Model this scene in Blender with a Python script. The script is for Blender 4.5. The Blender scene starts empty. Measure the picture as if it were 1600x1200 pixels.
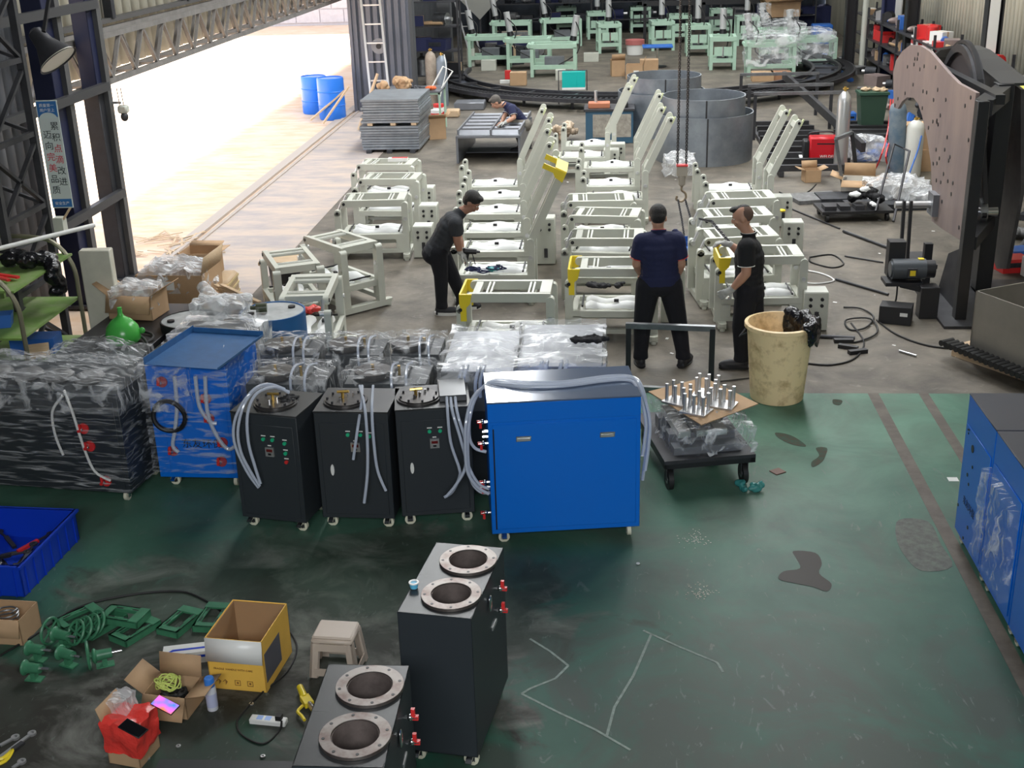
import bpy, bmesh, math, random
from mathutils import Vector as V, Matrix as Mx, noise
R = random.Random(7)
col = bpy.context.scene.collection
sc = bpy.context.scene
PI = math.pi
rad = math.radians
# ---------------------------------------------------------------- camera
F = 1917.0; CX = 800.0; CY = 600.0; CAMZ = 4.4
_y = V((160, -755, F)).normalized()
_z = -V((150, 4900, F)); _z = (_z - _z.dot(_y)*_y).normalized()
_x = _y.cross(_z)
_M = Mx((_x, _y, _z))
cam_d = bpy.data.cameras.new('camera'); cam = bpy.data.objects.new('camera', cam_d); col.objects.link(cam)
cam_d.sensor_width = 36; cam_d.lens = 36*F/1600; cam_d.clip_end = 400
_c = Mx((( _M[0][0], -_M[0][1], -_M[0][2]), (_M[1][0], -_M[1][1], -_M[1][2]), (_M[2][0], -_M[2][1], -_M[2][2])))
cam.matrix_world = Mx.Translation((0, 0, CAMZ)) @ _c.to_4x4()
sc.camera = cam
# ---------------------------------------------------------------- world, sun, large lights, exposure
w = bpy.data.worlds.new('sky'); sc.world = w; w.use_nodes = True
nt = w.node_tree; nt.nodes.clear()
wo = nt.nodes.new('ShaderNodeOutputWorld'); bg = nt.nodes.new('ShaderNodeBackground')
bg.inputs[0].default_value = (0.80, 0.86, 1.0, 1); bg.inputs[1].default_value = 2.6
nt.links.new(bg.outputs[0], wo.inputs[0])
sd = bpy.data.lights.new('sun', 'SUN'); sd.energy = 30.0; sd.angle = rad(6.0); sd.color = (1, .95, .88)
so = bpy.data.objects.new('sun', sd); col.objects.link(so)
so.rotation_euler = V((0.13, 0.42, 0.90)).to_track_quat('Z', 'Y').to_euler()
def area(name, loc, sx, sy, power, color=(1, 1, 1), target=None):
    d = bpy.data.lights.new(name, 'AREA'); d.shape = 'RECTANGLE'; d.size = sx; d.size_y = sy; d.energy = power; d.color = color
    o = bpy.data.objects.new(name, d); col.objects.link(o); o.location = loc
    if target is not None:
        o.rotation_euler = (V(loc) - V(target)).to_track_quat('Z', 'Y').to_euler()
    return o
# daylight through the roof's translucent strips (one lamp under each strip)
for (sx_, y0_, y1_, pw_) in [(-2.5, 12.5, 19, 520), (3.0, 12.5, 19, 520), (-2.5, 21, 29, 620), (3.0, 21, 29, 620), (-2.5, 31, 40, 480), (3.0, 31, 40, 480)]:
    area('skylight_lamp', (sx_, (y0_+y1_)/2, 7.7), 1.4, y1_-y0_, pw_, (.97, .99, 1))
area('front_fill', (0, -1.6, 5.3), 5.0, 1.6, 520, (.95, .98, 1), (0, 10, .9))  # added fill light behind the camera, brightens the cabinet fronts
sc.view_settings.view_transform = 'Standard'; sc.view_settings.look = 'None'
sc.view_settings.exposure = 0.0; sc.view_settings.gamma = 1.0; sc.view_settings.use_curve_mapping = False
# ---------------------------------------------------------------- helpers
def ray(px, py): return _M @ V((px-CX, py-CY, F))
O = V((0, 0, CAMZ))
def P(px, py, z=0.0): d = ray(px, py); return O + d*((z-CAMZ)/d.z)
def PX(px, py, x): d = ray(px, py); return O + d*(x/d.x)
def PY(px, py, y): d = ray(px, py); return O + d*(y/d.y)

class MB:
    def __init__(s, M=None): s.v = []; s.f = []; s.M = M or Mx.Identity(4)
    def add(s, vs, fs):
        n = len(s.v); s.v += [tuple(s.M @ V(p)) for p in vs]; s.f += [tuple(i+n for i in f) for f in fs]; return s
    def box(s, cx, cy, cz, sx, sy, sz, rz=0, rx=0, ry=0):
        hx, hy, hz = sx/2, sy/2, sz/2
        T = Mx.Translation((cx, cy, cz))
        if rz: T = T @ Mx.Rotation(rz, 4, 'Z')
        if rx: T = T @ Mx.Rotation(rx, 4, 'X')
        if ry: T = T @ Mx.Rotation(ry, 4, 'Y')
        vs = [T @ V(p) for p in ((-hx,-hy,-hz),(hx,-hy,-hz),(hx,hy,-hz),(-hx,hy,-hz),(-hx,-hy,hz),(hx,-hy,hz),(hx,hy,hz),(-hx,hy,hz))]
        return s.add(vs, [(0,3,2,1),(4,5,6,7),(0,1,5,4),(1,2,6,5),(2,3,7,6),(3,0,4,7)])
    def b2(s, a, b):
        return s.box((a[0]+b[0])/2, (a[1]+b[1])/2, (a[2]+b[2])/2, abs(b[0]-a[0]), abs(b[1]-a[1]), abs(b[2]-a[2]))
    def bar(s, p, q, w, h=None, up=(0,0,1)):
        p = V(p); q = V(q); h = h or w; d = (q-p)
        if d.length < 1e-6: return s
        dn = d.normalized(); u = V(up)
        if abs(dn.dot(u)) > .98: u = V((0,1,0)) if abs(dn.y) < .9 else V((1,0,0))
        a = dn.cross(u).normalized()*w/2; b = a.normalized().cross(dn).normalized()*h/2
        vs = [p-a-b, p+a-b, p+a+b, p-a+b, q-a-b, q+a-b, q+a+b, q-a+b]
        return s.add(vs, [(0,3,2,1),(4,5,6,7),(0,1,5,4),(1,2,6,5),(2,3,7,6),(3,0,4,7)])
    def cyl(s, p, q, r, r2=None, n=12, caps=True):
        p = V(p); q = V(q); r2 = r if r2 is None else r2; d = (q-p).normalized()
        u = V((0,0,1)) if abs(d.z) < .9 else V((1,0,0))
        a = d.cross(u).normalized(); b = a.cross(d)
        vs = [p + (a*math.cos(2*PI*i/n) + b*math.sin(2*PI*i/n))*r for i in range(n)] + [q + (a*math.cos(2*PI*i/n) + b*math.sin(2*PI*i/n))*r2 for i in range(n)]
        fs = [(i+n, (i+1)%n+n, (i+1)%n, i) for i in range(n)]
        if caps: fs += [tuple(range(n)), tuple(reversed(range(n, 2*n)))]
        return s.add(vs, fs)
    def lathe(s, prof, n=20, c=(0,0,0), ax='z'):
        vs = []; fs = []; m = len(prof)
        for i in range(n):
            t = 2*PI*i/n; ct, st = math.cos(t), math.sin(t)
            for (r, z) in prof:
                if ax == 'z': p = (r*ct, r*st, z)
                elif ax == 'x': p = (z, r*ct, r*st)
                else: p = (r*st, z, r*ct)
                vs.append((c[0]+p[0], c[1]+p[1], c[2]+p[2]))
        for i in range(n):
            j = (i+1) % n
            for k in range(m-1): fs.append((i*m+k, j*m+k, j*m+k+1, i*m+k+1))
        return s.add(vs, fs)
    def ring(s, c, ro, ri, h, n=24, ax='z'):
        return s.lathe([(ri,-h/2),(ro,-h/2),(ro,h/2),(ri,h/2),(ri,-h/2)], n, c, ax)
    def disc(s, c, r, h, n=16, ax='z'):
        return s.lathe([(0.0001,-h/2),(r,-h/2),(r,h/2),(0.0001,h/2)], n, c, ax)
    def tube(s, pts, r, n=6, sub=4, closed=False):
        pts = [V(p) for p in pts]; Q = []
        if sub > 1 and len(pts) > 2:
            L = len(pts)
            for i in range(L if closed else L-1):
                g = lambda k: pts[k % L] if closed else pts[max(0, min(L-1, k))]
                a, b, c, d = g(i-1), g(i), g(i+1), g(i+2)
                for k in range(sub):
                    t = k/sub
                    Q.append(.5*((2*b)+(c-a)*t+(2*a-5*b+4*c-d)*t*t+(3*b-a-3*c+d)*t**3))
            if not closed: Q.append(pts[-1])
        else: Q = pts
        vs = []; fs = []; m = len(Q); pa = None
        for i, p in enumerate(Q):
            d = ((Q[(i+1) % m] if (closed or i+1 < m) else p) - (Q[i-1] if (closed or i > 0) else p))
            if d.length < 1e-9: d = V((0,0,1))
            d.normalize()
            if pa is None:
                u = V((0,0,1)) if abs(d.z) < .9 else V((1,0,0)); pa = d.cross(u).normalized()
            pa = (pa - d*pa.dot(d))
            if pa.length < 1e-6: pa = d.orthogonal()
            pa.normalize(); b = pa.cross(d)
            rr = r[min(i*len(r)//m, len(r)-1)] if isinstance(r, (list, tuple)) else r
            vs += [p + (pa*math.cos(2*PI*k/n)+b*math.sin(2*PI*k/n))*rr for k in range(n)]
        for i in range(m if closed else m-1):
            j = (i+1) % m
            for k in range(n): fs.append((i*n+k, i*n+(k+1)%n, j*n+(k+1)%n, j*n+k))
        if not closed: fs += [tuple(reversed(range(n))), tuple(range((m-1)*n, m*n))]
        return s.add(vs, fs)
    def prism(s, poly, a, b, ax='y'):
        n = len(poly)
        def mk(u, v, t): return {'y': (u, t, v), 'x': (t, u, v), 'z': (u, v, t)}[ax]
        vs = [mk(u, v, a) for u, v in poly] + [mk(u, v, b) for u, v in poly]
        fs = [tuple(range(n)), tuple(reversed(range(n, 2*n)))] + [(i, i+n, (i+1)%n+n, (i+1)%n) for i in range(n)]
        return s.add(vs, fs)
    def ell(s, c, r, n=10, m=7, rz=0, rx=0, ry=0):
        T = Mx.Translation(c) @ Mx.Rotation(rz,4,'Z') @ Mx.Rotation(ry,4,'Y') @ Mx.Rotation(rx,4,'X') @ Mx.Diagonal((r[0],r[1],r[2],1))
        vs = [T @ V((0,0,-1))]; fs = []
        for j in range(1, m):
            t = PI*j/m - PI/2
            for i in range(n):
                a = 2*PI*i/n; vs.append(T @ V((math.cos(t)*math.cos(a), math.cos(t)*math.sin(a), math.sin(t))))
        vs.append(T @ V((0,0,1)))
        for i in range(n):
            fs.append((0, 1+(i+1)%n, 1+i))
            for j in range(m-2): fs.append((1+j*n+i, 1+j*n+(i+1)%n, 1+(j+1)*n+(i+1)%n, 1+(j+1)*n+i))
            fs.append((1+(m-2)*n+i, 1+(m-2)*n+(i+1)%n, len(vs)-1))
        return s.add(vs, fs)
    def build(s, name, mat, parent=None, bevel=0, kind=None, label=None, thick=0, loc=None, rz=0):
        me = bpy.data.meshes.new(name); me.from_pydata(s.v, [], s.f)
        bm = bmesh.new(); bm.from_mesh(me); bmesh.ops.recalc_face_normals(bm, faces=bm.faces); bm.to_mesh(me); bm.free()
        me.materials.append(mat)
        me.polygons.foreach_set('use_smooth', [True]*len(me.polygons)); me.set_sharp_from_angle(angle=rad(38))
        o = bpy.data.objects.new(name, me); col.objects.link(o)
        if parent: o.parent = parent
        if loc is not None: o.location = loc
        if rz: o.rotation_euler.z = rz
        if bevel:
            m = o.modifiers.new('edge', 'BEVEL'); m.width = bevel; m.segments = 1; m.limit_method = 'ANGLE'; m.angle_limit = rad(50)
        if thick:
            m = o.modifiers.new('sheet', 'SOLIDIFY'); m.thickness = thick
        if kind: o['kind'] = kind
        if label: o['label'] = label
        return o
def tag(o, label, cat, group=None, kind=None):
    o['label'] = label; o['category'] = cat
    if group: o['group'] = group
    if kind: o['kind'] = kind
    return o
def thing(name, label, cat, loc=(0,0,0), rz=0, group=None):
    o = bpy.data.objects.new(name, None); col.objects.link(o); o.location = loc; o.rotation_euler = (0, 0, rz)
    o.empty_display_size = .1
    return tag(o, label, cat, group)
_kids = {}
def kids(o): return [c for c in bpy.data.objects if c.parent == o]
def tree(o): return (o, [tree(c) for c in kids(o)])
def _dup(t, par, omit):
    if t[0].name.split('.')[0] in omit: return None
    c = t[0].copy(); col.objects.link(c); c.parent = par
    for k in t[1]: _dup(k, c, omit)
    return c
def dup(t, loc, rz=0, label=None, group=None, omit=()):
    c = _dup(t, None, omit); c.location = loc; c.rotation_euler = (0, 0, rz)
    if label: c['label'] = label
    if group: c['group'] = group
    return c
# ---------------------------------------------------------------- materials
def mat(name, c, rough=.6, metal=0, var=0, vs=6, bump=0, bs=40, c2=None, mixs=3, mixa=.5, coat=0, alpha=1, spec=.5, stretch=None, emit=0):
    m = bpy.data.materials.new(name); m.use_nodes = True; t = m.node_tree; b = t.nodes['Principled BSDF']
    b.inputs['Base Color'].default_value = (*c, 1); b.inputs['Roughness'].default_value = rough; b.inputs['Metallic'].default_value = metal
    b.inputs['Specular IOR Level'].default_value = spec; b.inputs['Coat Weight'].default_value = coat
    if emit: b.inputs['Emission Color'].default_value = (*c, 1); b.inputs['Emission Strength'].default_value = emit
    if alpha < 1: b.inputs['Alpha'].default_value = alpha
    if var or bump or c2:
        tc = t.nodes.new('ShaderNodeTexCoord'); mp = t.nodes.new('ShaderNodeMapping'); t.links.new(tc.outputs['Object'], mp.inputs[0])
        if stretch: mp.inputs['Scale'].default_value = stretch
    if var or c2:
        n = t.nodes.new('ShaderNodeTexNoise'); n.inputs['Scale'].default_value = mixs if c2 else vs; n.inputs['Detail'].default_value = 6; n.inputs['Roughness'].default_value = .65
        t.links.new(mp.outputs[0], n.inputs[0])
        r = t.nodes.new('ShaderNodeValToRGB'); t.links.new(n.outputs[0], r.inputs[0])
        if c2:
            r.color_ramp.elements[0].position = max(0, mixa-.12); r.color_ramp.elements[1].position = min(1, mixa+.12)
            r.color_ramp.elements[0].color = (*c, 1); r.color_ramp.elements[1].color = (*c2, 1)
        else:
            r.color_ramp.elements[0].position = .3; r.color_ramp.elements[1].position = .7
            r.color_ramp.elements[0].color = (*[max(0, x*(1-var)) for x in c], 1); r.color_ramp.elements[1].color = (*[min(1, x*(1+var)) for x in c], 1)
        t.links.new(r.outputs[0], b.inputs['Base Color'])
    if bump:
        n2 = t.nodes.new('ShaderNodeTexNoise'); n2.inputs['Scale'].default_value = bs; n2.inputs['Detail'].default_value = 4
        t.links.new(mp.outputs[0], n2.inputs[0])
        bp = t.nodes.new('ShaderNodeBump'); bp.inputs['Strength'].default_value = bump; bp.inputs['Distance'].default_value = .02
        t.links.new(n2.outputs[0], bp.inputs['Height']); t.links.new(bp.outputs[0], b.inputs['Normal'])
    return m
def film_mat(name, scale=(3, 14, 3), lo=.10, hi=.75, tint=(.93, .95, .97), rot=.5, pos=.66):
    m = bpy.data.materials.new(name); m.use_nodes = True; t = m.node_tree; b = t.nodes['Principled BSDF']; out = t.nodes['Material Output']
    b.inputs['Base Color'].default_value = (*tint, 1); b.inputs['Roughness'].default_value = .16; b.inputs['Specular IOR Level'].default_value = .8
    tc = t.nodes.new('ShaderNodeTexCoord'); mp = t.nodes.new('ShaderNodeMapping'); mp.inputs['Scale'].default_value = scale; mp.inputs['Rotation'].default_value = (rot, .3, rot)
    t.links.new(tc.outputs['Object'], mp.inputs[0])
    n = t.nodes.new('ShaderNodeTexNoise'); n.inputs['Scale'].default_value = 2.2; n.inputs['Detail'].default_value = 5; n.inputs['Distortion'].default_value = .8
    t.links.new(mp.outputs[0], n.inputs[0])
    r = t.nodes.new('ShaderNodeValToRGB'); r.color_ramp.elements[0].position = .50; r.color_ramp.elements[1].position = pos
    r.color_ramp.elements[0].color = (lo,)*3+(1,); r.color_ramp.elements[1].color = (hi,)*3+(1,)  # opaque white streaks paint highlights into the otherwise clear film
    t.links.new(n.outputs[0], r.inputs[0])
    bp = t.nodes.new('ShaderNodeBump'); bp.inputs['Strength'].default_value = .9; bp.inputs['Distance'].default_value = .03
    t.links.new(n.outputs[0], bp.inputs['Height']); t.links.new(bp.outputs[0], b.inputs['Normal'])
    tr = t.nodes.new('ShaderNodeBsdfTransparent'); mx = t.nodes.new('ShaderNodeMixShader')
    t.links.new(r.outputs[0], mx.inputs[0]); t.links.new(tr.outputs[0], mx.inputs[1]); t.links.new(b.outputs[0], mx.inputs[2]); t.links.new(mx.outputs[0], out.inputs[0])
    return m
G = {}
G['film'] = film_mat('clear_film', lo=.05, hi=.55)
G['film_light'] = film_mat('thin_film', scale=(2, 5, 12), lo=.015, hi=.30, rot=.25)
G['aircyl'] = mat('brushed_cylinder', (.55,.56,.56), .35, .25)
G['film_dark'] = film_mat('stretch_film', scale=(1.5, 3, 16), lo=.0, hi=.42, rot=.15, pos=.74)
G['film_milky'] = film_mat('milky_film', lo=.30, hi=.9)
G['cream'] = mat('cream_paint', (.54, .55, .48), .42, var=.05, vs=3)
G['cream2'] = mat('cream_paint_light', (.62, .63, .57), .4)
G['mint'] = mat('mint_paint', (.42, .60, .47), .45, var=.06)
G['foam'] = mat('white_foam', (.83, .84, .83), .6, bump=.3, bs=9)
G['yellow'] = mat('yellow_paint', (.85, .65, .03), .35)
G['black'] = mat('black_plastic', (.012, .012, .014), .4)
G['cab'] = mat('charcoal_powder_coat', (.027, .033, .039), .45, bump=.05, bs=400)
G['cabtop'] = mat('charcoal_top', (.030, .032, .034), .35, bump=.05, bs=400)
G['blue'] = mat('blue_powder_coat', (.001, .150, .66), .30, spec=.5)
G['bluetop'] = mat('blue_tray', (.03, .12, .30), .42, var=.15, vs=9)
G['steel'] = mat('raw_steel', (.30, .31, .32), .35, .9, var=.25, vs=5)
G['flange'] = mat('machined_flange', (.23, .21, .195), .42, .8, c2=(.13, .09, .08), mixs=8, mixa=.56)
G['darksteel'] = mat('dark_steel', (.055, .055, .06), .5, .5, var=.3, vs=4)
G['darkpaint'] = mat('black_paint_steel', (.016, .016, .018), .42)
G['chrome'] = mat('chrome', (.75, .75, .76), .18, 1)
G['alu'] = mat('aluminium', (.62, .62, .62), .35, .8)
G['brass'] = mat('brass', (.70, .45, .12), .3, .9)
G['hose'] = mat('clear_hose', (.60, .66, .78), .15, alpha=.75, spec=.9)
G['hosew'] = mat('white_hose', (.70, .70, .68), .35)
G['white'] = mat('white_plastic', (.80, .80, .77), .35)
G['red'] = mat('red_plastic', (.62, .03, .03), .35)
G['film_streak'] = film_mat('streaked_film', scale=(1.2, 4.2, 2), lo=.10, hi=.72, rot=.9)
G['galvdark'] = mat('dark_galvanised', (.10,.105,.11), .3, .4)
G['tomato'] = mat('red_film', (.72, .05, .04), .25, bump=.6, bs=18)
G['green_btn'] = mat('green_button', (.02, .45, .22), .3)
G['card'] = mat('cardboard', (.46, .30, .17), .8, var=.08, vs=4)
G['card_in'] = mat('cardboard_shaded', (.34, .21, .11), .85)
G['cardy'] = mat('yellow_carton', (.80, .48, .08), .6, var=.06)
G['wood'] = mat('pale_wood', (.52, .38, .24), .7, var=.2, vs=5, stretch=(1, 12, 12))
G['skin'] = mat('skin', (.50, .27, .18), .5)
G['skind'] = mat('skin_tanned', (.36, .18, .12), .5)
G['hair'] = mat('black_hair', (.012, .010, .009), .55, bump=.6, bs=160)
G['navy'] = mat('navy_cloth', (.013, .017, .062), .85, bump=.35, bs=22)
G['blackcloth'] = mat('black_cloth', (.010, .010, .012), .85, bump=.3, bs=22)
G['greycloth'] = mat('charcoal_cloth', (.030, .033, .038), .85, bump=.35, bs=22)
G['trouser'] = mat('dark_trousers', (.008, .008, .012), .9, bump=.35, bs=16)
G['khaki'] = mat('grey_trousers', (.16, .145, .12), .85, bump=.3, bs=18)
G['glove'] = mat('grey_glove', (.42, .42, .40), .8, bump=.3, bs=60)
G['shoe'] = mat('dark_shoe', (.02, .02, .024), .6)
G['pblue'] = mat('blue_crate_plastic', (.005, .045, .50), .38)
G['binblue'] = mat('blue_bin_plastic', (.03, .14, .50), .4)
G['pgreen'] = mat('green_plastic', (.07, .42, .07), .25)
G['cast'] = mat('green_cast_iron', (.05, .20, .105), .4, var=.2, vs=14)
G['shelfgreen'] = mat('green_shelf', (.16, .28, .06), .6, c2=(.24, .30, .14), mixs=5, mixa=.55)
G['rust'] = mat('purple_grey_plate', (.235, .185, .18), .55, .25, c2=(.30, .235, .215), mixs=2.2, mixa=.5, stretch=(1, 1, .35))
G['rolled'] = mat('rolled_steel', (.30, .33, .36), .42, .55, c2=(.20, .22, .25), mixs=1.6, mixa=.52)
G['rubber'] = mat('rubber', (.012, .012, .012), .6)
G['stool'] = mat('beige_plastic', (.55, .46, .38), .4)
G['binmat'] = mat('stained_bin_plastic', (.92, .70, .40), .5, c2=(.48, .31, .14), mixs=7, mixa=.60)
G['bag'] = mat('black_bag', (.008, .008, .010), .2, bump=.9, bs=16)
G['galv'] = mat('grey_sheet', (.20, .21, .23), .4, .5, var=.15, vs=3)
G['teal'] = mat('teal_case', (.0, .42, .38), .45)
G['drumblue'] = mat('blue_drum', (.02, .11, .30), .45, var=.12, vs=4)
G['screen'] = mat('dark_screen', (.004, .004, .006), .08)
G['junk'] = mat('dark_clutter', (.035, .038, .045), .55, .3, var=.5, vs=9)
G['junk2'] = mat('grey_clutter', (.16, .16, .16), .6, .2, var=.4, vs=9)
def text(body, size, M, m, parent=None, name='lettering', ext=.001, ax='CENTER', cat=None, label=None):
    cu = bpy.data.curves.new(name, 'FONT'); cu.body = body; cu.size = size; cu.align_x = ax; cu.align_y = 'CENTER'; cu.extrude = ext; cu.resolution_u = 2
    t = bpy.data.objects.new('t', cu); col.objects.link(t)
    dg = bpy.context.evaluated_depsgraph_get()
    me = bpy.data.meshes.new_from_object(t.evaluated_get(dg)); bpy.data.objects.remove(t); me.transform(M); me.materials.clear(); me.materials.append(m)
    o = bpy.data.objects.new(name, me); col.objects.link(o)
    if parent: o.parent = parent
    return o
# text on a face looking towards -y (x right, z up) / on a face looking towards +x / -x
def TY(x, y, z): return Mx.Translation((x, y, z)) @ Mx.Rotation(PI/2, 4, 'X')
def TX(x, y, z, s=1): return Mx.Translation((x, y, z)) @ Mx.Rotation(s*PI/2, 4, 'Z') @ Mx.Rotation(PI/2, 4, 'X')
def struct(o): o['kind'] = 'structure'; return o
# ================================================================ SETTING
def floor_mat():
    m = bpy.data.materials.new('concrete_floor'); m.use_nodes = True; t = m.node_tree; b = t.nodes['Principled BSDF']
    tc = t.nodes.new('ShaderNodeTexCoord')
    def nz(s, d=6, dist=0, sc_=None):
        n = t.nodes.new('ShaderNodeTexNoise'); n.inputs['Scale'].default_value = s; n.inputs['Detail'].default_value = d; n.inputs['Distortion'].default_value = dist
        n.inputs['Roughness'].default_value = .65
        if sc_:
            mp = t.nodes.new('ShaderNodeMapping'); mp.inputs['Scale'].default_value = sc_; t.links.new(tc.outputs['Object'], mp.inputs[0]); t.links.new(mp.outputs[0], n.inputs[0])
        else: t.links.new(tc.outputs['Object'], n.inputs[0])
        return n
    n1 = nz(1.5, 12, .35, (1, 1.15, 1)); r = t.nodes.new('ShaderNodeValToRGB'); t.links.new(n1.outputs[0], r.inputs[0])
    e = r.color_ramp.elements; e[0].position = .32; e[0].color = (.060, .051, .039, 1); e[1].position = .64; e[1].color = (.180, .156, .122, 1)
    n2 = nz(7, 8, .4); r2 = t.nodes.new('ShaderNodeValToRGB'); t.links.new(n2.outputs[0], r2.inputs[0])
    r2.color_ramp.elements[0].position = .60; r2.color_ramp.elements[1].position = .68
    mx = t.nodes.new('ShaderNodeMixRGB'); mx.inputs[2].default_value = (.24, .215, .18, 1); t.links.new(r.outputs[0], mx.inputs[1])
    mu = t.nodes.new('ShaderNodeMath'); mu.operation = 'MULTIPLY'; mu.inputs[1].default_value = .5; t.links.new(r2.outputs[0], mu.inputs[0]); t.links.new(mu.outputs[0], mx.inputs[0])
    t.links.new(mx.outputs[0], b.inputs['Base Color']); b.inputs['Roughness'].default_value = .6
    bp = t.nodes.new('ShaderNodeBump'); bp.inputs['Strength'].default_value = .25; bp.inputs['Distance'].default_value = .02; t.links.new(n2.outputs[0], bp.inputs['Height']); t.links.new(bp.outputs[0], b.inputs['Normal'])
    return m
def paint_mat():
    m = bpy.data.materials.new('green_epoxy'); m.use_nodes = True; t = m.node_tree; b = t.nodes['Principled BSDF']
    tc = t.nodes.new('ShaderNodeTexCoord')
    def nz(s, d=6, dist=0, off=(0,0,0), scl=(1,1,1)):
        n = t.nodes.new('ShaderNodeTexNoise'); n.inputs['Scale'].default_value = s; n.inputs['Detail'].default_value = d; n.inputs['Distortion'].default_value = dist; n.inputs['Roughness'].default_value = .62
        mp = t.nodes.new('ShaderNodeMapping'); mp.inputs['Location'].default_value = off; mp.inputs['Scale'].default_value = scl
        t.links.new(tc.outputs['Object'], mp.inputs[0]); t.links.new(mp.outputs[0], n.inputs[0]); return n
    def ramp(src, a, b_, ca, cb):
        r = t.nodes.new('ShaderNodeValToRGB'); t.links.new(src, r.inputs[0]); e = r.color_ramp.elements
        e[0].position = a; e[1].position = b_; e[0].color = ca; e[1].color = cb; return r
    def mix(f, a, c):
        x = t.nodes.new('ShaderNodeMixRGB'); t.links.new(f, x.inputs[0])
        if isinstance(a, tuple): x.inputs[1].default_value = a
        else: t.links.new(a, x.inputs[1])
        if isinstance(c, tuple): x.inputs[2].default_value = c
        else: t.links.new(c, x.inputs[2])
        return x
    def math_(op, a, b_):
        x = t.nodes.new('ShaderNodeMath'); x.operation = op
        for i, q in enumerate((a, b_)):
            if isinstance(q, (int, float)): x.inputs[i].default_value = q
            else: t.links.new(q, x.inputs[i])
        return x
    base = ramp(nz(.7, 5, .4).outputs[0], .35, .7, (.013, .070, .046, 1), (.030, .110, .074, 1))
    # worn, trodden area: a real worn patch of the paint around the packing spot
    def blob(cx, cy, rx, ry):
        mp = t.nodes.new('ShaderNodeMapping'); mp.inputs['Location'].default_value = (-cx/rx, -cy/ry, 0); mp.inputs['Scale'].default_value = (1/rx, 1/ry, 0)
        t.links.new(tc.outputs['Object'], mp.inputs[0]); g = t.nodes.new('ShaderNodeTexGradient'); g.gradient_type = 'SPHERICAL'; t.links.new(mp.outputs[0], g.inputs[0]); return g.outputs[0]
    area_ = math_('MAXIMUM', blob(-1.9, 6.9, 2.6, 2.1), blob(-3.6, 5.6, 1.6, 1.3))
    gm = math_('ADD', math_('MULTIPLY', area_.outputs[0], .55).outputs[0], math_('MULTIPLY', nz(1.6, 8, .9, (3,1,0)).outputs[0], .75).outputs[0])
    grime = ramp(gm.outputs[0], .54, .62, (0,0,0,1), (1,1,1,1))
    gcol = ramp(nz(1.6, 12, .9, (9,2,0), (1,1.3,1)).outputs[0], .46, .68, (.026, .024, .019, 1), (.200, .200, .180, 1))
    c1 = mix(grime.outputs[0], base.outputs[0], gcol.outputs[0])
    sm = ramp(nz(1.2, 12, .7, (5,5,0)).outputs[0], .44, .60, (.1,.1,.1,1), (1,1,1,1))
    yr = t.nodes.new('ShaderNodeSeparateXYZ'); t.links.new(tc.outputs['Object'], yr.inputs[0])
    c2 = mix(math_('MULTIPLY', sm.outputs[0], .80).outputs[0], c1.outputs[0], (.042, .050, .040, 1))
    # pale dust with skylight brightness painted in, growing towards the far edge
    my = t.nodes.new('ShaderNodeMapRange'); my.inputs['From Min'].default_value = 6.2; my.inputs['From Max'].default_value = 10.2; t.links.new(yr.outputs[1], my.inputs['Value'])
    skylit_dust = math_('MULTIPLY', my.outputs[0], ramp(nz(1.3, 12, .5, (1,7,0)).outputs[0], .34, .64, (.35,)*3+(1,), (1,)*3+(1,)).outputs[0])
    c3 = mix(math_('MULTIPLY', skylit_dust.outputs[0], .75).outputs[0], c2.outputs[0], (.150, .300, .215, 1))
    sc_ = ramp(nz(9, 4, 2.5, (2,8,0), (1,.35,1)).outputs[0], .64, .70, (0,0,0,1), (.5,.5,.5,1))
    c4 = mix(sc_.outputs[0], c3.outputs[0], (.14, .17, .15, 1))
    t.links.new(c4.outputs[0], b.inputs['Base Color'])
    rr = ramp(grime.outputs[0], 0, 1, (.46,)*3+(1,), (.60,)*3+(1,)); t.links.new(rr.outputs[0], b.inputs['Roughness']); b.inputs['Specular IOR Level'].default_value = .25
    bp = t.nodes.new('ShaderNodeBump'); bp.inputs['Strength'].default_value = .12; bp.inputs['Distance'].default_value = .01; t.links.new(gcol.outputs[0], bp.inputs['Height']); t.links.new(bp.outputs[0], b.inputs['Normal'])
    return m
def corr_mat(name, c):
    return mat(name, c, .55, 0, var=.18, vs=2, stretch=(1, 1, .15))
M_clad = corr_mat('cream_cladding', (.56, .54, .44)); M_cladd = corr_mat('grey_cladding', (.14, .15, .17))
M_out = mat('yard_concrete', (.62, .42, .27), .9, c2=(.68, .53, .41), mixs=1.4, mixa=.5, bump=.2, bs=5, stretch=(1, 2.5, 1))
M_thr = mat('doorlit_concrete', (.52, .42, .34), .85, c2=(.36, .32, .31), mixs=1.1, mixa=.5, stretch=(1, 2.5, 1), bump=.2, bs=6)  # dusty sand tone, with the doorway's pinkish glow painted into the colour
LX = -5.95; RX = 7.6; BY = 47.0
struct(MB().b2((LX, -4, -.2), (RX+.3, BY, 0)).build('floor', floor_mat()))
struct(MB().b2((LX, -3, 0), (RX, 10.97, .004)).build('floor', paint_mat()))
M_ln = mat('worn_line', (.085, .070, .055), .7, c2=(.13, .11, .09), mixs=5)
for k, (x0, x1) in enumerate([(2.39, 2.49), (2.86, 2.95)]):
    struct(MB().b2((x0, 2, .004), (x1, 10.97, .0055)).build('trim_%d' % (k+1), M_ln))
struct(MB().b2((-70, -4, -.25), (LX, 90, -.02)).build('ground', M_out))
struct(MB().b2((LX-.02, 13.5, 0), (LX+1.5, 29.5, .003)).build('floor', M_thr))
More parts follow.
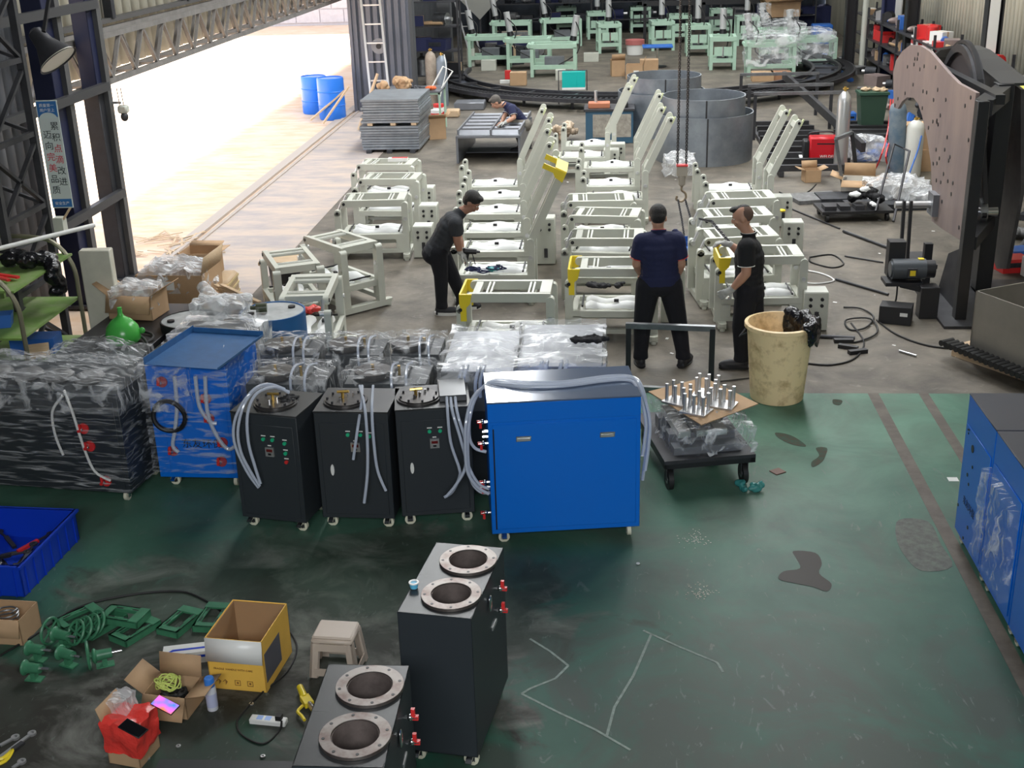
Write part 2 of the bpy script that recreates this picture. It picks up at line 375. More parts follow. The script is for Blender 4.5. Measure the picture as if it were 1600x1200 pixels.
thr = MB(); thr.b2((LX-.16, 14.6, -.02), (LX-.10, 29.5, .02)); thr.b2((LX-.02, 14.6, -.02), (LX+.04, 29.5, .02)); thr.b2((LX-.30, 14.6, -.02), (LX-.16, 29.5, .004))
struct(thr.build('trim_3', mat('track_dust', (.42, .36, .31), .8)))
# walls of corrugated cladding
def corrugated(name, p, q, z0, z1, m, pitch=.22, dep=.045, flip=1):
    p = V(p); q = V(q); L = (q-p).length; d = (q-p).normalized(); nrm = V((-d.y, d.x))*flip
    n = int(L/pitch); vs = []; fs = []; prof = [(0, 0), (.35, 0), (.5, 1), (.85, 1)]
    pts = []
    for i in range(n):
        for (a, b_) in prof: pts.append(p + d*((i+a)*pitch) + nrm*dep*b_)
    pts.append(p + d*n*pitch)
    for w_ in pts: vs += [(w_.x, w_.y, z0), (w_.x, w_.y, z1)]
    fs = [(2*i, 2*i+2, 2*i+3, 2*i+1) for i in range(len(pts)-1)]
    mb = MB(); mb.add(vs, fs); o = mb.build(name, m); struct(o)
    md = o.modifiers.new('sheet', 'SOLIDIFY'); md.thickness = .02
    return o
corrugated('wall_left', (-6.75, -3), (-6.75, 14.05), 0, 8.3, M_cladd)
corrugated('wall_left', (-7.0, 14.2), (-7.0, 32.5), 2.42, 8.3, M_clad, .34)
corrugated('wall_left', (-5.75, 29.3), (-5.75, BY), 0, 8.3, M_cladd, .3, .07)
corrugated('wall_right', (RX, -3), (RX, BY), 0, 8.3, M_clad, .24, .04, -1)
M_bw = mat('dark_back_wall', (.045, .055, .07), .7, var=.5, vs=1.5)
struct(MB().b2((-6.75, BY, 0), (RX, BY+.2, 8.3)).build('wall_back', M_bw))
struct(MB().b2((-6.9, -3.4, 0), (RX, -3.2, 8.3)).build('wall_front', M_bw))
# roof with openings left for the translucent strips
rf = MB(); 
for a, b_ in [((-7.2, -3.4), (RX+.3, 12.2)), ((-7.2, 40.2), (RX+.3, BY+.3)), ((-7.2, 12.2), (-3.6, 40.2)), ((-1.4, 12.2), (1.9, 40.2)), ((4.1, 12.2), (RX+.3, 40.2))]:
    rf.b2((a[0], a[1], 8.3), (b_[0], b_[1], 8.4))
struct(rf.build('ceiling', mat('roof_sheet', (.25, .26, .27), .7)))
sk = MB(); sk.b2((-3.6, 12.2, 8.3), (-1.4, 40.2, 8.32)); sk.b2((1.9, 12.2, 8.3), (4.1, 40.2, 8.32))
struct(sk.build('ceiling', mat('translucent_strip', (.75, .8, .8), .6)))
# the building across the yard
struct(MB().b2((-40, 51.5, -.02), (-6.4, 52.5, 9)).build('wall_outside', mat('pale_render', (.62, .60, .62), .8, var=.06)))
bk = MB()
for i in range(34):
    for j in range(6): bk.box(-39.5+i*1.0+(j%2)*.5, 51.48, .35+j*.55, .96, .05, .50)
struct(bk.build('wall_outside', mat('pale_block', (.66, .63, .64), .8, var=.08)))
# ------------------------------------------------ left columns and girts
def col_thing(x, y, wx, wy, h, m_low, m_up, zs, label, edge=True):
    t = thing('steel_column', label, 'column', (x, y, 0)); t['kind'] = 'structure'
    a = MB(); a.box(0, 0, zs/2, wx, wy, zs); a.build('lower_shaft', m_low, t, .008)
    b_ = MB(); b_.box(0, 0, (zs+h)/2, wx, wy, h-zs); b_.build('upper_shaft', m_up, t, .008)
    if edge:
        e = MB(); e.box(wx/2+.03, wy/2-.02, h/2, .06, .12, h); e.build('edge_angle', G['galvd'], t)
    MB().box(0, 0, .02, wx+.15, wy+.15, .04).build('base_plate', G['darksteel'], t)
    return t
G['galvd'] = mat('grey_angle_steel', (.10, .10, .10), .5, .3)
M_navycol = mat('navy_column_paint', (.008, .012, .045), .5); M_blkcol = mat('black_column_paint', (.016, .017, .022), .55, var=.3, vs=8)
col_thing(-6.39, 14.95, .20, .24, 8, M_blkcol, M_navycol, 2.42, 'navy topped black steel column at the near edge of the open doorway')
col_thing(-6.44, 13.86, .24, .30, 8, M_navycol, M_navycol, 1.0, 'dark navy steel column behind the hanging slogan banner', True)
g = MB()
for z in (1.12, 2.45, 3.42): g.bar((-6.24, 11.2, z), (-6.24, 15.0, z), .08, .10)
struct(g.build('beam', mat('girt_steel', (.055, .055, .058), .5, .3)))
# lattice stand at the far left, carrying the lamp and the banner
lt = thing('lattice_frame', 'dark angle iron lattice tower against the corrugated wall', 'steel frame', (-5.65, 0, 0)); lt['kind'] = 'structure'
for (x, y) in ((0, 11.65), (0, 10.75), (-.75, 11.65), (-.75, 10.75)):
    MB().box(x, y, 2.6, .07, .07, 5.2).build('upright', G['darksteel'], lt)
for k in range(7):
    z = .35+k*.7
    for x in (0, -.75):
        MB().bar((x, 10.75, z), (x, 11.65, z+.62), .045, .03).build('diagonal_brace', G['darksteel'], lt)
        if k % 2 == 0: MB().bar((x, 11.65, z), (x, 10.75, z+.62), .045, .03).build('diagonal_brace', G['darksteel'], lt)
        MB().bar((x, 10.75, z), (x, 11.65, z), .05, .05).build('rung', G['darksteel'], lt)
    MB().bar((0, 11.65, z), (-.75, 11.65, z+.3), .04, .03).build('cross_brace', G['darksteel'], lt)
# box truss under the header
tr = thing('box_truss', 'grey lattice box truss spanning above the open doorway', 'truss', (0, 0, 0)); tr['kind'] = 'structure'
M_tr = mat('truss_grey', (.20, .19, .18), .55, .2, var=.2, vs=5)
for (x, z) in ((-6.55, 2.40), (-6.55, 2.97), (-6.88, 2.40), (-6.88, 2.97)):
    MB().bar((x, 14.2, z), (x, 32.0, z), .07, .07).build('chord', M_tr, tr)
y = 14.3; k = 0
while y < 31.4:
    for x in (-6.55, -6.88):
        MB().bar((x, y, 2.42), (x, y+.42, 2.95), .045, .03).build('web_bar', M_tr, tr)
        MB().bar((x, y+.42, 2.95), (x, y+.84, 2.42), .045, .03).build('web_bar', M_tr, tr)
    MB().bar((-6.55, y, 2.42), (-6.88, y, 2.42), .04, .03).build('cross_bar', M_tr, tr)
    y += .84
gb = MB(); gb.bar((-6.9, 14.2, 3.08), (-6.9, 32, 3.08), .12, .06); struct(gb.build('beam', mat('ledge_steel', (.07, .068, .066), .6)))
dw = MB()
for yy in (17.0, 20.2, 23.5, 26.5): dw.bar((-6.88, yy, 3.1), (-6.88, yy, 8.2), .12, .12)
struct(dw.build('beam', M_blkcol))
# lattice of the sliding door leaf in the gap between the two columns
sl = thing('sliding_door_frame', 'narrow lattice door frame glowing in the gap between columns', 'door frame', (-6.62, 0, 0)); sl['kind'] = 'structure'
for yy in (14.35, 14.7):
    MB().box(0, yy, 1.3, .05, .05, 2.6).build('upright', G['galvd'], sl)
for k in range(5):
    MB().bar((0, 14.35, .1+k*.5), (0, 14.7, .55+k*.5), .03, .03).build('diagonal_brace', G['galvd'], sl)
    MB().bar((0, 14.35, .55+k*.5), (0, 14.7, .55+k*.5), .04, .04).build('rung', G['galvd'], sl)
# door end leaf: dark corrugated sheet at far jamb
dl = MB(); 
for i in range(8): dl.box(-5.88+i*.155, 28.6+.35*(i/8), 2.2, .10, .10, 4.4)
for i in range(8): dl.box(-5.82+i*.155, 28.66+.35*(i/8), 2.2, .09, .03, 4.4)
dl.box(-5.97, 28.55, 2.2, .07, .12, 4.4)
struct(dl.build('door_1', mat('door_sheet', (.13, .14, .17), .45, .3)))
# ================================================================ PRESS FRAMES IN ROWS
G['tape'] = mat('pale_yellow_tape', (.66, .70, .42), .5)
def foam_roll(y, seed, L=.66, wd=.15, hh=.045, z=.345):
    rr = random.Random(seed); n = 12; vs = []; fs = []
    ph = rr.uniform(0, 6); m = 7
    for i in range(n+1):
        x = -L/2 + L*i/n; wv = .5+.5*math.sin(ph + i*.75) ; e = .45 if i in (0, n) else 1
        for k in range(m):
            a = PI*k/(m-1); vs.append((x, y + math.cos(a)*wd/2*(.85+.15*wv)+.012*math.sin(i+ph), z + math.sin(a)*(hh*.5+hh*wv)*e))
    for i in range(n):
        for k in range(m-1): fs.append((i*m+k, i*m+k+1, (i+1)*m+k+1, (i+1)*m+k))
        fs.append((i*m+m-1, i*m, (i+1)*m, (i+1)*m+m-1))
    fs += [tuple(range(m)), tuple(range(n*m, n*m+m))]
    return MB().add(vs, fs)
def make_frame(raised, name='press_frame'):
    t = thing(name, 'x', 'machine frame'); c = G['cream']
    for x in (-.46, .40):                                   # floor skids
        s = MB(); s.box(x, 0, .055, .09, .70, .07); s.cyl((x, -.35, .05), (x, -.35, .09), .045, n=10); s.cyl((x, .35, .05), (x, .35, .09), .045, n=10)
        s.disc((x, -.35, .02), .03, .04, 10); s.disc((x, .35, .02), .03, .04, 10); s.build('skid', c, t)
    for y in (-.26, .26):                                   # slotted sills
        s = MB(); s.box(-.03, y, .31, .86, .05, .07); s.box(-.03, y, .115, .86, .05, .05); s.box(-.42, y, .21, .10, .05, .15); s.box(.33, y, .21, .13, .05, .15); s.build('sill', c, t)
    for x in (-.44, .38):
        MB().box(x, 0, .31, .06, .5, .07).build('side_rail', c, t)
    MB().box(-.03, 0, .29, .78, .48, .012).build('shelf_plate', G['cream2'], t)
    for y in (-.24, .24):                                   # short clevis posts (left) and tall posts (right)
        p = MB()
        p.box(-.50, y, .36, .085, .07, .56)
        p.cyl((-.50, y-.035, .64), (-.50, y+.035, .64), .0425, n=12)
        p.build('clevis_post', c, t)
        MB().disc((-.50, y-.04, .64), .020, .012, 10, 'y').build('pivot_bolt', G['black'], t)
        q = MB(); q.box(.40, y, .40, .085, .085, .66); q.cyl((.40, y-.043, .73), (.40, y+.043, .73), .043, n=12); q.build('post', c, t)
        MB().disc((.40, y-.047, .55), .026, .01, 12, 'y').build('port_cap', G['alu'], t)
    for k, y in enumerate((-.12, .08)):
        foam_roll(y, 3+k+(5 if raised else 0)).build('foam_wrap', G['foam'], t)
    for x, z in ((-.36, .38), (.30, .37)): MB().cyl((x, -.22, z), (x, .18, z), .012, n=6).build('shaft', G['black'], t)
    MB().box(.0, -.11, .41, .05, .03, .03).build('clip', G['black'], t)
    # swinging top frame
    px, pz = .40, .745
    T = Mx.Identity(4)
    if raised: T = Mx.Translation((px, 0, pz)) @ Mx.Rotation(rad(115), 4, 'Y') @ Mx.Translation((-px, 0, -pz))
    for y in (-.22, .22):
        a = MB(T); a.box(.0, y, .755, .80, .055, .09); a.cyl((-.41, y-.028, .755), (-.41, y+.028, .755), .045, n=12); a.build('arm_rail', c, t)
        MB(T).disc((-.41, y-(.032 if y < 0 else -.032), .755), .021, .010, 10, 'y').build('pivot_bolt', G['black'], t)
    a = MB(T); a.box(.345, 0, .765, .11, .40, .075); a.build('end_plate', c, t)
    MB(T).box(-.345, 0, .765, .07, .40, .06).build('end_plate', c, t)
    if raised:
        MB(T).box(-.43, -.22, .79, .10, .06, .02).build('masking_tape', G['tape'], t); MB(T).box(-.39, .0, .80, .07, .36, .012).build('masking_tape', G['tape'], t)
    for x in (-.24, -.20, .18, .22):
        MB(T).box(x, 0, .785, .018, .39, .02).build('rung', G['cream2'], t)
    return t
def add_link(t, raised):                                    # yellow clevis bracket
    T = Mx.Identity(4)
    if raised: T = Mx.Translation((.4, 0, .745)) @ Mx.Rotation(rad(115), 4, 'Y') @ Mx.Translation((-.4, 0, -.745))
    b = MB(T)
    for y in (-.265, .265):
        b.prism([(-.50, .80), (-.38, .80), (-.40, .70), (-.44, .66), (-.44, .52), (-.50, .52)], y-.012, y+.012)
    b.box(-.50, 0, .73, .02, .53, .14)
    b.build('clevis_bracket', G['yellow'], t)
def grey_link(t):
    for y in (-.19, .19):
        b = MB(); b.cyl((-.50, y, .64), (-.44, y, .77), .018, n=8); b.cyl((-.50, y-.03, .64), (-.50, y+.03, .64), .03, n=10); b.build('link_rod', G['alu'], t)
def ctrl_box(loc, rz, label, knobs=True, h=.42):
    t = thing('control_box', label, 'box', loc, rz, 'control boxes standing beside the press frames')
    b = MB(); b.box(0, 0, h/2+.01, .26, .24, h); b.build('body', G['cream'], t, .005)
    MB().box(0, .0, h+.012, .25, .23, .012).build('lid', G['cream2'], t)
    for x in (-.06, .06):
        for z in (h-.06, h-.13): MB().disc((x, -.128, z), .019, .02, 10, 'y').build('knob', G['black'], t)
    s = MB(); s.box(.01, -.125, .16, .045, .012, .12); s.disc((.01, -.13, .21), .014, .03, 8, 'y'); s.build('latch', G['darksteel'], t)
    return t
GR = 'cream press frames standing in rows on the concrete'
fc = make_frame(False); grey_link(fc); fr = make_frame(True)
TC, TR = tree(fc), tree(fr)
fy = make_frame(False, 'press_frame'); add_link(fy, False); fyr = make_frame(True); add_link(fyr, True)
TCY, TRY = tree(fy), tree(fyr)
def from_rail(l, r, z=.80):                                 # near rail corners, seen at rail height
    a, b_ = P(*l, z), P(*r, z); d = (b_-a); rz = math.atan2(d.y, d.x); c = (a+b_)/2 + V((-math.sin(rz), math.cos(rz), 0))*.245
    return (c.x, c.y, 0), rz
closed = [
 ('1A', (735,459), (859,459), TCY, 'nearest cream frame of the row by the stooping man, yellow bracket on its level top'),
 ('2A', (906,420), (1020,420), TCY, 'cream frame with a yellow bracket in front of the man in navy'),
 ('2B', (901,373), (1000,373), TC, 'cream frame with level top directly behind the navy man\'s yellow-bracketed frame'),
 ('2C', (897,337), (994,339), TC, 'cream frame with level top in middle row, beside tip of raised yellow arm'),
 ('2D', (892,315), (991,313), TC, 'last level-topped cream frame of middle row before the raised arms'),
 ('3A', (1140,402), (1256,400), TCY, 'cream frame the man in black works at, yellow bracket on its end'),
 ('3B', (1106,373), (1220,368), TC, 'cream frame just behind the one the man in black works at'),
 ('3C', (1104,340), (1210,336), TC, 'cream frame behind the head of the man in black, grey box beside it'),
 ('3D', (1114,312), (1216,309), TC, 'last level-topped cream frame of right row before its raised arms'),
 ('0A', (541,314), (628,312), TC, 'front cream frame of the row of three beside the sunny doorway'),
 ('0B', (566,280), (648,280), TC, 'middle cream frame of the row of three beside the sunny doorway'),
 ('0C', (562,257), (642,257), TC, 'rear cream frame of the doorway row, white and red box on top'),
]
def put(T, loc, rz, label, used=set()):
    if id(T) not in used:
        used.add(id(T)); o = T[0]; o.location = loc; o.rotation_euler = (0, 0, rz); o['label'] = label; o['group'] = GR; return o
    return dup(T, loc, rz, label, GR)
for key, l, r, T, lab in closed:
    loc, rz = from_rail(l, r); put(T, loc, rz, lab)
# two frames standing askew by the drums
def from_edge(a, b_, z=.8):
    a, b_ = P(*a, z), P(*b_, z); d = b_-a; rz = math.atan2(d.y, d.x); c = (a+b_)/2 + V((-math.sin(rz), math.cos(rz), 0))*.245
    return (c.x, c.y, 0), rz
loc, rz = from_edge((476,369), (534,389)); put(TC, loc, rz+0.0, 'cream frame turned askew between the drums and the doorway row')
loc, rz = from_edge((409,390), (432,422)); put(TC, loc, rz, 'cream frame turned askew beside the cartons, behind the blue drum')
put(TC, (P(485,500,.45).x, P(485,500,.45).y+.1, -.0), rad(95), 'cream frame half hidden behind the blue drum, red rag on its shelf')
# raised-arm frames: near clevis post seen at bolt height
raised = [
 (721,263,TR,'farthest raised-arm cream frame of row by the stooping man'), (726,281,TR,'second farthest raised-arm frame of row by the stooping man'), (717,303,TR,'third farthest raised-arm frame of row by the stooping man'),
 (712,330,TR,'raised-arm cream frame beside head of the stooping man'), (711,358,TR,'raised-arm cream frame level with hands of the stooping man'), (709,392,TRY,'cream frame whose raised arm ends in a yellow bracket'),
 (908,235,TR,'rearmost raised-arm frame of middle row, in front of the tank shells'), (903,262,TR,'middle of three raised-arm frames before the tank shells'), (911,282,TR,'foremost of three raised-arm frames before the tank shells'),
 (880,203,TR,'raised-arm cream frame nearest the blue workbench'), (866,220,TR,'raised-arm cream frame in front of the one nearest blue workbench'),
 (1090,269,TR,'rear raised-arm frame of right row, beside the open steel racks'), (1103,289,TR,'front raised-arm frame of right row, left of the red welder')]
for px, py, T, lab in raised:
    p = P(px, py, .64); put(T, (p.x+.50, p.y+.28, 0), 0.0, lab)
for (px, py, lab) in [(1270,512,'cream control box at foot of frame used by the man in black'), (1236,395,'cream control box behind the right row, third frame'), (1220,352,'cream control box with yellow rag on its lid'),
    (853,410,'tall cream control box beside the yellow-tipped raised arm'), (1050,500,'tall cream control box behind the legs of the man in navy'), (664,400,'front control box right of the doorway row'), (672,365,'second control box right of the doorway row'), (668,335,'third control box right of the doorway row'),
    (965,262,'cream control box under raised arms of the middle row'), (955,272,'cream control box in front of another under raised arms')]:
    p = P(px, py); ctrl_box((p.x, p.y, 0), 0, lab, h=.60 if 'tall' in lab else .42)
b = MB(); p = P(1222,330,.44); b.ell((p.x, p.y, .45), (.05, .05, .02)); o = b.build('rag', G['yellow']); tag(o, 'yellow rag on lid of a cream control box', 'rag')
o = MB().box(0,0,.03,.30,.10,.05).build('small_box', G['white']); o.location = (P(622,250,.82).x, P(622,250,.82).y, .80); tag(o, 'white and red small box on top of rear doorway frame', 'box')
MB().box(.03,0,.058,.24,.05,.006).build('stripe', G['red'], o)
# red rag on the shelf of the half hidden frame
b = MB(); p = P(484,482,.42)
for i in range(7): b.ell((p.x+R.uniform(-.09,.09), p.y+R.uniform(-.06,.06), .40+R.uniform(0,.03)), (.06,.04,.03), rz=R.random()*3)
tag(b.build('rag', G['tomato']), 'red rag on the shelf of the frame behind blue drum', 'rag')
# clutter of cables on the shelf before the stooping man
b = MB(); p = P(755,425,.36)
for i in range(9):
    a = R.uniform(0, 6.3); c = (p.x+R.uniform(-.25,.22), p.y+R.uniform(-.06,.06), .37+i*.006)
    b.tube([(c[0]+.07*math.cos(a+k*1.2), c[1]+.05*math.sin(a+k*1.2), c[2]+.01*(k%2)) for k in range(6)], .008, 5)
tag(b.build('cable_bundle', G['navy']), 'tangle of dark blue cables on shelf below the stooping man', 'cables')
b = MB(); 
for i in range(5): b.ell((p.x+.10+R.uniform(-.07,.07), p.y+R.uniform(-.04,.04), .40), (.05,.03,.025), rz=R.random()*3)
tag(b.build('rag', mat('teal_rag', (.05,.30,.30), .4, bump=.5)), 'teal plastic rag beside the tangle of blue cables', 'rag')
# clothes on the shelf before the man in navy
b = MB(); p = P(945,446,.42)
for i in range(6): b.ell((p.x+R.uniform(-.16,.16), p.y+R.uniform(-.05,.05), .42), (.09,.04,.03), rz=R.random()*3)
tag(b.build('dark_glove', G['blackcloth']), 'dark work gloves on foam-wrapped shelf in front of navy man', 'gloves')
# ================================================================ PEOPLE
def capsule(mb, p, q, r1, r2, n=12):
    p = V(p); q = V(q); mb.cyl(p, q, r1, r2, n); mb.ell(p, (r1,)*3, 12, 9); mb.ell(q, (r2,)*3, 12, 9)
def solid(mb, name, m, parent, vox, smooth=3):
    o = mb.build(name, m)
    a = o.modifiers.new('r', 'REMESH'); a.mode = 'VOXEL'; a.voxel_size = vox
    s = o.modifiers.new('s', 'SMOOTH'); s.factor = .5; s.iterations = smooth
    dg = bpy.context.evaluated_depsgraph_get(); me = bpy.data.meshes.new_from_object(o.evaluated_get(dg)); o.modifiers.clear(); old = o.data; o.data = me; bpy.data.meshes.remove(old)
    if not me.materials: me.materials.append(m)
    me.polygons.foreach_set('use_smooth', [True]*len(me.polygons))
    o.parent = parent; return o
def hand(mb, w, d, up, curl=.9, s=1.0, side=1):
    # w wrist, d pointing direction, up = back of hand normal
    w = V(w); d = V(d).normalized(); up = V(up); up = (up - d*up.dot(d)).normalized(); a = d.cross(up)*side
    capsule(mb, w, w+d*.05*s, .024*s, .030*s)
    for k in range(-1, 2): capsule(mb, w+d*.03*s+a*k*.014*s, w+d*.085*s+a*k*.022*s, .017*s, .014*s, 8)
    for k, L in enumerate((.062, .074, .070, .054)):
        o = a*(k-1.5)*.021*s; b0 = w+d*.088*s+o
        d1 = (d*math.cos(curl*.5)-up*math.sin(curl*.5)); d2 = (d*math.cos(curl*1.4)-up*math.sin(curl*1.4))
        m_ = b0 + d1*L*.55*s; e = m_ + d2*L*.5*s
        capsule(mb, b0, m_, .0105*s, .0095*s, 8); capsule(mb, m_, e, .0095*s, .008*s, 8)
    t0 = w+d*.03*s-a*.030*s; t1 = t0+(d*.6-a*.8-up*.2).normalized()*.04*s; t2 = t1+(d*.9-up*.5).normalized()*.032*s
    capsule(mb, t0, t1, .013*s, .011*s, 8); capsule(mb, t1, t2, .011*s, .009*s, 8)
def person(name, label, J, look, sh_mat, tr_mat, skin, hair_top, glove=(True, True), loc=(0,0,0), tool=None, collar=None, short=True, build_=1.0, rightv=None, legs=True):
    """J: joint dict, local coordinates with feet on z=0; look: face direction"""
    t = thing(name, label, 'person', loc)
    J = {k: V(v) for k, v in J.items()}; look = V(look).normalized()
    rv = V(rightv).normalized() if rightv else (J['shR']-J['shL']).normalized()
    B = build_
    body = MB()
    pel, chest, neck, head = J['pel'], J['chest'], J['neck'], J['head']
    ax = (chest-pel).normalized(); ang_r = math.atan2(rv.y, rv.x)
    def tors(mb, g):
        n = 6
        for i in range(n+1):
            f = i/n; c = pel.lerp(chest, f); wv = (.155, .150, .148, .155, .165, .170, .150)[i]*B+g; dv = (.115, .112, .110, .112, .118, .115, .095)[i]*B+g
            T = Mx((rv, ax.cross(rv), ax)).transposed().to_4x4(); T.translation = c
            s2 = MB(T); s2.ell((0,0,0), (wv, dv, .095), 14, 9); mb.v, mb.f = mb.v, mb.f; k = len(mb.v); mb.v += s2.v; mb.f += [tuple(a+k for a in f_) for f_ in s2.f]
    tors(body, -.012)
    capsule(body, chest, neck, .075, .058); capsule(body, neck, head-V((0,0,.05)), .056, .054)
    # head: skull, jaw, nose, ears
    lz = V((0,0,1)); hz = (lz-look*lz.dot(look)); hz = hz.normalized() if hz.length > .1 else V((0,0,1)); hx = look.cross(hz)
    H = Mx((hx, look, hz)).transposed().to_4x4(); H.translation = head
    def inH(fn):
        m = MB(H); fn(m); k = len(body.v); body.v += m.v; body.f += [tuple(a+k for a in f_) for f_ in m.f]
    def hd(m):
        m.ell((0,-.012,.030), (.081,.099,.092), 16, 12); m.ell((0,.012,-.035), (.060,.078,.078), 14, 10); m.ell((0,.045,-.082), (.030,.028,.026), 10, 8)
        m.ell((0,.093,-.012), (.013,.022,.028), 8, 7); m.ell((0,.100,-.026), (.018,.014,.012), 8, 7)
        for s in (-1, 1): m.ell((s*.078,-.004,-.006), (.010,.022,.034), 8, 7); m.ell((s*.030,.076,.030), (.026,.016,.009), 8, 6); m.ell((s*.042,.062,-.022),(.024,.020,.02),8,6)
        m.ell((0,.086,-.054), (.027,.010,.006), 8, 6); m.ell((0,.084,-.063), (.023,.010,.006), 8, 6)
    inH(hd)
    for s in 'LR':
        sh, el, wr = J['sh'+s], J['el'+s], J['wr'+s]
        capsule(body, chest.lerp(sh, .4), sh, .07*B, .055*B); capsule(body, sh, el, .052*B, .040*B); capsule(body, el, el.lerp(wr, .35), .040*B, .041*B); capsule(body, el.lerp(wr, .35), wr, .041*B, .026*B)
        d = (wr-el).normalized(); upv = V(J.get('hu'+s, (0, 0, 1)))
        hand(body, wr, J.get('hd'+s, d), upv, side=1 if s == 'L' else -1)
        if legs:
            hp, kn, an, toe = J['hp'+s], J['kn'+s], J['an'+s], J['toe'+s]
            capsule(body, hp, kn, .080*B, .052*B); capsule(body, kn, kn.lerp(an, .35), .050*B, .052*B); capsule(body, kn.lerp(an, .35), an, .050*B, .036)
            capsule(body, an, toe, .036, .028)
    solid(body, 'body', skin, t, .008, 3)
    # eyes: whites, iris
    for s in (-1, 1):
        e = MB(H); e.ell((s*.030,.079,.012), (.011,.008,.006), 8, 6); e.build('eye', G['foam'], t); e = MB(H); e.ell((s*.030,.0865,.012), (.005,.002,.005), 8, 6); e.build('iris', G['black'], t)
        e = MB(H); e.ell((s*.030,.086,.034), (.019,.006,.004), 8, 6); e.build('eyebrow', G['hair'], t)
    hair = MB(H)
    if hair_top == 'fade':
        hair.ell((0,-.010,.072), (.055,.090,.055), 14, 10)
        hair.ell((0,.055,.100), (.045,.050,.028), 12, 8)
        solid(hair, 'hair', G['hair'], t, .007, 2)
        sd_ = MB(H); sd_.ell((0,-.026,.030), (.0795,.0905,.088), 16, 12)
        solid(sd_, 'shaved_hair', mat('shaved_hair', (.13,.08,.06), .8), t, .007, 1)
    else:
        hair.ell((0,-.020,.046), (.088,.103,.092), 16, 12); hair.ell((0,-.045,.0), (.076,.068,.075), 14, 10); hair.ell((0,.04,.098), (.062,.055,.030), 12, 8)
        hb = solid(hair, 'hair', hair_top if not isinstance(hair_top, str) else G['hair'], t, .007, 2)
    # shirt
    S = MB(); tors(S, .012)
    T = Mx((rv, ax.cross(rv), ax)).transposed().to_4x4(); T.translation = pel
    s2 = MB(T @ Mx.Diagonal((1,.76,1,1))); s2.lathe([(.001,-.09),(.166*B,-.09),(.168*B,.02),(.001,.02)], 24); k = len(S.v); S.v += [tuple(T @ (T.inverted() @ V(v)*1)) for v in s2.v]; S.f += [tuple(a+k for a in f_) for f_ in s2.f]
    capsule(S, chest+ax*.02, neck-ax*.015, .088, .066)
    for s in 'LR':
        sh, el = J['sh'+s], J['el'+s]; capsule(S, chest.lerp(sh, .3), sh, .092*B, .075*B); S.cyl(sh, sh.lerp(el, .72), .074*B, .070*B, 16)
    # cut: the pelvis lathe stays elliptical by the torso ellipsoids
    solid(S, 'shirt', sh_mat, t, .011, 4)
    if collar:
        c = MB()
        u = (neck-chest).normalized(); a_ = rv; b_ = u.cross(rv)
        pts = [neck + u*.012 + a_*math.cos(q*PI/6)*.066 + b_*math.sin(q*PI/6)*.070 for q in range(12)]
        c.tube(pts, .011, 6, 2, True); c.build('collar', sh_mat, t)
        c = MB(); c.tube([p + u*.010 for p in pts], .0035, 5, 2, True); c.build('collar_stripe', collar, t)
        for s in 'LR':
            sh, el = J['sh'+s], J['el'+s]; d = (el-sh).normalized(); c0 = sh.lerp(el, .72); x_ = d.orthogonal().normalized(); y_ = d.cross(x_)
            c = MB(); c.tube([c0 + (x_*math.cos(q*PI/5)+y_*math.sin(q*PI/5))*.069*B for q in range(10)], .004, 5, 2, True); c.build('cuff_stripe', collar, t)
    # trousers
    if legs:
        Tm = MB()
        T = Mx((rv, ax.cross(rv), ax)).transposed().to_4x4(); T.translation = pel-ax*.03
        s2 = MB(T); s2.ell((0,0,.02), (.168*B,.128*B,.10), 14, 9); s2.ell((0,0,-.06), (.172*B,.135*B,.11), 14, 9); k = len(Tm.v); Tm.v += s2.v; Tm.f += [tuple(a+k for a in f_) for f_ in s2.f]
        for s in 'LR':
            hp, kn, an = J['hp'+s], J['kn'+s], J['an'+s]
            capsule(Tm, hp, kn, .105*B, .076*B); capsule(Tm, kn, an+V((0,0,.05)), .076*B, .060*B); Tm.cyl(an+V((0,0,.06)), an+V((0,0,-.01)), .062*B, .066*B, 14)
            capsule(Tm, pel-ax*.04, hp, .11*B, .105*B)
        solid(Tm, 'trousers', tr_mat, t, .011, 4)
        for s in 'LR':
            an, toe = J['an'+s], J['toe'+s]; d = (toe-an); d.z = 0; d.normalize(); a0 = V((an.x, an.y, 0))
            sh_ = MB(); Tq = Mx.Translation(a0) @ Mx.Rotation(math.atan2(d.y, d.x), 4, 'Z')
            q = MB(Tq); q.ell((.075,0,.050), (.145,.050,.045), 14, 9); q.ell((-.02,0,.065), (.062,.046,.055), 12, 9); q.b2((-.07,-.040,.005), (.19,.040,.035)); q.ell((.19,0,.035),(.035,.042,.030),10,8)
            if toe.z > .2: pass
            so_ = solid(q, 'shoe', G['shoe'], t, .008, 2); so_.location.z += max(0, an.z-.10)
            q = MB(Tq); q.prism([(math.cos(u_*PI/8)*.155+.065, math.sin(u_*PI/8)*.056) for u_ in range(16)], .0, .035 if 'white-soled' in label else .016, 'z'); so2 = q.build('sole', G['white'] if 'white-soled' in label else G['rubber'], t); so2.location.z += max(0, an.z-.10)
    for i, s in enumerate('LR'):
        if glove[i]:
            g_ = MB(); wr, el = J['wr'+s], J['el'+s]; d = (wr-el).normalized()
            hand(g_, wr, J.get('hd'+s, d), V(J.get('hu'+s, (0,0,1))), s=1.16, side=1 if s == 'L' else -1); g_.cyl(wr-d*.035, wr+d*.02, .034, .034, 12)
            solid(g_, 'work_glove', G['glove'], t, .006, 2)
    return t
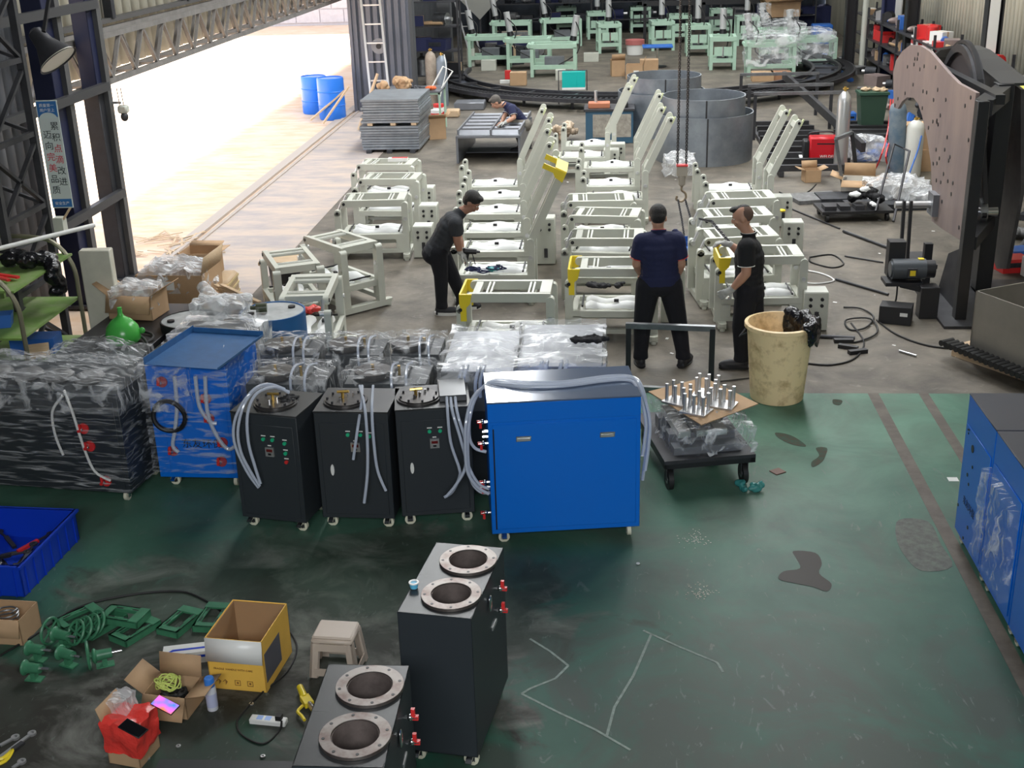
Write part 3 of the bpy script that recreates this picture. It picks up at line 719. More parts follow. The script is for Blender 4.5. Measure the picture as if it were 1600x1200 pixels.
# ---- man in navy polo, seen from behind
def lp(px, py, y, dy, o):  # pixel on the figure's plane (y) -> local joint, pushed dy in depth
    p = PY(px, py, y+dy); return (p.x-o[0], y+dy-o[1], p.z)
o1 = (P(1036,575).x, 11.72)
q = lambda px, py, dy=0: lp(px, py, o1[1], dy, o1)
J = dict(pel=q(1031,432,.0), chest=q(1029,378,-.01), neck=q(1029,362,.01), head=q(1028,341,.04),
 shL=q(1003,378), shR=q(1057,376), elL=q(995,412,.02), elR=q(1064,412,.02), wrL=q(1004,432,.26), wrR=q(1056,434,.26), hdL=(.3,.9,-.3), hdR=(-.3,.9,-.3),
 hpL=q(1013,445), hpR=q(1047,445), knL=q(1004,505,.03), knR=q(1060,505,.03), anL=q(1001,560), anR=q(1067,560), toeL=q(997,568,.20), toeR=q(1076,566,.20))
for k in ('anL','anR'): J[k] = (J[k][0], J[k][1], .09)
for k in ('toeL','toeR'): J[k] = (J[k][0], .16, .03)
person('person', 'man in navy polo shirt and black trousers seen from behind, working over a frame', J, (0,.8,-.55), G['navy'], G['trouser'], G['skin'], 'short', (False, False), (o1[0], o1[1], 0), collar=G['red'], build_=1.20)
# ---- man in black polo, side view
o2 = (P(1150,572).x, 11.75)
q = lambda px, py, dy=0: lp(px, py, o2[1], dy, o2)
J = dict(pel=q(1170,445), chest=q(1171,388), neck=q(1170,366), head=q(1160,340), shL=q(1166,386,-.19), shR=q(1172,384,.19),
 elL=q(1166,427,-.22), wrL=q(1144,452,-.14), elR=q(1158,395,.26), wrR=q(1141,382,.28), hdL=(-.8,.1,-.5), hdR=(-.95,0,.2), huL=(0,-1,.2),
 hpL=q(1168,455,-.09), hpR=q(1174,455,.09), knL=q(1158,510,-.10), knR=q(1180,500,.10), anL=q(1158,562,-.10), anR=q(1190,545,.12), toeL=q(1130,568,-.10), toeR=q(1175,560,.12))
J['anL'] = (J['anL'][0], -.10, .09); J['toeL'] = (J['anL'][0]-.16, -.10, .03); J['anR'] = (J['anR'][0], .14, .11); J['toeR'] = (J['anR'][0]-.15, .16, .03)
person('person', 'stout man in black polo with grey gloves and shaved sides, holding a chain', J, (-1,.10,-.30), G['blackcloth'], G['trouser'], G['skin'], 'fade', (True, True), (o2[0], o2[1], 0), collar=G['white'], build_=1.18, rightv=(0,1,0))
# ---- stooping man in charcoal T-shirt
o3 = (P(700,487).x, 13.5)
q = lambda px, py, dy=0: lp(px, py, o3[1], dy, o3)
J = dict(pel=q(684,388), chest=q(708,344), neck=q(722,330), head=q(737,316), shL=q(711,345,.17), shR=q(712,350,-.17),
 elL=q(717,372,.15), wrL=q(722,392,.06), elR=q(714,374,-.16), wrR=q(719,394,-.10), hdL=(.5,-.1,-.8), hdR=(.6,.1,-.7), huL=(.8,.2,.4), huR=(.8,-.2,.4),
 hpL=q(688,395,.09), hpR=q(684,395,-.09), knL=q(706,428,.10), knR=q(689,430,-.10), anL=q(722,470,.12), anR=q(690,472,-.10), toeL=q(735,475,.12), toeR=q(703,478,-.10))
J['anR'] = (J['anR'][0], -.10, .09); J['toeR'] = (J['anR'][0]+.15, -.10, .03); J['anL'] = (J['anL'][0], .12, .09); J['toeL'] = (J['anL'][0]+.15, .12, .03)
person('person', 'young man in charcoal T-shirt and white-soled shoes stooping over a frame', J, (.72,-.12,-.62), G['greycloth'], G['trouser'], G['skind'], 'short', (True, True), (o3[0], o3[1], 0), build_=1.12, rightv=(-.05,-1,0))
tl = thing('power_drill', 'black cordless drill in gloved hands of the stooping man', 'drill', (PY(735,392,13.42).x, 13.42, PY(735,392,13.42).z))
b = MB(); b.cyl((-.06,0,0), (.07,0,-.01), .035, .03); b.ell((-.06,0,0), (.04,.035,.035)); b.build('motor_body', G['black'], tl)
b = MB(); b.bar((-.03,0,-.02), (-.05,0,-.11), .035, .04); b.build('grip', G['black'], tl)
b = MB(); b.cyl((.07,0,-.01), (.11,0,-.013), .016, .012, 8); b.cyl((.02,0,-.03),(.05,0,-.16),.006,.005,6); b.build('chuck', G['darksteel'], tl)
# ---- far worker bending over a louvred panel
o4 = (PY(812,200,23.2).x, 23.2)
q = lambda px, py, dy=0: lp(px, py, o4[1], dy, o4)
J = dict(pel=q(819,192,.25), chest=q(800,170,.0), neck=q(788,163,-.06), head=q(775,160,-.12), shL=q(800,170,-.18), shR=q(797,169,.16),
 elL=q(803,184,-.28), wrL=q(789,192,-.38), elR=q(788,182,.02), wrR=q(784,191,-.25), hdL=(-.9,-.3,-.2), hdR=(-.7,-.5,-.4),
 hpL=q(820,196,.12), hpR=q(823,196,.34), knL=q(803,190,.05), knR=q(812,200,.30), anL=q(815,232,.10), anR=q(825,234,.42), toeL=q(803,236,.06), toeR=q(814,238,.40))
for k, yy in (('anL',.10),('anR',.40)): J[k] = (J[k][0], yy, .09)
J['toeL'] = (J['anL'][0]-.16, .08, .03); J['toeR'] = (J['anR'][0]-.16, .38, .03)
person('person', 'far worker in navy shirt crouching over grey louvred panels on a steel table', J, (-.75,-.15,-.62), G['navy'], G['khaki'], G['skin'], mat('grey_hair', (.10,.09,.08), .7, bump=.5, bs=120), (True, False), (o4[0], o4[1], 0), collar=G['white'], build_=1.05, rightv=(.25,1,0))
# ================================================================ FOREGROUND MACHINES
def caster(par, x, y, lock=False, r=.042):
    ax_ = 'y' if lock else 'x'; c = MB(); c.ring((x, y, r+.001), r, r*.45, .028, 14, ax_); o = c.build('caster_wheel', G['creamwheel'], par)
    h = MB(); h.disc((x, y, r+.001), r*.45, .030, 10, ax_); h.build('hub', G['darksteel'], o)
    f = MB(); f.b2((x-.022, y-.02, .03), (x-.017, y+.02, .09)); f.b2((x+.017, y-.02, .03), (x+.022, y+.02, .09)); f.b2((x-.035, y-.035, .086), (x+.035, y+.035, .094)); o2 = f.build('caster_fork', G['chrome'], par)
    if lock: l = MB(); l.box(x, y-.055, .075, .035, .06, .008, rx=.4); l.build('brake_pedal', G['chrome'], o2)
G['creamwheel'] = mat('cream_caster', (.72, .70, .55), .4)
def place(FL, FR, z):
    a, b_ = P(*FL, z), P(*FR, z); d = b_-a; return (a.x, a.y, 0), math.atan2(d.y, d.x), d.length
def cabinet(name, label, cat, loc, rz, W, D, H, body, top, group=None, z0=.095, door=True, casters=True, sheet=None):
    """origin: near left corner at floor; x right, y back"""
    t = thing(name, label, cat, loc, rz, group)
    MB().b2((0, 0, z0), (W, D, H-.012)).build('body', body, t, .004)
    MB().b2((-.004, -.004, H-.012), (W+.004, D+.004, H)).build('top_panel', top, t, .003)
    if door: MB().b2((.035, -.006, z0+.035), (W-.035, .0, H-.09)).build('door', body, t, .003)
    if casters:
        for (x, y, l) in ((.06, .06, 1), (W-.06, .06, 1), (.06, D-.06, 0), (W-.06, D-.06, 0)): caster(t, x, y, l)
    return t
def valve(par, x, y, z, s=1, ax='x', m=None):
    # red lever valve sticking out along ax
    d = {'x': V((1,0,0)), '-x': V((-1,0,0)), '-y': V((0,-1,0))}[ax]; p = V((x, y, z))
    b = MB(); b.cyl(p, p+d*.07, .011, n=8); b.ell(p+d*.035, (.018,)*3, 8, 6); o = b.build('valve_body', G['chrome'], par)
    b = MB(); b.box(*(p+d*.05+V((0,0,.02*s))), .018, .018, .06); b.box(*(p+d*.065), .02, .02, .02); b.build('lever', G['red'], o)
# ---- three black cabinets with flanged lids
BK = 'black chiller cabinets with round lids in a row'
def blackcab(FL, FR, label, lidf, controls, handle, hoses=None):
    loc, rz, W = place(FL, FR, .97); t = cabinet('machine_cabinet', label, 'cabinet', loc, rz, W, .47, .97, G['cab'], G['cabtop'], BK)
    cx, cy = W*lidf, .20
    d = MB(); d.disc((cx, cy, .978), .165, .014, 32); d.disc((cx, cy, .99), .150, .012, 32); lid = d.build('round_lid', G['lid'], t)
    for k in range(8): a = k*PI/4+.2; MB().cyl((cx+.135*math.cos(a), cy+.135*math.sin(a), .99), (cx+.135*math.cos(a), cy+.135*math.sin(a), 1.012), .009, n=6).build('bolt', G['darksteel'], lid)
    b = MB(); b.cyl((cx-.02, cy, .99), (cx-.02, cy, 1.05), .012, n=8); b.cyl((cx-.06, cy, 1.045), (cx+.03, cy, 1.05), .011, n=8); b.build('brass_valve', G['brass'], lid)
    for k in range(3): MB().cyl((cx+.05-.04*k, cy+.06-.05*k, .99), (cx+.05-.04*k, cy+.06-.05*k, 1.02), .010, n=8).build('fitting', G['chrome'], lid)
    for (fx, fz, kind) in controls:
        x = fx*W; z = fz
        if kind == 'meter':
            MB().b2((x-.034, -.018, z-.036), (x+.034, -.004, z+.036)).build('meter', G['alu'], t)
            m_ = MB().b2((x-.024, -.020, z+.002), (x+.024, -.0185, z+.024)); m_.build('meter_display', G['rdisp'], t)
            MB().b2((x-.012, -.021, z-.024), (x+.012, -.0185, z-.008)).build('meter_key', G['black'], t)
            MB().b2((x-.014, -.008, z+.046), (x+.014, -.0062, z+.054)).build('label_strip', G['white'], t)
        else:
            MB().disc((x, -.012, z), .014, .016, 12, 'y').build('push_button', G[kind], t)
            MB().b2((x-.018, -.008, z+.022), (x+.018, -.0062, z+.030)).build('label_strip', G['white'], t)
    if handle:
        b = MB(); b.prism([(handle*W+.014*math.cos(a*PI/6), .50+.045*math.sin(a*PI/6)) for a in range(12)], -.016, -.004); b.build('door_lock', G['white'], t)
    return t, W
G['lid'] = mat('dull_grey_lid', (.085, .08, .078), .3, .6, var=.3, vs=12)
G['rdisp'] = mat('dark_red_display', (.12, .01, .01), .3)
btn = [(.48,.77,'green_btn'), (.62,.77,'green_btn'), (.80,.75,'green_btn'), (.80,.67,'green_btn'), (.80,.60,'red'), (.56,.67,'meter')]
c1, W1 = blackcab((359,642), (462,651), 'leftmost black machine cabinet with round lid, hoses looped over left edge', .52, btn, None)
c2, W2 = blackcab((489,642.5), (605,644), 'middle black cabinet of the three with round lids', .36, [(.45,.79,'green_btn'), (.62,.79,'green_btn'), (.74,.78,'green_btn'), (.54,.69,'meter')], .20)
c3, W3 = blackcab((617,641), (735,634), 'black cabinet with round lid next to big blue cabinet', .32, [(.44,.79,'green_btn'), (.58,.79,'green_btn'), (.50,.69,'meter')], .18)
b = MB().b2((.33, .10, .971), (W3-.02, .45, 1.02)).build('raised_cover', G['galvdark'] if 'galvdark' in G else G['cabtop'], c3, .004)
def hose(name, par_label, ptsets, r=.012, m='hose', group=None):
    out = []
    for k, pts in enumerate(ptsets):
        b = MB(); b.tube(pts, r, 7, 5); o = b.build(name, G[m]); tag(o, par_label[k] if isinstance(par_label, list) else par_label, 'hose', group); out.append(o)
    return out
def pp(px, py, y): p = PY(px, py, y); return (p.x, p.y, p.z)
# hoses on the black cabinets (hang in front of the door, lie over the lid edge)
qq = lambda px, py, y: tuple(P(px, py, .985)) if y > 8.45 else (tuple(P(px, py-2, .99)) if y > 8.3 else pp(px, py, y-.10))
uu = lambda px, py, y: tuple(P(px, py, 1.158)) if y > 8.35 else pp(px, py, y)
hose('clear_hose', ['outermost clear hose looped over leftmost round-lid cabinet', 'middle clear hose looped over leftmost round-lid cabinet', 'innermost clear hose looped over leftmost round-lid cabinet'], [
  [pp(445,608,8.42), pp(418,600,8.36), pp(393,612,8.22), pp(369,650,8.15), pp(366,690,8.12), pp(385,735,8.1), pp(404,762,8.1)],
  [pp(452,612,8.42), pp(412,603,8.34), pp(385,625,8.17), pp(372,668,8.09), pp(376,705,8.07), pp(392,738,8.06), pp(406,760,8.05)],
  [pp(452,614,8.4), pp(432,605,8.36), pp(402,614,8.2), pp(387,645,8.08), pp(388,690,8.04), pp(398,728,8.02), pp(407,756,8.01)]], .0115, group='hoses on leftmost round-lid cabinet')
hose('clear_hose', ['short clear hose crossing the meter of middle round-lid cabinet', 'long clear hose hanging down middle round-lid cabinet front', 'clear hose curving right on middle round-lid cabinet front'], [
  [qq(566,603,8.75), qq(565,630,8.33), qq(559,668,8.20), qq(552,718,8.17)],
  [qq(562,603,8.75), qq(570,640,8.33), qq(574,690,8.17), qq(574,740,8.15), qq(569,786,8.13)],
  [qq(583,603,8.75), qq(581,640,8.33), qq(584,690,8.18), qq(590,735,8.17), qq(603,767,8.15)]], .0115)
hose('clear_hose', ['clear hose ending low, leftmost on cabinet beside big blue one', 'clear hose sweeping from black cabinet to lower left of big blue one', 'rightmost clear hose curling back on cabinet beside big blue one'], [
  [qq(697,600,8.8), qq(699,640,8.40), qq(704,690,8.27), qq(717,730,8.25), qq(718,745,8.25), qq(707,768,8.22), qq(694,777,8.2)],
  [qq(703,600,8.8), qq(706,640,8.36), qq(718,680,8.22), qq(733,730,8.18), qq(748,756,8.1), qq(764,764,8.05)],
  [qq(710,600,8.8), qq(714,645,8.36), qq(727,690,8.2), qq(727,730,8.17), qq(712,758,8.15), qq(697,776,8.14)]], .0115, group='hoses by big blue cabinet')
# black gloves on the leftmost cabinet
b = MB(); p = P(452, 626, .98)
for i in range(7): b.ell((p.x+R.uniform(-.05,.06), p.y+R.uniform(-.06,.05), .985+R.uniform(0,.02)), (.05,.022,.016), rz=R.random()*3)
tag(b.build('work_glove', G['blackcloth']), 'crumpled black glove beside lid of leftmost round-lid cabinet', 'glove')
# ---- big blue cabinet
loc, rz, WB = place((761,630), (1001.5,618), 1.14)
DB = .60
t = thing('machine_cabinet', 'big bright blue cabinet with two recessed handles and grey top', 'cabinet', loc, rz)
MB().b2((0, 0, .10), (WB, DB, 1.13)).build('body', G['blue'], t, .004)
MB().b2((-.004, -.004, 1.13), (WB+.004, DB+.004, 1.142)).build('top_panel', G['gloss_top'] if 'gloss_top' in G else mat('blue_grey_gloss_top', (.10, .14, .22), .16, .1, coat=.6), t, .003)
MB().b2((.03, -.007, .14), (WB-.03, 0, .97)).build('door', G['blue'], t, .003)
MB().b2((.0, -.004, .99), (WB, 0, 1.128)).build('upper_panel', G['blue'], t, .002)
b = MB().b2((.031, -.0075, .14), (.041, -.004, .94)).build('hinge_gap', G['black'], t)
for x in (.25, .85):
    h = MB(); h.b2((x-.055, -.014, .835), (x+.055, -.006, .877)); o = h.build('handle', G['chrome'], t, .004)
    MB().b2((x-.046, -.0155, .842), (x+.046, -.0138, .862)).build('handle_grip', G['alu'], o)
for (x, y, l) in ((.09, .07, 1), (WB-.07, .07, 0), (.09, DB-.07, 0), (WB-.07, DB-.07, 0)): caster(t, x, y, l)
for z in (.95, .78, .47, .43, .22): valve(t, 0, .12, z, -1, '-x')
for z in (.88, .84): MB().cyl((0, .1, z), (-.04, .1, z), .014, n=8).build('hose_barb', G['chrome'], t)
hose('clear_hose', ['rearmost clear hose across top of big blue cabinet', 'middle clear hose across big blue cabinet, from lowest fitting', 'front clear hose across top of big blue cabinet'], [
  [uu(760,706,8.1), uu(742,700,8.1), uu(733,680,8.1), uu(736,640,8.12), uu(752,608,8.3), uu(775,594,8.45), uu(820,597,8.5), uu(880,597,8.5), uu(950,588,8.5), uu(990,590,8.4), uu(1005,610,8.3), uu(1012,650,8.3), uu(1010,700,8.3), uu(1004,750,8.3)],
  [uu(766,770,8.05), uu(750,768,8.05), uu(736,750,8.06), uu(731,710,8.06), uu(733,660,8.1), uu(745,618,8.25), uu(770,597,8.4), uu(820,601,8.46), uu(880,600,8.46), uu(945,592,8.46), uu(985,590,8.38), uu(1001,606,8.28), uu(1015,655,8.25), uu(1013,700,8.25), uu(1008,735,8.25)],
  [uu(764,772,8.02), uu(745,760,8.02), uu(730,735,8.02), uu(727,690,8.03), uu(729,655,8.06), uu(740,620,8.2), uu(765,602,8.3), uu(815,604,8.42), uu(880,603,8.42), uu(945,595,8.42), uu(982,594,8.35), uu(996,608,8.25), uu(1009,655,8.2), uu(1007,690,8.2), uu(1004,712,8.2)]], .0125, group='hoses over big blue cabinet')
# ---- film covers
def film(par, x0, x1, y0, y1, z0, z1, seed, amp=.025, dome=.0, m='film', nx=14, ny=10, nz=8, flare=0, name='film_wrap'):
    mb = MB(); key = {}; vs = []; fs = []
    def vid(i, j, k):
        q = (i, j, k)
        if q in key: return key[q]
        u, v_, w_ = i/nx, j/ny, k/nz
        p = V((x0+(x1-x0)*u, y0+(y1-y0)*v_, z0+(z1-z0)*w_))
        n = noise.noise_vector(p*7+V((seed*3.1, 0, 0)))*amp + noise.noise_vector(p*19+V((seed, 0, 0)))*amp*.5
        if dome: p.z += dome*(1-abs(2*u-1)**2.2)*(1-abs(2*v_-1)**2.2)*(1 if k == nz else 0)
        c = V((x0+x1, y0+y1))/2
        if flare: f = 1+flare*(1-w_)**3; p.x = c.x+(p.x-c.x)*f; p.y = c.y+(p.y-c.y)*f
        out = V(((-1 if i == 0 else 1 if i == nx else 0), (-1 if j == 0 else 1 if j == ny else 0), (1 if k == nz else 0)))
        for a in range(3):
            if out[a]: n[a] = out[a]*abs(n[a])*1.2
        if k == 0: n.z = abs(n.z)*(2 if flare else 1)
        vs.append(p+n); key[q] = len(vs)-1; return key[q]
    for i in range(nx):
        for j in range(ny): fs.append((vid(i,j,nz), vid(i+1,j,nz), vid(i+1,j+1,nz), vid(i,j+1,nz)))
    for k in range(nz):
        for i in range(nx): fs.append((vid(i,0,k), vid(i+1,0,k), vid(i+1,0,k+1), vid(i,0,k+1))); fs.append((vid(i+1,ny,k), vid(i,ny,k), vid(i,ny,k+1), vid(i+1,ny,k+1)))
        for j in range(ny): fs.append((vid(0,j+1,k), vid(0,j,k), vid(0,j,k+1), vid(0,j+1,k+1))); fs.append((vid(nx,j,k), vid(nx,j+1,k), vid(nx,j+1,k+1), vid(nx,j,k+1)))
    mb.add(vs, fs); return mb.build(name, G[m], par)
# ---- blue cabinet in film, lid tray on top
loc, rz, WW = place((225,570), (351,571), 1.08)
t = thing('machine_cabinet', 'film-wrapped blue cabinet with black lettering and red valves', 'cabinet', loc, rz)
MB().b2((0, 0, .095), (WW, .80, 1.07)).build('body', G['blue'], t, .004)
MB().b2((.10, -.006, .14), (WW-.03, 0, .93)).build('service_panel', G['blue'], t, .003)
for (x, y, l) in ((.1, .07, 1), (WW-.04, .07, 0), (.1, .73, 0), (WW-.06, .73, 0)): caster(t, x, y, l)
text('东友环保', .085, TY(WW*.60, -.009, .40), G['black'], t)
for (x, z) in ((.72, .80), (.73, .63), (.82, .25), (.20, .94), (.86, .42), (.22, .34)):
    x *= WW; b = MB(); b.disc((x, -.012, z), .045, .012, 16, 'y'); o = b.build('gauge_ring', mat('red_ring', (.35, .03, .05), .4) if 'rr' not in G else G['rr'], t); valve(t, x-.01, 0, z, 1, '-y')
b = MB(); b.tube([(.17+.13*math.cos(a*PI/7), -.05-.01*math.sin(a), .66+.13*math.sin(a*PI/7)) for a in range(14)], .020, 8, 3, True); b.build('coiled_cable', G['black'], t)
for pts in ([(.25,-.03,1.0),(.24,-.04,.75),(.20,-.04,.55),(.16,-.04,.40),(.20,-.04,.34)], [(.42,-.03,1.0),(.43,-.05,.75),(.50,-.05,.62),(.55,-.04,.60)], [(.50,-.03,1.0),(.49,-.05,.7),(.54,-.05,.5),(.62,-.05,.38),(.70,-.04,.42)]):
    b = MB(); b.tube(pts, .016, 7, 5); b.build('clear_hose', G['hose'], t)
film(t, -.02, WW+.02, -.055, .80, .16, 1.085, 5, .016, .02, 'film_light', 16, 12, 14)
film(t, -.03, WW*.55, -.07, .2, .70, 1.08, 6, .03, .0, 'film', 10, 4, 8)
loc2 = P(225,569,1.13); d = P(340,577,1.13)-loc2; rz2 = math.atan2(d.y, d.x)
tray = thing('sheet_tray', 'open blue sheet metal tray resting on the film-wrapped blue cabinet', 'tray', (loc2.x, loc2.y, 1.125), rz2)
b = MB(); b.b2((0,0,0), (.64,.80,.005)); b.b2((0,0,0), (.005,.80,.06)); b.b2((0,.795,0), (.64,.80,.045)); b.b2((.635,0,0), (.64,.80,.02)); b.build('tray_pan', G['bluetop'], tray)
# second blue wrapped machine behind (milky film sheet falling to the right)
t = thing('machine_cabinet', 'tall machine under milky plastic sheet behind the open blue tray', 'cabinet', (-3.78, 9.78, 0), 0)
MB().b2((0, 0, .1), (.66, .42, 1.00)).build('body', G['cab'], t, .004)
film(t, -.03, .70, -.06, .46, .35, 1.03, 11, .03, .04, 'film_streak', 16, 14, 10, flare=.08)
b = MB(); q0 = P(386,526,1.13); vs = []; n_ = 14
for i in range(n_+1):
    for j in range(9):
        u, v_ = i/n_, j/8; c_ = V((-3.12-.02+.10*v_, 9.0+1.15*u, 1.13-.62*v_*(.5+.5*u))) ; c_ += noise.noise_vector(c_*9)*.03; vs.append(c_ - V((-3.78, 9.78, 0)))
b.add(vs, [(i*9+j, (i+1)*9+j, (i+1)*9+j+1, i*9+j+1) for i in range(n_) for j in range(8)]); b.build('hanging_film', G['film_streak'], t)
# ---- large dark wrapped cabinet at the far left
a_ = P(212,640,.98); b_ = P(-40,598,.98); 
t = thing('machine_cabinet', 'large black cabinet in stretch film below green shelf rack', 'cabinet', (-5.25, 8.72, 0), rad(-7))
MB().b2((0, 0, .095), (1.42, .62, .95)).build('body', G['cab'], t, .004)
MB().b2((1.0, -.006, .14), (1.38, 0, .88)).build('service_panel', G['cab'], t, .003)
for (x, y, l) in ((.1, .07, 1), (1.34, .07, 0), (1.34, .55, 0)): caster(t, x, y, l)
for (x, z) in ((1.10, .65), (1.13, .50), (1.22, .20)):
    b = MB(); b.disc((x, -.012, z), .045, .012, 16, 'y'); b.build('gauge_ring', G['red'], t); valve(t, x-.01, 0, z, 1, '-y')
for k in range(4): MB().ell((.25+.27*k, .25, .98), (.12,.14,.05)).build('cable_pad', G['junk2'], t)
for pts in ([(.98,-.03,.93),(.88,-.05,.8),(.86,-.04,.6),(.90,-.04,.42)], [(1.0,-.03,.98),(1.06,-.06,.8),(1.10,-.05,.5),(1.16,-.05,.3),(1.28,-.04,.22)], [(.16,-.03,.95),(.08,-.06,.8),(.14,-.05,.5),(.12,-.05,.15)]):
    b = MB(); b.tube(pts, .011, 7, 5); b.build('white_hose', G['hosew'], t)
film(t, -.02, 1.45, -.05, .65, .12, 1.0, 21, .022, .07, 'film_dark', 22, 10, 12)
film(t, .0, 1.43, -.03, .63, .78, 1.02, 23, .045, .05, 'film', 20, 10, 4, name='film_hood')
# ---- wrapped machines behind the three black cabinets (two rows)
WG = 'low machines under crumpled clear film behind the black cabinets'
def wrapped(FLc, W, D, H, lab, seed, m='film', amp=.035, dome=.06, rz=0, ty=None):
    t = thing('wrapped_machine', lab, 'machine', FLc, rz, WG)
    MB().b2((0.02, 0.02, 0), (W-.02, D-.02, H-.05)).build('body', G['cab'], t, .004)
    b = MB(); b.disc((W*.32, D*.45, H-.02), .15, .05, 20); b.build('round_lid', G['lid'], t)
    b = MB(); b.cyl((W*.32, D*.45, H), (W*.32, D*.45, H+.05), .012, n=8); b.cyl((W*.62, D*.5, H-.05), (W*.62, D*.5, H+.03), .012, n=8); b.build('brass_valve', G['brass'], t)
    for x in (.55, .72):
        b = MB(); b.tube([(W*x, D, H-.03), (W*x, D*.5, H+.03), (W*x+.02, .02, H), (W*x+.03, -.02, H-.15)], .011, 6, 4); b.build('clear_hose', G['hose'], t)
    film(t, 0, W, 0, D, H-.62, H, seed, amp, dome, m, 16, 12, 8)
    return t
for k, (px, py, W, lab, rz) in enumerate([(378,598,.68,'low film-wrapped machine right behind leftmost round-lid cabinet',-2), (532,598,.70,'low film-wrapped machine behind middle round-lid cabinet',0), (402,553,.52,'small film-wrapped machine left in the back row, by the blue drum',0), (503,553,.52,'film-wrapped machine in middle of the back row of low ones',0), (606,552,.45,'film-wrapped machine in back row, beside tall wrapped one',0)]):
    p = P(px, py, .90); wrapped((p.x, p.y, 0), W, .46, .93, lab, 31+k, rz=rad(rz))
for k, (px, py, W, D, lab) in enumerate([(684,582,.60,1.0,'tall wrapped machine with streaked film, directly behind third round-lid cabinet'), (803,574,.70,1.05,'tall wrapped machine with black glove on its film, behind big blue cabinet')]):
    p = P(px, py, 1.05); t = thing('wrapped_machine', lab, 'machine', (p.x, p.y, 0)); 
    MB().b2((0.02, .02, 0), (W-.02, D-.02, 1.04)).build('body', G['cab'], t, .004)
    MB().b2((0.02, .02, 1.04), (W-.02, D-.02, 1.05)).build('top_panel', G['galv'], t)
    for x in (.3, .36, .52, .58):
        b = MB(); b.tube([(W*x, .25, 1.02), (W*x, .05, 1.06), (W*x-.02, -.03, .98), (W*x-.02, -.04, .86)], .014, 6, 4); b.build('clear_hose', G['hose'], t)
    film(t, 0, W, 0, D, .72, 1.08, 51+k*7, .03, .04, 'film_streak', 18, 18, 6)
    if k == 1:
        g_ = MB(); 
        for i, (dx, dy, r) in enumerate([(0,0,.06),(.06,.01,.05),(.12,.0,.045),(.10,.04,.03),(-.05,.0,.045),(.17,.02,.03)]): g_.ell((p.x+W*.74+dx, p.y+.36+dy, 1.15), (r, .05, .028), rz=.3*i)
        tag(g_.build('work_glove', G['blackcloth']), 'black glove lying on film of the tall wrapped machine', 'glove')
# wrapped lump behind the large dark one
t = thing('wrapped_machine', 'film bundle of hoses and fittings between green shelf rack and blue tray', 'machine', (-4.85, 9.3, 0))
MB().b2((0, 0, 0), (.80, .5, .86)).build('body', G['cab'], t)
film(t, -.03, .83, -.03, .53, .5, .90, 77, .05, .14, 'film', 14, 10, 6)
# ---- two near black cabinets with open flanges
NG = 'tall black cabinets with two open flange necks'
def neck_cab(FL, FR, lab):
    loc, rz, W = place(FL, FR, .97); W = .40; D = .76; H = .97
    t = thing('flanged_cabinet', lab, 'cabinet', loc, rz, NG)
    fl = [(W*.60, .20), (W*.60, .57)]
    s = MB(); s.b2((0, 0, .095), (W, .003, H)); s.b2((0, D-.003, .095), (W, D, H)); s.b2((0, 0, .095), (.003, D, H)); s.b2((W-.003, 0, .095), (W, D, H)); s.b2((0,0,.095),(W,D,.10)); s.build('body', G['cab'], t)
    # top panel with two round holes
    r = .112; n = 24; vs = []; fs = []
    for (cx, cy), (y0, y1) in zip(fl, ((0, .385), (.385, D))):
        k = len(vs); sq = []
        for i in range(n):
            a = 2*PI*(i+.5)/n; dx, dy = math.cos(a), math.sin(a)
            tx = ((W-cx) if dx > 0 else cx)/max(1e-6, abs(dx)); ty = ((y1-cy) if dy > 0 else (cy-y0))/max(1e-6, abs(dy)); q_ = min(tx, ty)
            sq.append((cx+dx*q_, cy+dy*q_, H)); vs.append((cx+dx*r, cy+dy*r, H))
        vs += sq
        for i in range(n): fs.append((k+i, k+(i+1)%n, k+n+(i+1)%n, k+n+i))
        for (X, Y) in ((0,y0),(W,y0),(W,y1),(0,y1)):
            vs.append((X, Y, H)); 
            best = sorted(range(n), key=lambda i: (sq[i][0]-X)**2+(sq[i][1]-Y)**2)[:2]; fs.append((k+n+best[0], k+n+best[1], len(vs)-1))
    MB().add(vs, fs).build('top_panel', G['cabtop'], t)
    for (cx, cy) in fl:
        f = MB(); f.ring((cx, cy, H+.010), .162, .108, .018, 40); o = f.build('flange', G['flange'], t, .0015)
        i_ = MB(); i_.ring((cx, cy, H-.30), .110, .104, .62, 32); i_.disc((cx, cy, H-.60), .108, .01, 24); i_.build('neck_pipe', G['neck'], t)
        MB().ell((cx, cy, H-.575), (.012,.012,.02)).build('drain_nipple', G['chrome'], t)
        for k in range(8): a = k*PI/4+.25; MB().disc((cx+.142*math.cos(a), cy+.142*math.sin(a), H+.0196), .008, .002, 8).build('bolt_hole', G['black'], o)
    for (x, y, l) in ((.05, .06, 1), (W-.05, .06, 1), (.05, D-.06, 0), (W-.05, D-.06, 0)): caster(t, x, y, l, .042)
    for (y, z) in ((.50, .86), (.50, .72)): valve(t, W, y, z, 1, 'x')
    MB().ell((W+.01, .37, .84), (.008,.03,.05)).build('lock_plate', G['chrome'], t)
    MB().b2((W, .42, .63), (W+.006, .52, .65)).build('name_plate', G['alu'], t)
    return t
G['neck'] = mat('rusty_neck', (.16, .13, .12), .6, .5, var=.3, vs=10)
n1 = neck_cab((620.5,956), (737,967), 'full-height black cabinet with two flange necks and blue cap on its edge')
n2 = neck_cab((456,1197), (601,1200), 'black flange-neck cabinet cut by the lower edge, yellow tool beside it')
cp = thing('bottle_stopper', 'light blue plastic cap on edge of the full-height flange-neck cabinet', 'cap', (P(647,918,.975).x, P(647,918,.975).y, .974))
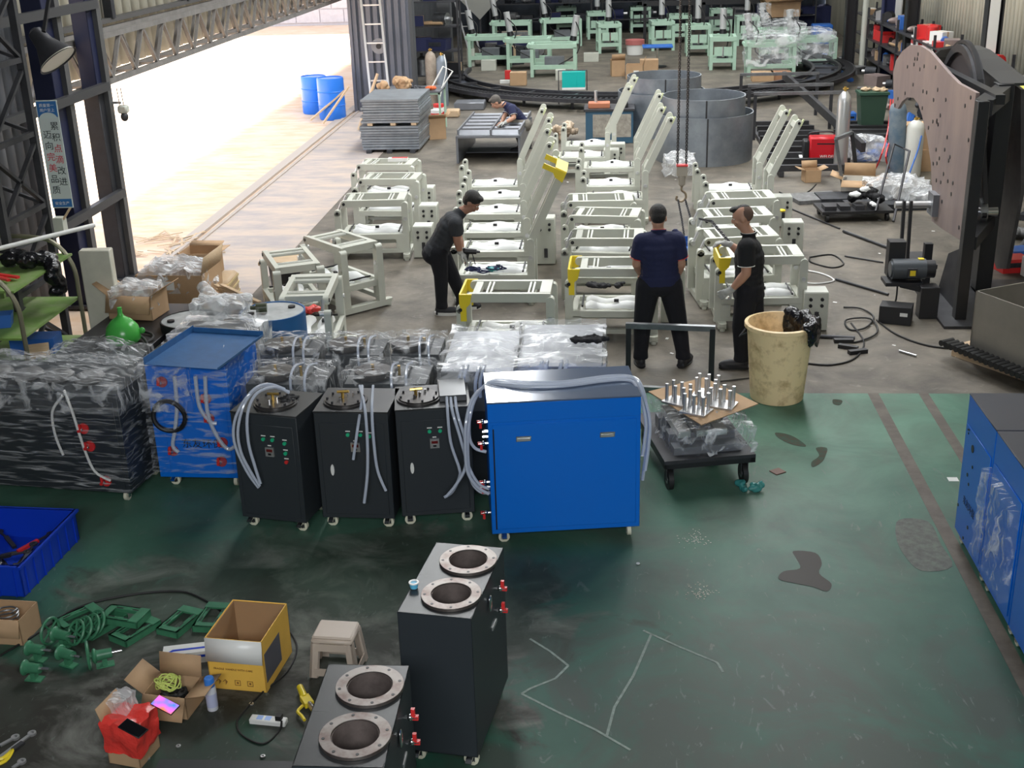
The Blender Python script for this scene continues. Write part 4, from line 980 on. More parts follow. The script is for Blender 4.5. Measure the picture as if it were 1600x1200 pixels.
b = MB(); b.lathe([(.001,0),(.020,0),(.026,.03),(.001,.03)], 16); b.build('cap_body', G['capblue'] if 'capblue' in G else mat('sky_blue_plastic', (.12,.50,.75), .35), cp); MB().ring((0,0,.033), .028, .018, .006, 16).build('cap_rim', G['white'], cp)
# grey lid panel at the lower edge
p = P(250,1186,.55)
o = MB().b2((0,0,0), (.95,.45,.01)).build('panel', G['cabtop']); o.location = (p.x, p.y-.45, .54)
o['label'] = 'x'; lidp = thing('low_cabinet', 'low black cabinet top at the lower edge, left of the flange-neck cabinet', 'cabinet', (p.x, p.y, 0), rad(1))
o.parent = lidp; o.location = (0, -.45, .54); o.name = 'top_panel'; del o['label']
MB().b2((0.01,-.44,.0), (.94,-.01,.54)).build('body', G['cab'], lidp)
# ---- three blue cabinets at the right
RG = 'blue cabinets lined up at the right edge'
for k, (yf, lab) in enumerate([(8.15-.66, 'farthest of the blue cabinets lined up along the right, punched side'), (6.83, 'blue cabinet of the right line draped with torn clear film'), (6.17, 'nearest blue cabinet of the right line, mostly out of frame')]):
    t = thing('machine_cabinet', lab, 'cabinet', (2.47, yf, 0), 0, RG); D_ = .645; W_ = 1.1
    MB().b2((0, 0, .095), (W_, D_, 1.135)).build('body', G['blue'], t, .004)
    MB().b2((-.003, -.003, 1.135), (W_, D_, 1.145)).build('top_panel', mat('dark_blue_top%d' % k, (.03, .035, .055), .35), t, .003)
    MB().b2((-.006, .03, .14), (0, D_-.03, .93)).build('side_panel', G['blue'], t, .003)
    for (x, y) in ((.05, .06), (.05, D_-.06)): caster(t, x, y)
    if k == 0:
        for (y, z, r) in ((.42,.82,.028), (.38,.70,.012), (.47,.60,.014), (.42,.55,.012), (.55,.88,.008), (.57,.90,.008), (.54,.91,.008), (.60,.30,.012), (.33,.26,.014), (.40,.14,.012)):
            MB().disc((-.008, y, z), r, .004, 12, 'x').build('punched_hole', G['black'], t)
        text('东友环保', .07, TX(-.009, .36, .40, -1), G['inkblue'] if 'inkblue' in G else mat('dark_ink', (.01,.03,.12), .5), t)
    if k == 1:
        film(t, -.05, .35, .06, D_+.03, .22, .86, 91, .05, 0, 'film', 6, 14, 14, name='film_wrap')
# ---- trolley with bagged parts, board and pegged plates
c0 = P(1016,705,.25); c1_ = P(1065,742,.25)
A = V((.36,9.12)); t = thing('platform_trolley', 'low dark platform trolley with rubber wheels beside the big blue cabinet', 'trolley', (.52, 8.85, 0), rad(12))
MB().b2((-.12, 0, .25), (.62, 1.0, .28)).build('platform', G['darksteel'], t)
b = MB(); b.b2((-.12,0,.21),(.62,.04,.25)); b.b2((-.12,.96,.21),(.62,1.0,.25)); b.b2((-.12,0,.21),(-.08,1,.25)); b.b2((.58,0,.21),(.62,1,.25)); b.build('frame', G['darkpaint'], t)
for (x, y) in ((-.06,.08),(.55,.08),(-.06,.9),(.55,.9)):
    b = MB(); b.ring((x, y, .085), .084, .03, .04, 18, 'x'); o = b.build('wheel', G['rubber'], t); b = MB(); b.disc((x,y,.085),.035,.044,12,'x'); b.build('hub', G['steel'], o)
    b = MB(); b.b2((x-.03,y-.03,.085),(x-.024,y+.03,.21)); b.b2((x+.024,y-.03,.085),(x+.03,y+.03,.21)); b.b2((x-.03,y-.03,.195),(x+.03,y+.03,.21)); b.build('fork', G['darksteel'], t)
bg_ = thing('bagged_parts', 'grey metal profiles in clear plastic bags on the low trolley', 'parts', (.54, 8.90, .281), rad(12))
for k in range(4): MB().b2((-.05, .05+.17*k, .0), (.5, .17+.17*k, .06+.05*(k%2))).build('metal_profile', G['galv'], bg_)
for k in range(3): MB().b2((.0+.15*k, .12, .115), (.1+.15*k, .70, .17)).build('metal_profile', G['alu'], bg_)
film(bg_, -.06, .24, .02, .75, .0, .20, 101, .05, .04, 'film', 10, 12, 5, name='plastic_bag'); film(bg_, .22, .58, .0, .70, .0, .20, 105, .06, .05, 'film', 10, 12, 5, name='plastic_bag')
bd = thing('cardboard_sheet', 'flat brown cardboard sheet on top of the bagged profiles', 'cardboard', (0, 0, .535))
cs = [P(1013,612,.54), P(1096,664,.54), P(1185,631,.54), P(1100,590,.54)]
b = MB(); b.prism([(c.x, c.y) for c in cs], 0, .008, 'z'); b.build('sheet', G['card'], bd)
ctr = sum((V((c.x, c.y)) for c in cs), V((0,0)))/4
PG = 'pegged steel plates standing on the cardboard sheet'
for k, (px, py, lab) in enumerate([(1060,627,'left pegged aluminium plate on the cardboard sheet'), (1088,642,'front pegged aluminium plate on the cardboard sheet'), (1128,632,'right pegged aluminium plate on the cardboard sheet'), (1105,615,'rear pegged aluminium plate on the cardboard sheet')]):
    p = P(px, py, .55); t = thing('pegged_plate', lab, 'plate', (p.x, p.y, .544), rad(-35+6*k), PG)
    MB().b2((-.11,-.09,0), (.11,.09,.014)).build('base', G['alu'], t)
    for i in range(3):
        for j in range(2): MB().cyl((-.08+.08*i, -.05+.10*j, .014), (-.08+.08*i, -.05+.10*j, .16), .0145, n=10).build('peg', G['pegs'] if 'pegs' in G else G['alu'], t)
        for j in range(2): pass
# ---- bin
bp_ = P(1219,600,0); t = thing('waste_bin', 'tall stained beige plastic bin lined with a black bag', 'bin', (1.53, 10.88, 0))
b = MB(); b.lathe([(.001,0),(.235,0),(.245,.01),(.30,.70),(.325,.71),(.325,.745),(.295,.75),(.285,.72),(.225,.03),(.001,.03)], 40); b.build('bucket', G['binmat'], t)
for s in (-1,1):
    b = MB(); b.tube([(s*.31,-.05,.66),(s*.36,-.02,.62),(s*.36,.03,.60),(s*.31,.06,.66)], .008, 6, 4); b.build('handle', G['darksteel'], t)
b = MB()
for k in range(16):
    a = -.75+1.9*k/15
    b.ell((.305*math.cos(a), .305*math.sin(a), .755), (.055,.06,.035), 10, 7, rz=a); b.ell((.345*math.cos(a), .345*math.sin(a), .67+.05*math.sin(k*1.3)), (.022,.06,.10), 10, 7, rz=a)
    b.ell((.245*math.cos(a), .245*math.sin(a), .64+.03*math.sin(k)), (.03,.06,.13), 10, 7, rz=a)
bb = b.build('bin_bag', G['bag'], t)
# ---- upright rectangular tube frame behind
t = thing('tube_frame', 'upright rectangular steel tube frame behind big blue cabinet', 'frame', (0,0,0))
p0 = P(990,590); p1 = P(1108,598)
b0 = V((P(983,570).x, 11.0, 0)); 
L0 = V((.14, 11.05, 0)); R0 = V((.92, 10.95, 0))
MB().bar(L0+V((0,0,.02)), L0+V((0,0,.66)), .05, .05, up=(0,1,0)).build('upright', G['darkpaint'], t)
MB().bar(R0+V((0,0,.02)), R0+V((0,0,.66)), .05, .05, up=(0,1,0)).build('upright', G['darkpaint'], t)
MB().bar(L0+V((-.025,0,.66)), R0+V((.025,0,.66)), .05, .05).build('top_rail', G['steel'], t)
MB().bar(L0+V((-.025,-.0,.025)), R0+V((.025,0,.025)), .05, .05).build('bottom_rail', G['steel'], t)
for q_ in (L0, R0): MB().bar(q_+V((0,-.3,.02)), q_+V((0,.3,.02)), .05, .04).build('foot', G['darkpaint'], t)
# ---- things on the painted floor at the lower left
def open_box(name, lab, cat, loc, rz, w, d, h, m, flaps=((0,.5),(1,.5),(2,.6),(3,.6)), th=.006, flapm=None, fl=.5):
    t = thing(name, lab, cat, loc, rz)
    b = MB(); b.b2((-w/2,-d/2,0),(w/2,d/2,th)); b.b2((-w/2,-d/2,0),(-w/2+th,d/2,h)); b.b2((w/2-th,-d/2,0),(w/2,d/2,h)); b.b2((-w/2,-d/2,0),(w/2,-d/2+th,h)); b.b2((-w/2,d/2-th,0),(w/2,d/2,h)); b.build('carton', m, t)
    for side, ang in flaps:   # ang: radians from vertical outward
        L = (w if side in (2,3) else d)*fl; s, c = math.sin(ang), math.cos(ang)
        L = min(w, d)*fl
        if side == 0: v = [(-w/2,-d/2,h),(w/2,-d/2,h),(w/2,-d/2-L*s,h+L*c),(-w/2,-d/2-L*s,h+L*c)]
        if side == 1: v = [(-w/2,d/2,h),(w/2,d/2,h),(w/2,d/2+L*s,h+L*c),(-w/2,d/2+L*s,h+L*c)]
        if side == 2: v = [(-w/2,-d/2,h),(-w/2,d/2,h),(-w/2-L*s,d/2,h+L*c),(-w/2-L*s,-d/2,h+L*c)]
        if side == 3: v = [(w/2,-d/2,h),(w/2,d/2,h),(w/2+L*s,d/2,h+L*c),(w/2+L*s,-d/2,h+L*c)]
        f = MB(); f.add(v, [(0,1,2,3)]); f.build('flap', flapm or m, t, thick=.005)
    return t
# blue crate with hand tools
cr = thing('plastic_crate', 'blue plastic crate full of hand tools beside black stretch-wrapped cabinet', 'crate', (-4.42, 7.56, 0), rad(-3))
b = MB(); w_, d_, h_ = .72, .84, .25
b.b2((-w_/2,-d_/2,0),(w_/2,d_/2,.008))
for (a, c) in (((-w_/2,-d_/2,0),(-w_/2+.01,d_/2,h_)), ((w_/2-.01,-d_/2,0),(w_/2,d_/2,h_)), ((-w_/2,-d_/2,0),(w_/2,-d_/2+.01,h_)), ((-w_/2,d_/2-.01,0),(w_/2,d_/2,h_))): b.b2(a, c)
b.build('crate_shell', G['pblue'], cr)
b = MB(); 
for (a, c) in (((-w_/2-.02,-d_/2-.02,h_-.02),(-w_/2+.012,d_/2+.02,h_)), ((w_/2-.012,-d_/2-.02,h_-.02),(w_/2+.02,d_/2+.02,h_)), ((-w_/2,-d_/2-.02,h_-.02),(w_/2,-d_/2+.012,h_)), ((-w_/2,d_/2-.012,h_-.02),(w_/2,d_/2+.02,h_))): b.b2(a, c)
b.build('rim', G['pblue'], cr)
for k in range(6): MB().b2((-w_/2+.06+k*.12, -d_/2-.010, 0), (-w_/2+.068+k*.12, -d_/2, h_)).build('rib', G['pblue'], cr)
for k in range(7): MB().b2((w_/2, -d_/2+.06+k*.12, 0), (w_/2+.010, -d_/2+.068+k*.12, h_)).build('rib', G['pblue'], cr)
TG = 'hand tools lying in the blue crate'
tools = [('black ratchet wrench lying in the blue crate', 'darkpaint', (0,0)), ('red gripped pliers lying in the blue crate', 'red', (.12,.2)), ('steel adjustable spanner in the blue crate', 'steel', (.16,.02)), ('black screwdriver near the far corner of blue crate', 'darkpaint', (-.1,.25)), ('black coil of rope in the blue crate', 'bag', (.0,-.2)), ('dark pipe wrench in the blue crate', 'darksteel', (.16,-.12))]
for k, (lab, m, (dx, dy)) in enumerate(tools):
    q_ = thing('hand_tool', lab, 'tool', (-4.42+dx, 7.56+dy, .03), rad(40*k+15), TG)
    if 'coil' in lab:
        b = MB(); b.tube([(.1*math.cos(i*.9)*(1-.02*i), .1*math.sin(i*.9)*(1-.02*i), .02+.004*i) for i in range(22)], .013, 6, 3); b.build('rope', G[m], q_)
    else:
        b = MB(); b.bar((-.13,0,.03),(.04,0,.05),.03,.022); b.build('grip', G[m], q_)
        b = MB(); b.bar((.04,0,.05),(.13,.01,.055),.016,.010); b.ring((.15,.01,.055), .03,.014,.014,10); b.build('jaw', G['darksteel'], q_)
for k in range(5):
    q_ = MB(); q_.tube([(-.25+.1*k+R.uniform(-.04,.04)*j, -.3+.12*j, .035+.01*(j%2)) for j in range(5)], .012, 6, 3); o = q_.build('black_hose', G['rubber']); o.location = (-4.42, 7.56, 0); tag(o, 'short black rubber hose lying in the blue crate', 'hose', 'rubber hoses in the blue crate')
# small carton with wire at the left edge
p = P(20,992); t = open_box('cardboard_box', 'small open carton with a coil of wire below the blue crate', 'box', (-3.98, 6.66, 0), rad(-4), .34, .24, .19, G['card'], ((0,2.9),))
b = MB(); b.tube([(.07*math.cos(i), .06*math.sin(i), .12+.004*i) for i in range(20)], .006, 5, 3); o = b.build('wire_coil', G['steel']); o.location = (-3.96, 6.66, 0); tag(o, 'coil of grey wire in small carton below the blue crate', 'wire')
# yellow and white carton
p = P(365,1088); YB = open_box('cardboard_box', 'tall yellow carton with white flap hanging, dark inside', 'box', (-2.24, 6.32, 0), rad(-6), .36, .44, .36, G['cardy'], ((0,3.0),), flapm=G['white'], fl=.42)
MB().b2((.178,-.20,.06),(.1815,.05,.26)).build('printed_panel', mat('printed_panel', (.10,.10,.12), .4), YB)
MB().b2((-.18,.21,.0),(.178,.2125,.355)).build('inner_wall', G['card_in'], YB)
b = MB(); b.b2((-.173,-.21,.01),(-.170,.21,.355)); b.b2((.170,-.21,.01),(.173,.21,.355)); b.build('inner_wall', G['card_in'], YB)
text('FRAGILE  HANDLE WITH CARE', .018, TY(-.02, -.2225, .15), mat('brown_ink', (.25,.12,.03), .6), YB)
for x in (-.10,.0,.08): text('↑↑' if x < -.05 else '▣', .05, TY(x, -.2225, .055), G['browni'] if 'browni' in G else mat('brown_ink', (.25,.12,.03), .6), YB, 'printed_mark')
# small carton with cables
t = open_box('cardboard_box', 'small carton with spread flaps holding green and black cables', 'box', (-2.60, 5.93, 0), rad(-8), .27, .22, .15, G['card'], ((2,.9),(3,1.3),(1,.2),(0,2.6)), fl=.62)
for k, (m, n, lab) in enumerate([('lime', 8, 'tangled yellow-green cables in the small open carton'), ('rubber', 9, 'tangled black cables in the small open carton')]):
    G['lime'] = G.get('lime') or mat('lime_cable', (.60,.70,.18), .4)
    b = MB()
    for i in range(n): 
        cx = -.04+.05*k+R.uniform(-.02,.02); a0 = R.random()*6
        b.tube([(cx+.06*math.cos(a0+j), (.03-.04*k)+.05*math.sin(a0+j), .10+.05*(1-k)+.03*math.sin(j*1.7+i)) for j in range(6)], .0045 if k == 0 else .008, 5, 3, True)
    o = b.build('cable_tangle', G[m]); o.location = (-2.60, 5.93, 0); tag(o, lab, 'cables'); o['kind'] = 'stuff'
# printed white and blue carton
p = P(293,1020); t = thing('carton', 'long white carton with a blue stripe leaning by yellow box', 'box', (-2.66, 6.42, 0), rad(14))
MB().b2((-.17,-.055,0),(.17,.055,.085)).build('carton', G['white'], t, .002); MB().prism([(-.165,.045),(-.165,.03),(-.10,.045),(.171,.045),(.171,.062),(-.10,.062)], -.0565, -.0552).build('stripe', G['pblue'], t)
MB().prism([(-.165,-.05),(-.10,-.02),(.17,-.02),(.17,-.0),(-.11,.0)], .0852, .086, 'z').build('stripe', G['pblue'], t)
text('CHNT', .035, TY(-.09,-.0568,.022), G['inkb'] if 'inkb' in G else mat('navy_ink', (.01,.03,.25), .5), t)
# spray can
p = P(333,1108); t = thing('spray_can', 'white spray can with a blue cap beside the yellow carton', 'can', (p.x, p.y, 0))
b = MB(); b.lathe([(.001,0),(.031,0),(.033,.006),(.033,.15),(.029,.165),(.001,.165)], 24); b.build('can_body', G['canw'] if 'canw' in G else mat('can_white', (.62,.64,.70), .35), t)
b = MB(); b.lathe([(.001,.165),(.030,.165),(.030,.215),(.026,.222),(.001,.222)], 24); b.build('cap', mat('cap_blue', (.03,.18,.60), .35), t)
MB().lathe([(.0333,.03),(.0336,.03),(.0336,.12),(.0333,.12)], 24).build('printed_band', mat('lilac_band', (.45,.48,.66), .4), t)
MB().ell((P(309,1032).x, P(309,1032).y, .02), (.02,.02,.02)).build('x', G['red']).name = 'cap'
tag(bpy.data.objects['cap'] if 'cap' in bpy.data.objects and bpy.data.objects['cap'].parent is None else col.objects[-1], 'small red plastic cap on floor between the white and yellow cartons', 'cap')
# red bag in a carton with the phones
p = P(228,1180); t = open_box('cardboard_box', 'tall carton lined with a red plastic bag and crumpled film', 'box', (-2.68, 5.48, 0), rad(-12), .20, .20, .26, G['card'], ((2,.3),))
film(t, -.10, .105, -.105, .09, .08, .262, 121, .028, .0, 'tomato', 10, 10, 8, name='red_bag'); film(t, -.14, -.03, .0, .12, .12, .33, 127, .03, .02, 'film_milky', 8, 8, 6, name='plastic_bag')
for k, (px, py, lab, m) in enumerate([(258,1100,'smartphone with a bright colourful picture on its lit screen','lit'), (208,1139,'dark-screened smartphone lying on red bag','screen')]):
    q_ = P(px, py, .31 if k == 0 else .285); f = thing('smartphone', lab, 'phone', (q_.x, q_.y, .30 if k == 0 else .285), rad(-28 if k else -25)); f.rotation_euler = (rad(14 if k == 0 else 8), rad(8), rad(-25))
    MB().b2((-.078,-.037,0),(.078,.037,.008)).build('phone_body', G['black'], f, .002)
    if k == 0:
        m = bpy.data.materials.new('lit_screen'); m.use_nodes = True; nt_ = m.node_tree; bs = nt_.nodes['Principled BSDF']; tc = nt_.nodes.new('ShaderNodeTexCoord'); wv = nt_.nodes.new('ShaderNodeTexNoise'); wv.inputs['Scale'].default_value = 9
        rp = nt_.nodes.new('ShaderNodeValToRGB'); e = rp.color_ramp.elements; e[0].position = .35; e[0].color = (.05,.25,.95,1); e[1].position = .65; e[1].color = (1,.25,.10,1); x_ = rp.color_ramp.elements.new(.5); x_.color = (.75,.15,.85,1)
        nt_.links.new(tc.outputs['Object'], wv.inputs[0]); nt_.links.new(wv.outputs[0], rp.inputs[0]); nt_.links.new(rp.outputs[0], bs.inputs['Emission Color']); bs.inputs['Emission Strength'].default_value = .8; nt_.links.new(rp.outputs[0], bs.inputs['Base Color'])
    else: m = G['screen']
    MB().b2((-.074,-.034,.008),(.074,.034,.0085)).build('screen', m, f)
# stool
p = P(520,1063); t = thing('stool', 'beige plastic step stool standing behind flange-neck cabinets', 'stool', (-1.70, 6.36, 0), rad(-4))
b = MB(); b.b2((-.125,-.10,.265),(.125,.10,.285)); b.b2((-.13,-.105,.235),(.13,.105,.266)); b.build('seat', G['stool'], t, .012)
for sx in (-1,1):
    for sy in (-1,1):
        b = MB(); v = [(sx*.13,sy*.105,.24),(sx*.08,sy*.105,.24),(sx*.105,sy*.125,0),(sx*.155,sy*.125,0)]; b.add(v+[(x*.92, y*.86, z) for x, y, z in v], [(0,1,2,3),(7,6,5,4),(0,4,5,1),(1,5,6,2),(2,6,7,3),(3,7,4,0)])
        v = [(sx*.13,sy*.105,.24),(sx*.13,sy*.06,.24),(sx*.155,sy*.08,0),(sx*.155,sy*.125,0)]; b.add(v+[(x*.9, y, z) for x, y, z in v], [(0,1,2,3),(7,6,5,4),(0,4,5,1),(1,5,6,2),(2,6,7,3),(3,7,4,0)]); b.build('leg', G['stool'], t)
for sy in (-1,1): MB().box(0, sy*.122, .045, .24, .008, .05).build('stretcher', G['stool'], t); MB().box(0, sy*.108, .215, .20, .008, .05).build('apron', G['stool'], t)
for sx in (-1,1): MB().box(sx*.145, 0, .045, .008, .2, .05).build('stretcher', G['stool'], t)
# yellow tool (hot air gun like)
p = P(478,1100); q_ = P(488,1125); t = thing('sealing_tool', 'yellow handled tool lying beside flange-neck cabinets', 'tool', (p.x, p.y, .03), rad(-62))
b = MB(); b.cyl((-.13,0,.01), (-.02,0,.0), .020, .024, 12); b.bar((-.03,0,0), (.06,.01,0), .055, .035); b.build('handle', G['yellow'], t)
b = MB(); b.tube([(.05,-.03,0),(.09,-.07,0),(.14,-.06,0),(.19,-.055,0)], .010, 6, 4); b.build('lever', G['yellow'], t)
b = MB(); b.cyl((.05,.01,0),(.22,.03,0), .020, .026, 12); b.build('nozzle', G['chrome'], t)
# power strip and its cable
p = P(420,1130); t = thing('power_strip', 'white power strip with a black plug on the dark floor', 'power strip', (p.x, p.y, 0), rad(-6))
MB().b2((-.11,-.028,0),(.11,.028,.035)).build('strip_body', G['white'], t, .005)
for x in (-.05,0): MB().b2((x-.018,-.018,.035),(x+.018,.018,.0365)).build('socket', mat('socket_blue', (.35,.50,.85), .4), t)
MB().b2((.05,-.018,.035),(.085,.018,.065)).build('plug', G['rubber'], t)
hose('power_cable', 'black cable looping from plug round power strip to yellow carton', [[P(440,1126,.05), P(436,1142,.01), P(412,1162,.01), P(380,1150,.01), P(370,1130,.01), P(384,1108,.01), P(412,1080,.01), P(448,1050,.01), P(464,1015,.01), P(455,990,.01), P(438,975,.01)]], .006, 'rubber')
hose('power_cable', 'long black cable curving across floor past the green castings', [[P(-10,1030,.01), P(50,995,.01), P(120,950,.01), P(200,930,.01), P(280,924,.01), P(320,938,.01), P(345,955,.01)]], .008, 'rubber')
# tools at the bottom-left corner
G['ylt'] = G['yellow']
for (a, c, lab, kind) in [((0,1183),(50,1146),'long steel ring spanner at the lower left corner','w'), ((0,1165),(24,1152),'short steel spanner beside the long ring spanner','w'), ((20,1200),(34,1190),'small open spanner below yellow pliers','w'), ((0,1186),(36,1160),'yellow handled pliers at the lower left corner','p')]:
    A_, B_ = P(*a,.012), P(*c,.012)
    t = thing('spanner' if kind == 'w' else 'pliers', lab, 'tool', (0,0,0))
    if kind == 'w':
        MB().bar(A_, B_, .022, .01).build('shaft', G['alu'], t); MB().ring(tuple(B_), .024, .012, .014, 14).build('ring_head', G['alu'], t)
    else:
        d = (B_-A_); MB().tube([A_, A_+d*.3+V((.0,-.03,0)), A_+d*.55], .011, 6, 4).build('handle', G['yellow'], t); MB().tube([A_+V((-.03,-.07,0)), A_+d*.3+V((.02,-.06,0)), A_+d*.55], .011, 6, 4).build('handle', G['yellow'], t); MB().bar(A_+d*.55, B_, .03, .014).build('jaw', G['darksteel'], t)
# green castings: slotted bases and handwheel brackets
CG = 'green cast iron motor bases on the floor'
def motor_base():
    t = thing('motor_base', 'x', 'casting'); L, W_, H_ = .30, .17, .05
    b = MB(); b.b2((-L/2,-W_/2,0),(L/2,-W_/2+.012,H_)); b.b2((-L/2,W_/2-.012,0),(L/2,W_/2,H_)); b.b2((-L/2,-W_/2,0),(-L/2+.012,W_/2,H_)); b.b2((L/2-.012,-W_/2,0),(L/2,W_/2,H_))
    b.b2((-L/2,-W_/2,H_-.01),(-L/2+.055,W_/2,H_)); b.b2((L/2-.07,-W_/2,H_-.01),(L/2,W_/2,H_+.004)); b.b2((-L/2,-W_/2,H_-.01),(L/2,-W_/2+.018,H_)); b.b2((-L/2,W_/2-.018,H_-.01),(L/2,W_/2,H_))
    for s in (-1,1): b.b2((-L/2+.05,s*.052-.009,H_-.01),(L/2-.06,s*.052+.009,H_))
    b.build('casting', G['cast'], t, .002)
    for s in (-1,1):
        for x in (-.06,.06): MB().b2((x-.025,s*.052-.004,H_),(x+.025,s*.052+.004,H_+.0015)).build('slot', G['black'], t)
    return t
mb0 = motor_base(); T0 = tree(mb0); first = True
for (px, py, z, ang, lab) in [(195,968,.055,-12,'green slotted motor base lying on top of the pile'), (160,980,0,60,'green slotted motor base underneath, left in the pile'), (212,990,0,62,'green slotted motor base underneath, right in the pile'), (283,977,0,72,'single green slotted motor base left of its neighbour, by white carton'), (333,970,0,86,'green slotted motor base partly behind the yellow carton'), (125,972,.0,50,'green slotted motor base at the handwheel end of the pile')]:
    p = P(px, py, z)
    if first: mb0.location = (p.x, p.y, z); mb0.rotation_euler.z = rad(ang); mb0['label'] = lab; mb0['group'] = CG; first = False
    else: dup(T0, (p.x, p.y, z), rad(ang), lab, CG)
def bracket(wheel):
    t = thing('bearing_bracket', 'x', 'casting'); b = MB(); b.b2((-.055,-.03,0),(.055,.03,.012)); b.b2((-.015,-.02,.01),(.015,.02,.07)); b.build('foot', G['cast'], t)
    b = MB(); b.cyl((-.055,0,.085),(.05,0,.085),.036,.03,14); b.ell((-.055,0,.085),(.02,.05,.05),12,8); b.build('housing', G['cast'], t)
    MB().cyl((.05,0,.085),(.11,0,.085),.012,n=10).build('shaft', G['chrome'], t)
    if wheel:
        w_ = MB(); w_.tube([(-.09, .085*math.cos(a*PI/8), .10+.085*math.sin(a*PI/8)) for a in range(16)], .010, 6, 2, True)
        for a in range(4): w_.cyl((-.09,0,.10), (-.09,.085*math.cos(a*PI/2+.5),.10+.085*math.sin(a*PI/2+.5)), .007, n=6)
        w_.cyl((-.10,0,.10),(-.05,0,.09),.018,n=8); w_.build('handwheel', G['cast'], t)
    return t
BG = 'green bearing brackets with steel shafts'
bw = bracket(True); TW = tree(bw); bn = bracket(False); TN = tree(bn); u1 = u2 = True
for (px, py, ang, wl, lab) in [(100,1010,-15,1,'green handwheel bracket at far side of the bracket cluster'), (165,1040,25,1,'green handwheel bracket nearest the motor bases'), (60,1032,-10,0,'green bearing bracket left in the cluster'), (108,1040,-20,0,'green bearing bracket in middle of the cluster'), (55,1062,-5,0,'green bearing bracket nearest the lower edge')]:
    p = P(px, py)
    if wl:
        if u1: o = bw; o.location = (p.x, p.y, 0); o.rotation_euler.z = rad(ang); o['label'] = lab; o['group'] = BG; u1 = False
        else: dup(TW, (p.x, p.y, 0), rad(ang), lab, BG)
    else:
        if u2: o = bn; o.location = (p.x, p.y, 0); o.rotation_euler.z = rad(ang); o['label'] = lab; o['group'] = BG; u2 = False
        else: dup(TN, (p.x, p.y, 0), rad(ang), lab, BG)
for k, (px, py, dz) in enumerate([(118,985,.05),(130,980,.05),(142,976,.05),(150,970,.05)]):
    p = P(px, py, dz+.05); b = MB(); b.tube([(0, .08*math.cos(a*PI/8), .08*math.sin(a*PI/8)) for a in range(16)], .010, 6, 2, True)
    for a in range(3): b.cyl((0, .08*math.cos(a*PI/3), .08*math.sin(a*PI/3)), (0, -.08*math.cos(a*PI/3), -.08*math.sin(a*PI/3)), .007, n=6)
    o = b.build('handwheel', G['cast']); o.location = (p.x, p.y, .085); o.rotation_euler = (0, rad(35), rad(50)); tag(o, 'green handwheel leaning in the overlapping stack on the motor bases', 'handwheel', 'green handwheels stacked beside the motor bases')
# bits on the floor
for (px, py, m, s, lab) in [(1166,767,'tealbag',.10,'crumpled teal plastic bag on floor below the trolley')]:
    G['tealbag'] = mat('teal_bag', (.05,.28,.26), .25, bump=.8, bs=22, alpha=.8); p = P(px, py); b = MB()
    for i in range(9): b.ell((R.uniform(-.09,.10), R.uniform(-.05,.05), R.uniform(.02,.06)), (R.uniform(.03,.07), R.uniform(.02,.04), .025), 8, 6, rz=R.random()*3, ry=R.uniform(-.6,.6))
    o = b.build('plastic_bag', G['tealbag']); o.location = p; tag(o, lab, 'bag')
o = MB().b2((-.05,-.045,0),(.05,.045,.012)).build('wood_offcut', mat('brown_block', (.16,.09,.07), .6)); o.location = P(1215,738); o.rotation_euler.z = .6; tag(o, 'small brown square offcut on the green floor', 'offcut')
o = MB().b2((-.04,-.035,0),(.04,.035,.002)).build('paper_scrap', G['white']); o.location = P(1489,749,.004); tag(o, 'small white paper scrap beside far blue cabinet of right line', 'paper')
for k, (px, py) in enumerate([(411,1183),(393,1101),(279,1167),(231,1186),(998,600),(997,882)]):
    o = MB().ring((0,0,.006), .014, .007, .008, 10).build('steel_nut', G['alu']); o.location = P(px, py, .004); tag(o, 'tiny steel nut lying loose on the floor', 'nut', 'loose steel nuts on the floor')
G['chalk'] = mat('chalk', (.24,.29,.26), .9, var=.3, vs=30)
def ribbon(pts, w_, z, m):
    b = MB()
    for i in range(len(pts)-1): b.bar(P(*pts[i],z), P(*pts[i+1],z), w_, .0012)
    return b.build('chalk_line', m)
for k, (pts, lab) in enumerate([([(1018,990),(990,1055),(960,1105),(948,1150)],'long faint chalk line running down the green floor'), ([(828,998),(860,1018),(888,1040),(868,1060),(828,1076),(815,1084)],'hooked chalk line beside caster of flange-neck cabinet'), ([(815,1084),(870,1112),(930,1140),(985,1172)],'chalk line running to lower right from hooked one'), ([(1005,985),(1060,1010),(1120,1035),(1130,1050)],'faint short chalk line right of the long one')]):
    tag(ribbon(pts, .016, .0055, G['chalk']), lab, 'chalk mark')
# stains, puddle and scuffs lying on the paint
def patch(pts, m, nm, lab, cat, z=.0052):
    q_ = [P(a_, b_, z) for a_, b_ in pts]; c_ = sum((V((p.x, p.y)) for p in q_), V((0, 0)))/len(q_); o_pts = []
    n_ = len(q_)
    for i in range(n_):
        a_, b_, c2_, d_ = (V((q_[(i+k) % n_].x, q_[(i+k) % n_].y)) for k in (-1, 0, 1, 2))
        for k in range(4):
            t_ = k/4; o_pts.append(.5*((2*b_)+(c2_-a_)*t_+(2*a_-5*b_+4*c2_-d_)*t_*t_+(3*b_-a_-3*c2_+d_)*t_**3)-c_)
    b = MB(); b.prism([(p.x, p.y) for p in o_pts], 0, .0010, 'z'); o = b.build(nm, m); o.location = (c_.x, c_.y, z); return tag(o, lab, cat)
G['wet'] = mat('oily_stain', (.020,.015,.010), .42, spec=.12)
G['brownst'] = mat('brown_stain', (.085,.072,.056), .8, c2=(.06,.10,.075), mixs=16, spec=.1); G['darkst'] = mat('dark_stain', (.045,.045,.038), .6, c2=(.09,.11,.085), mixs=14)
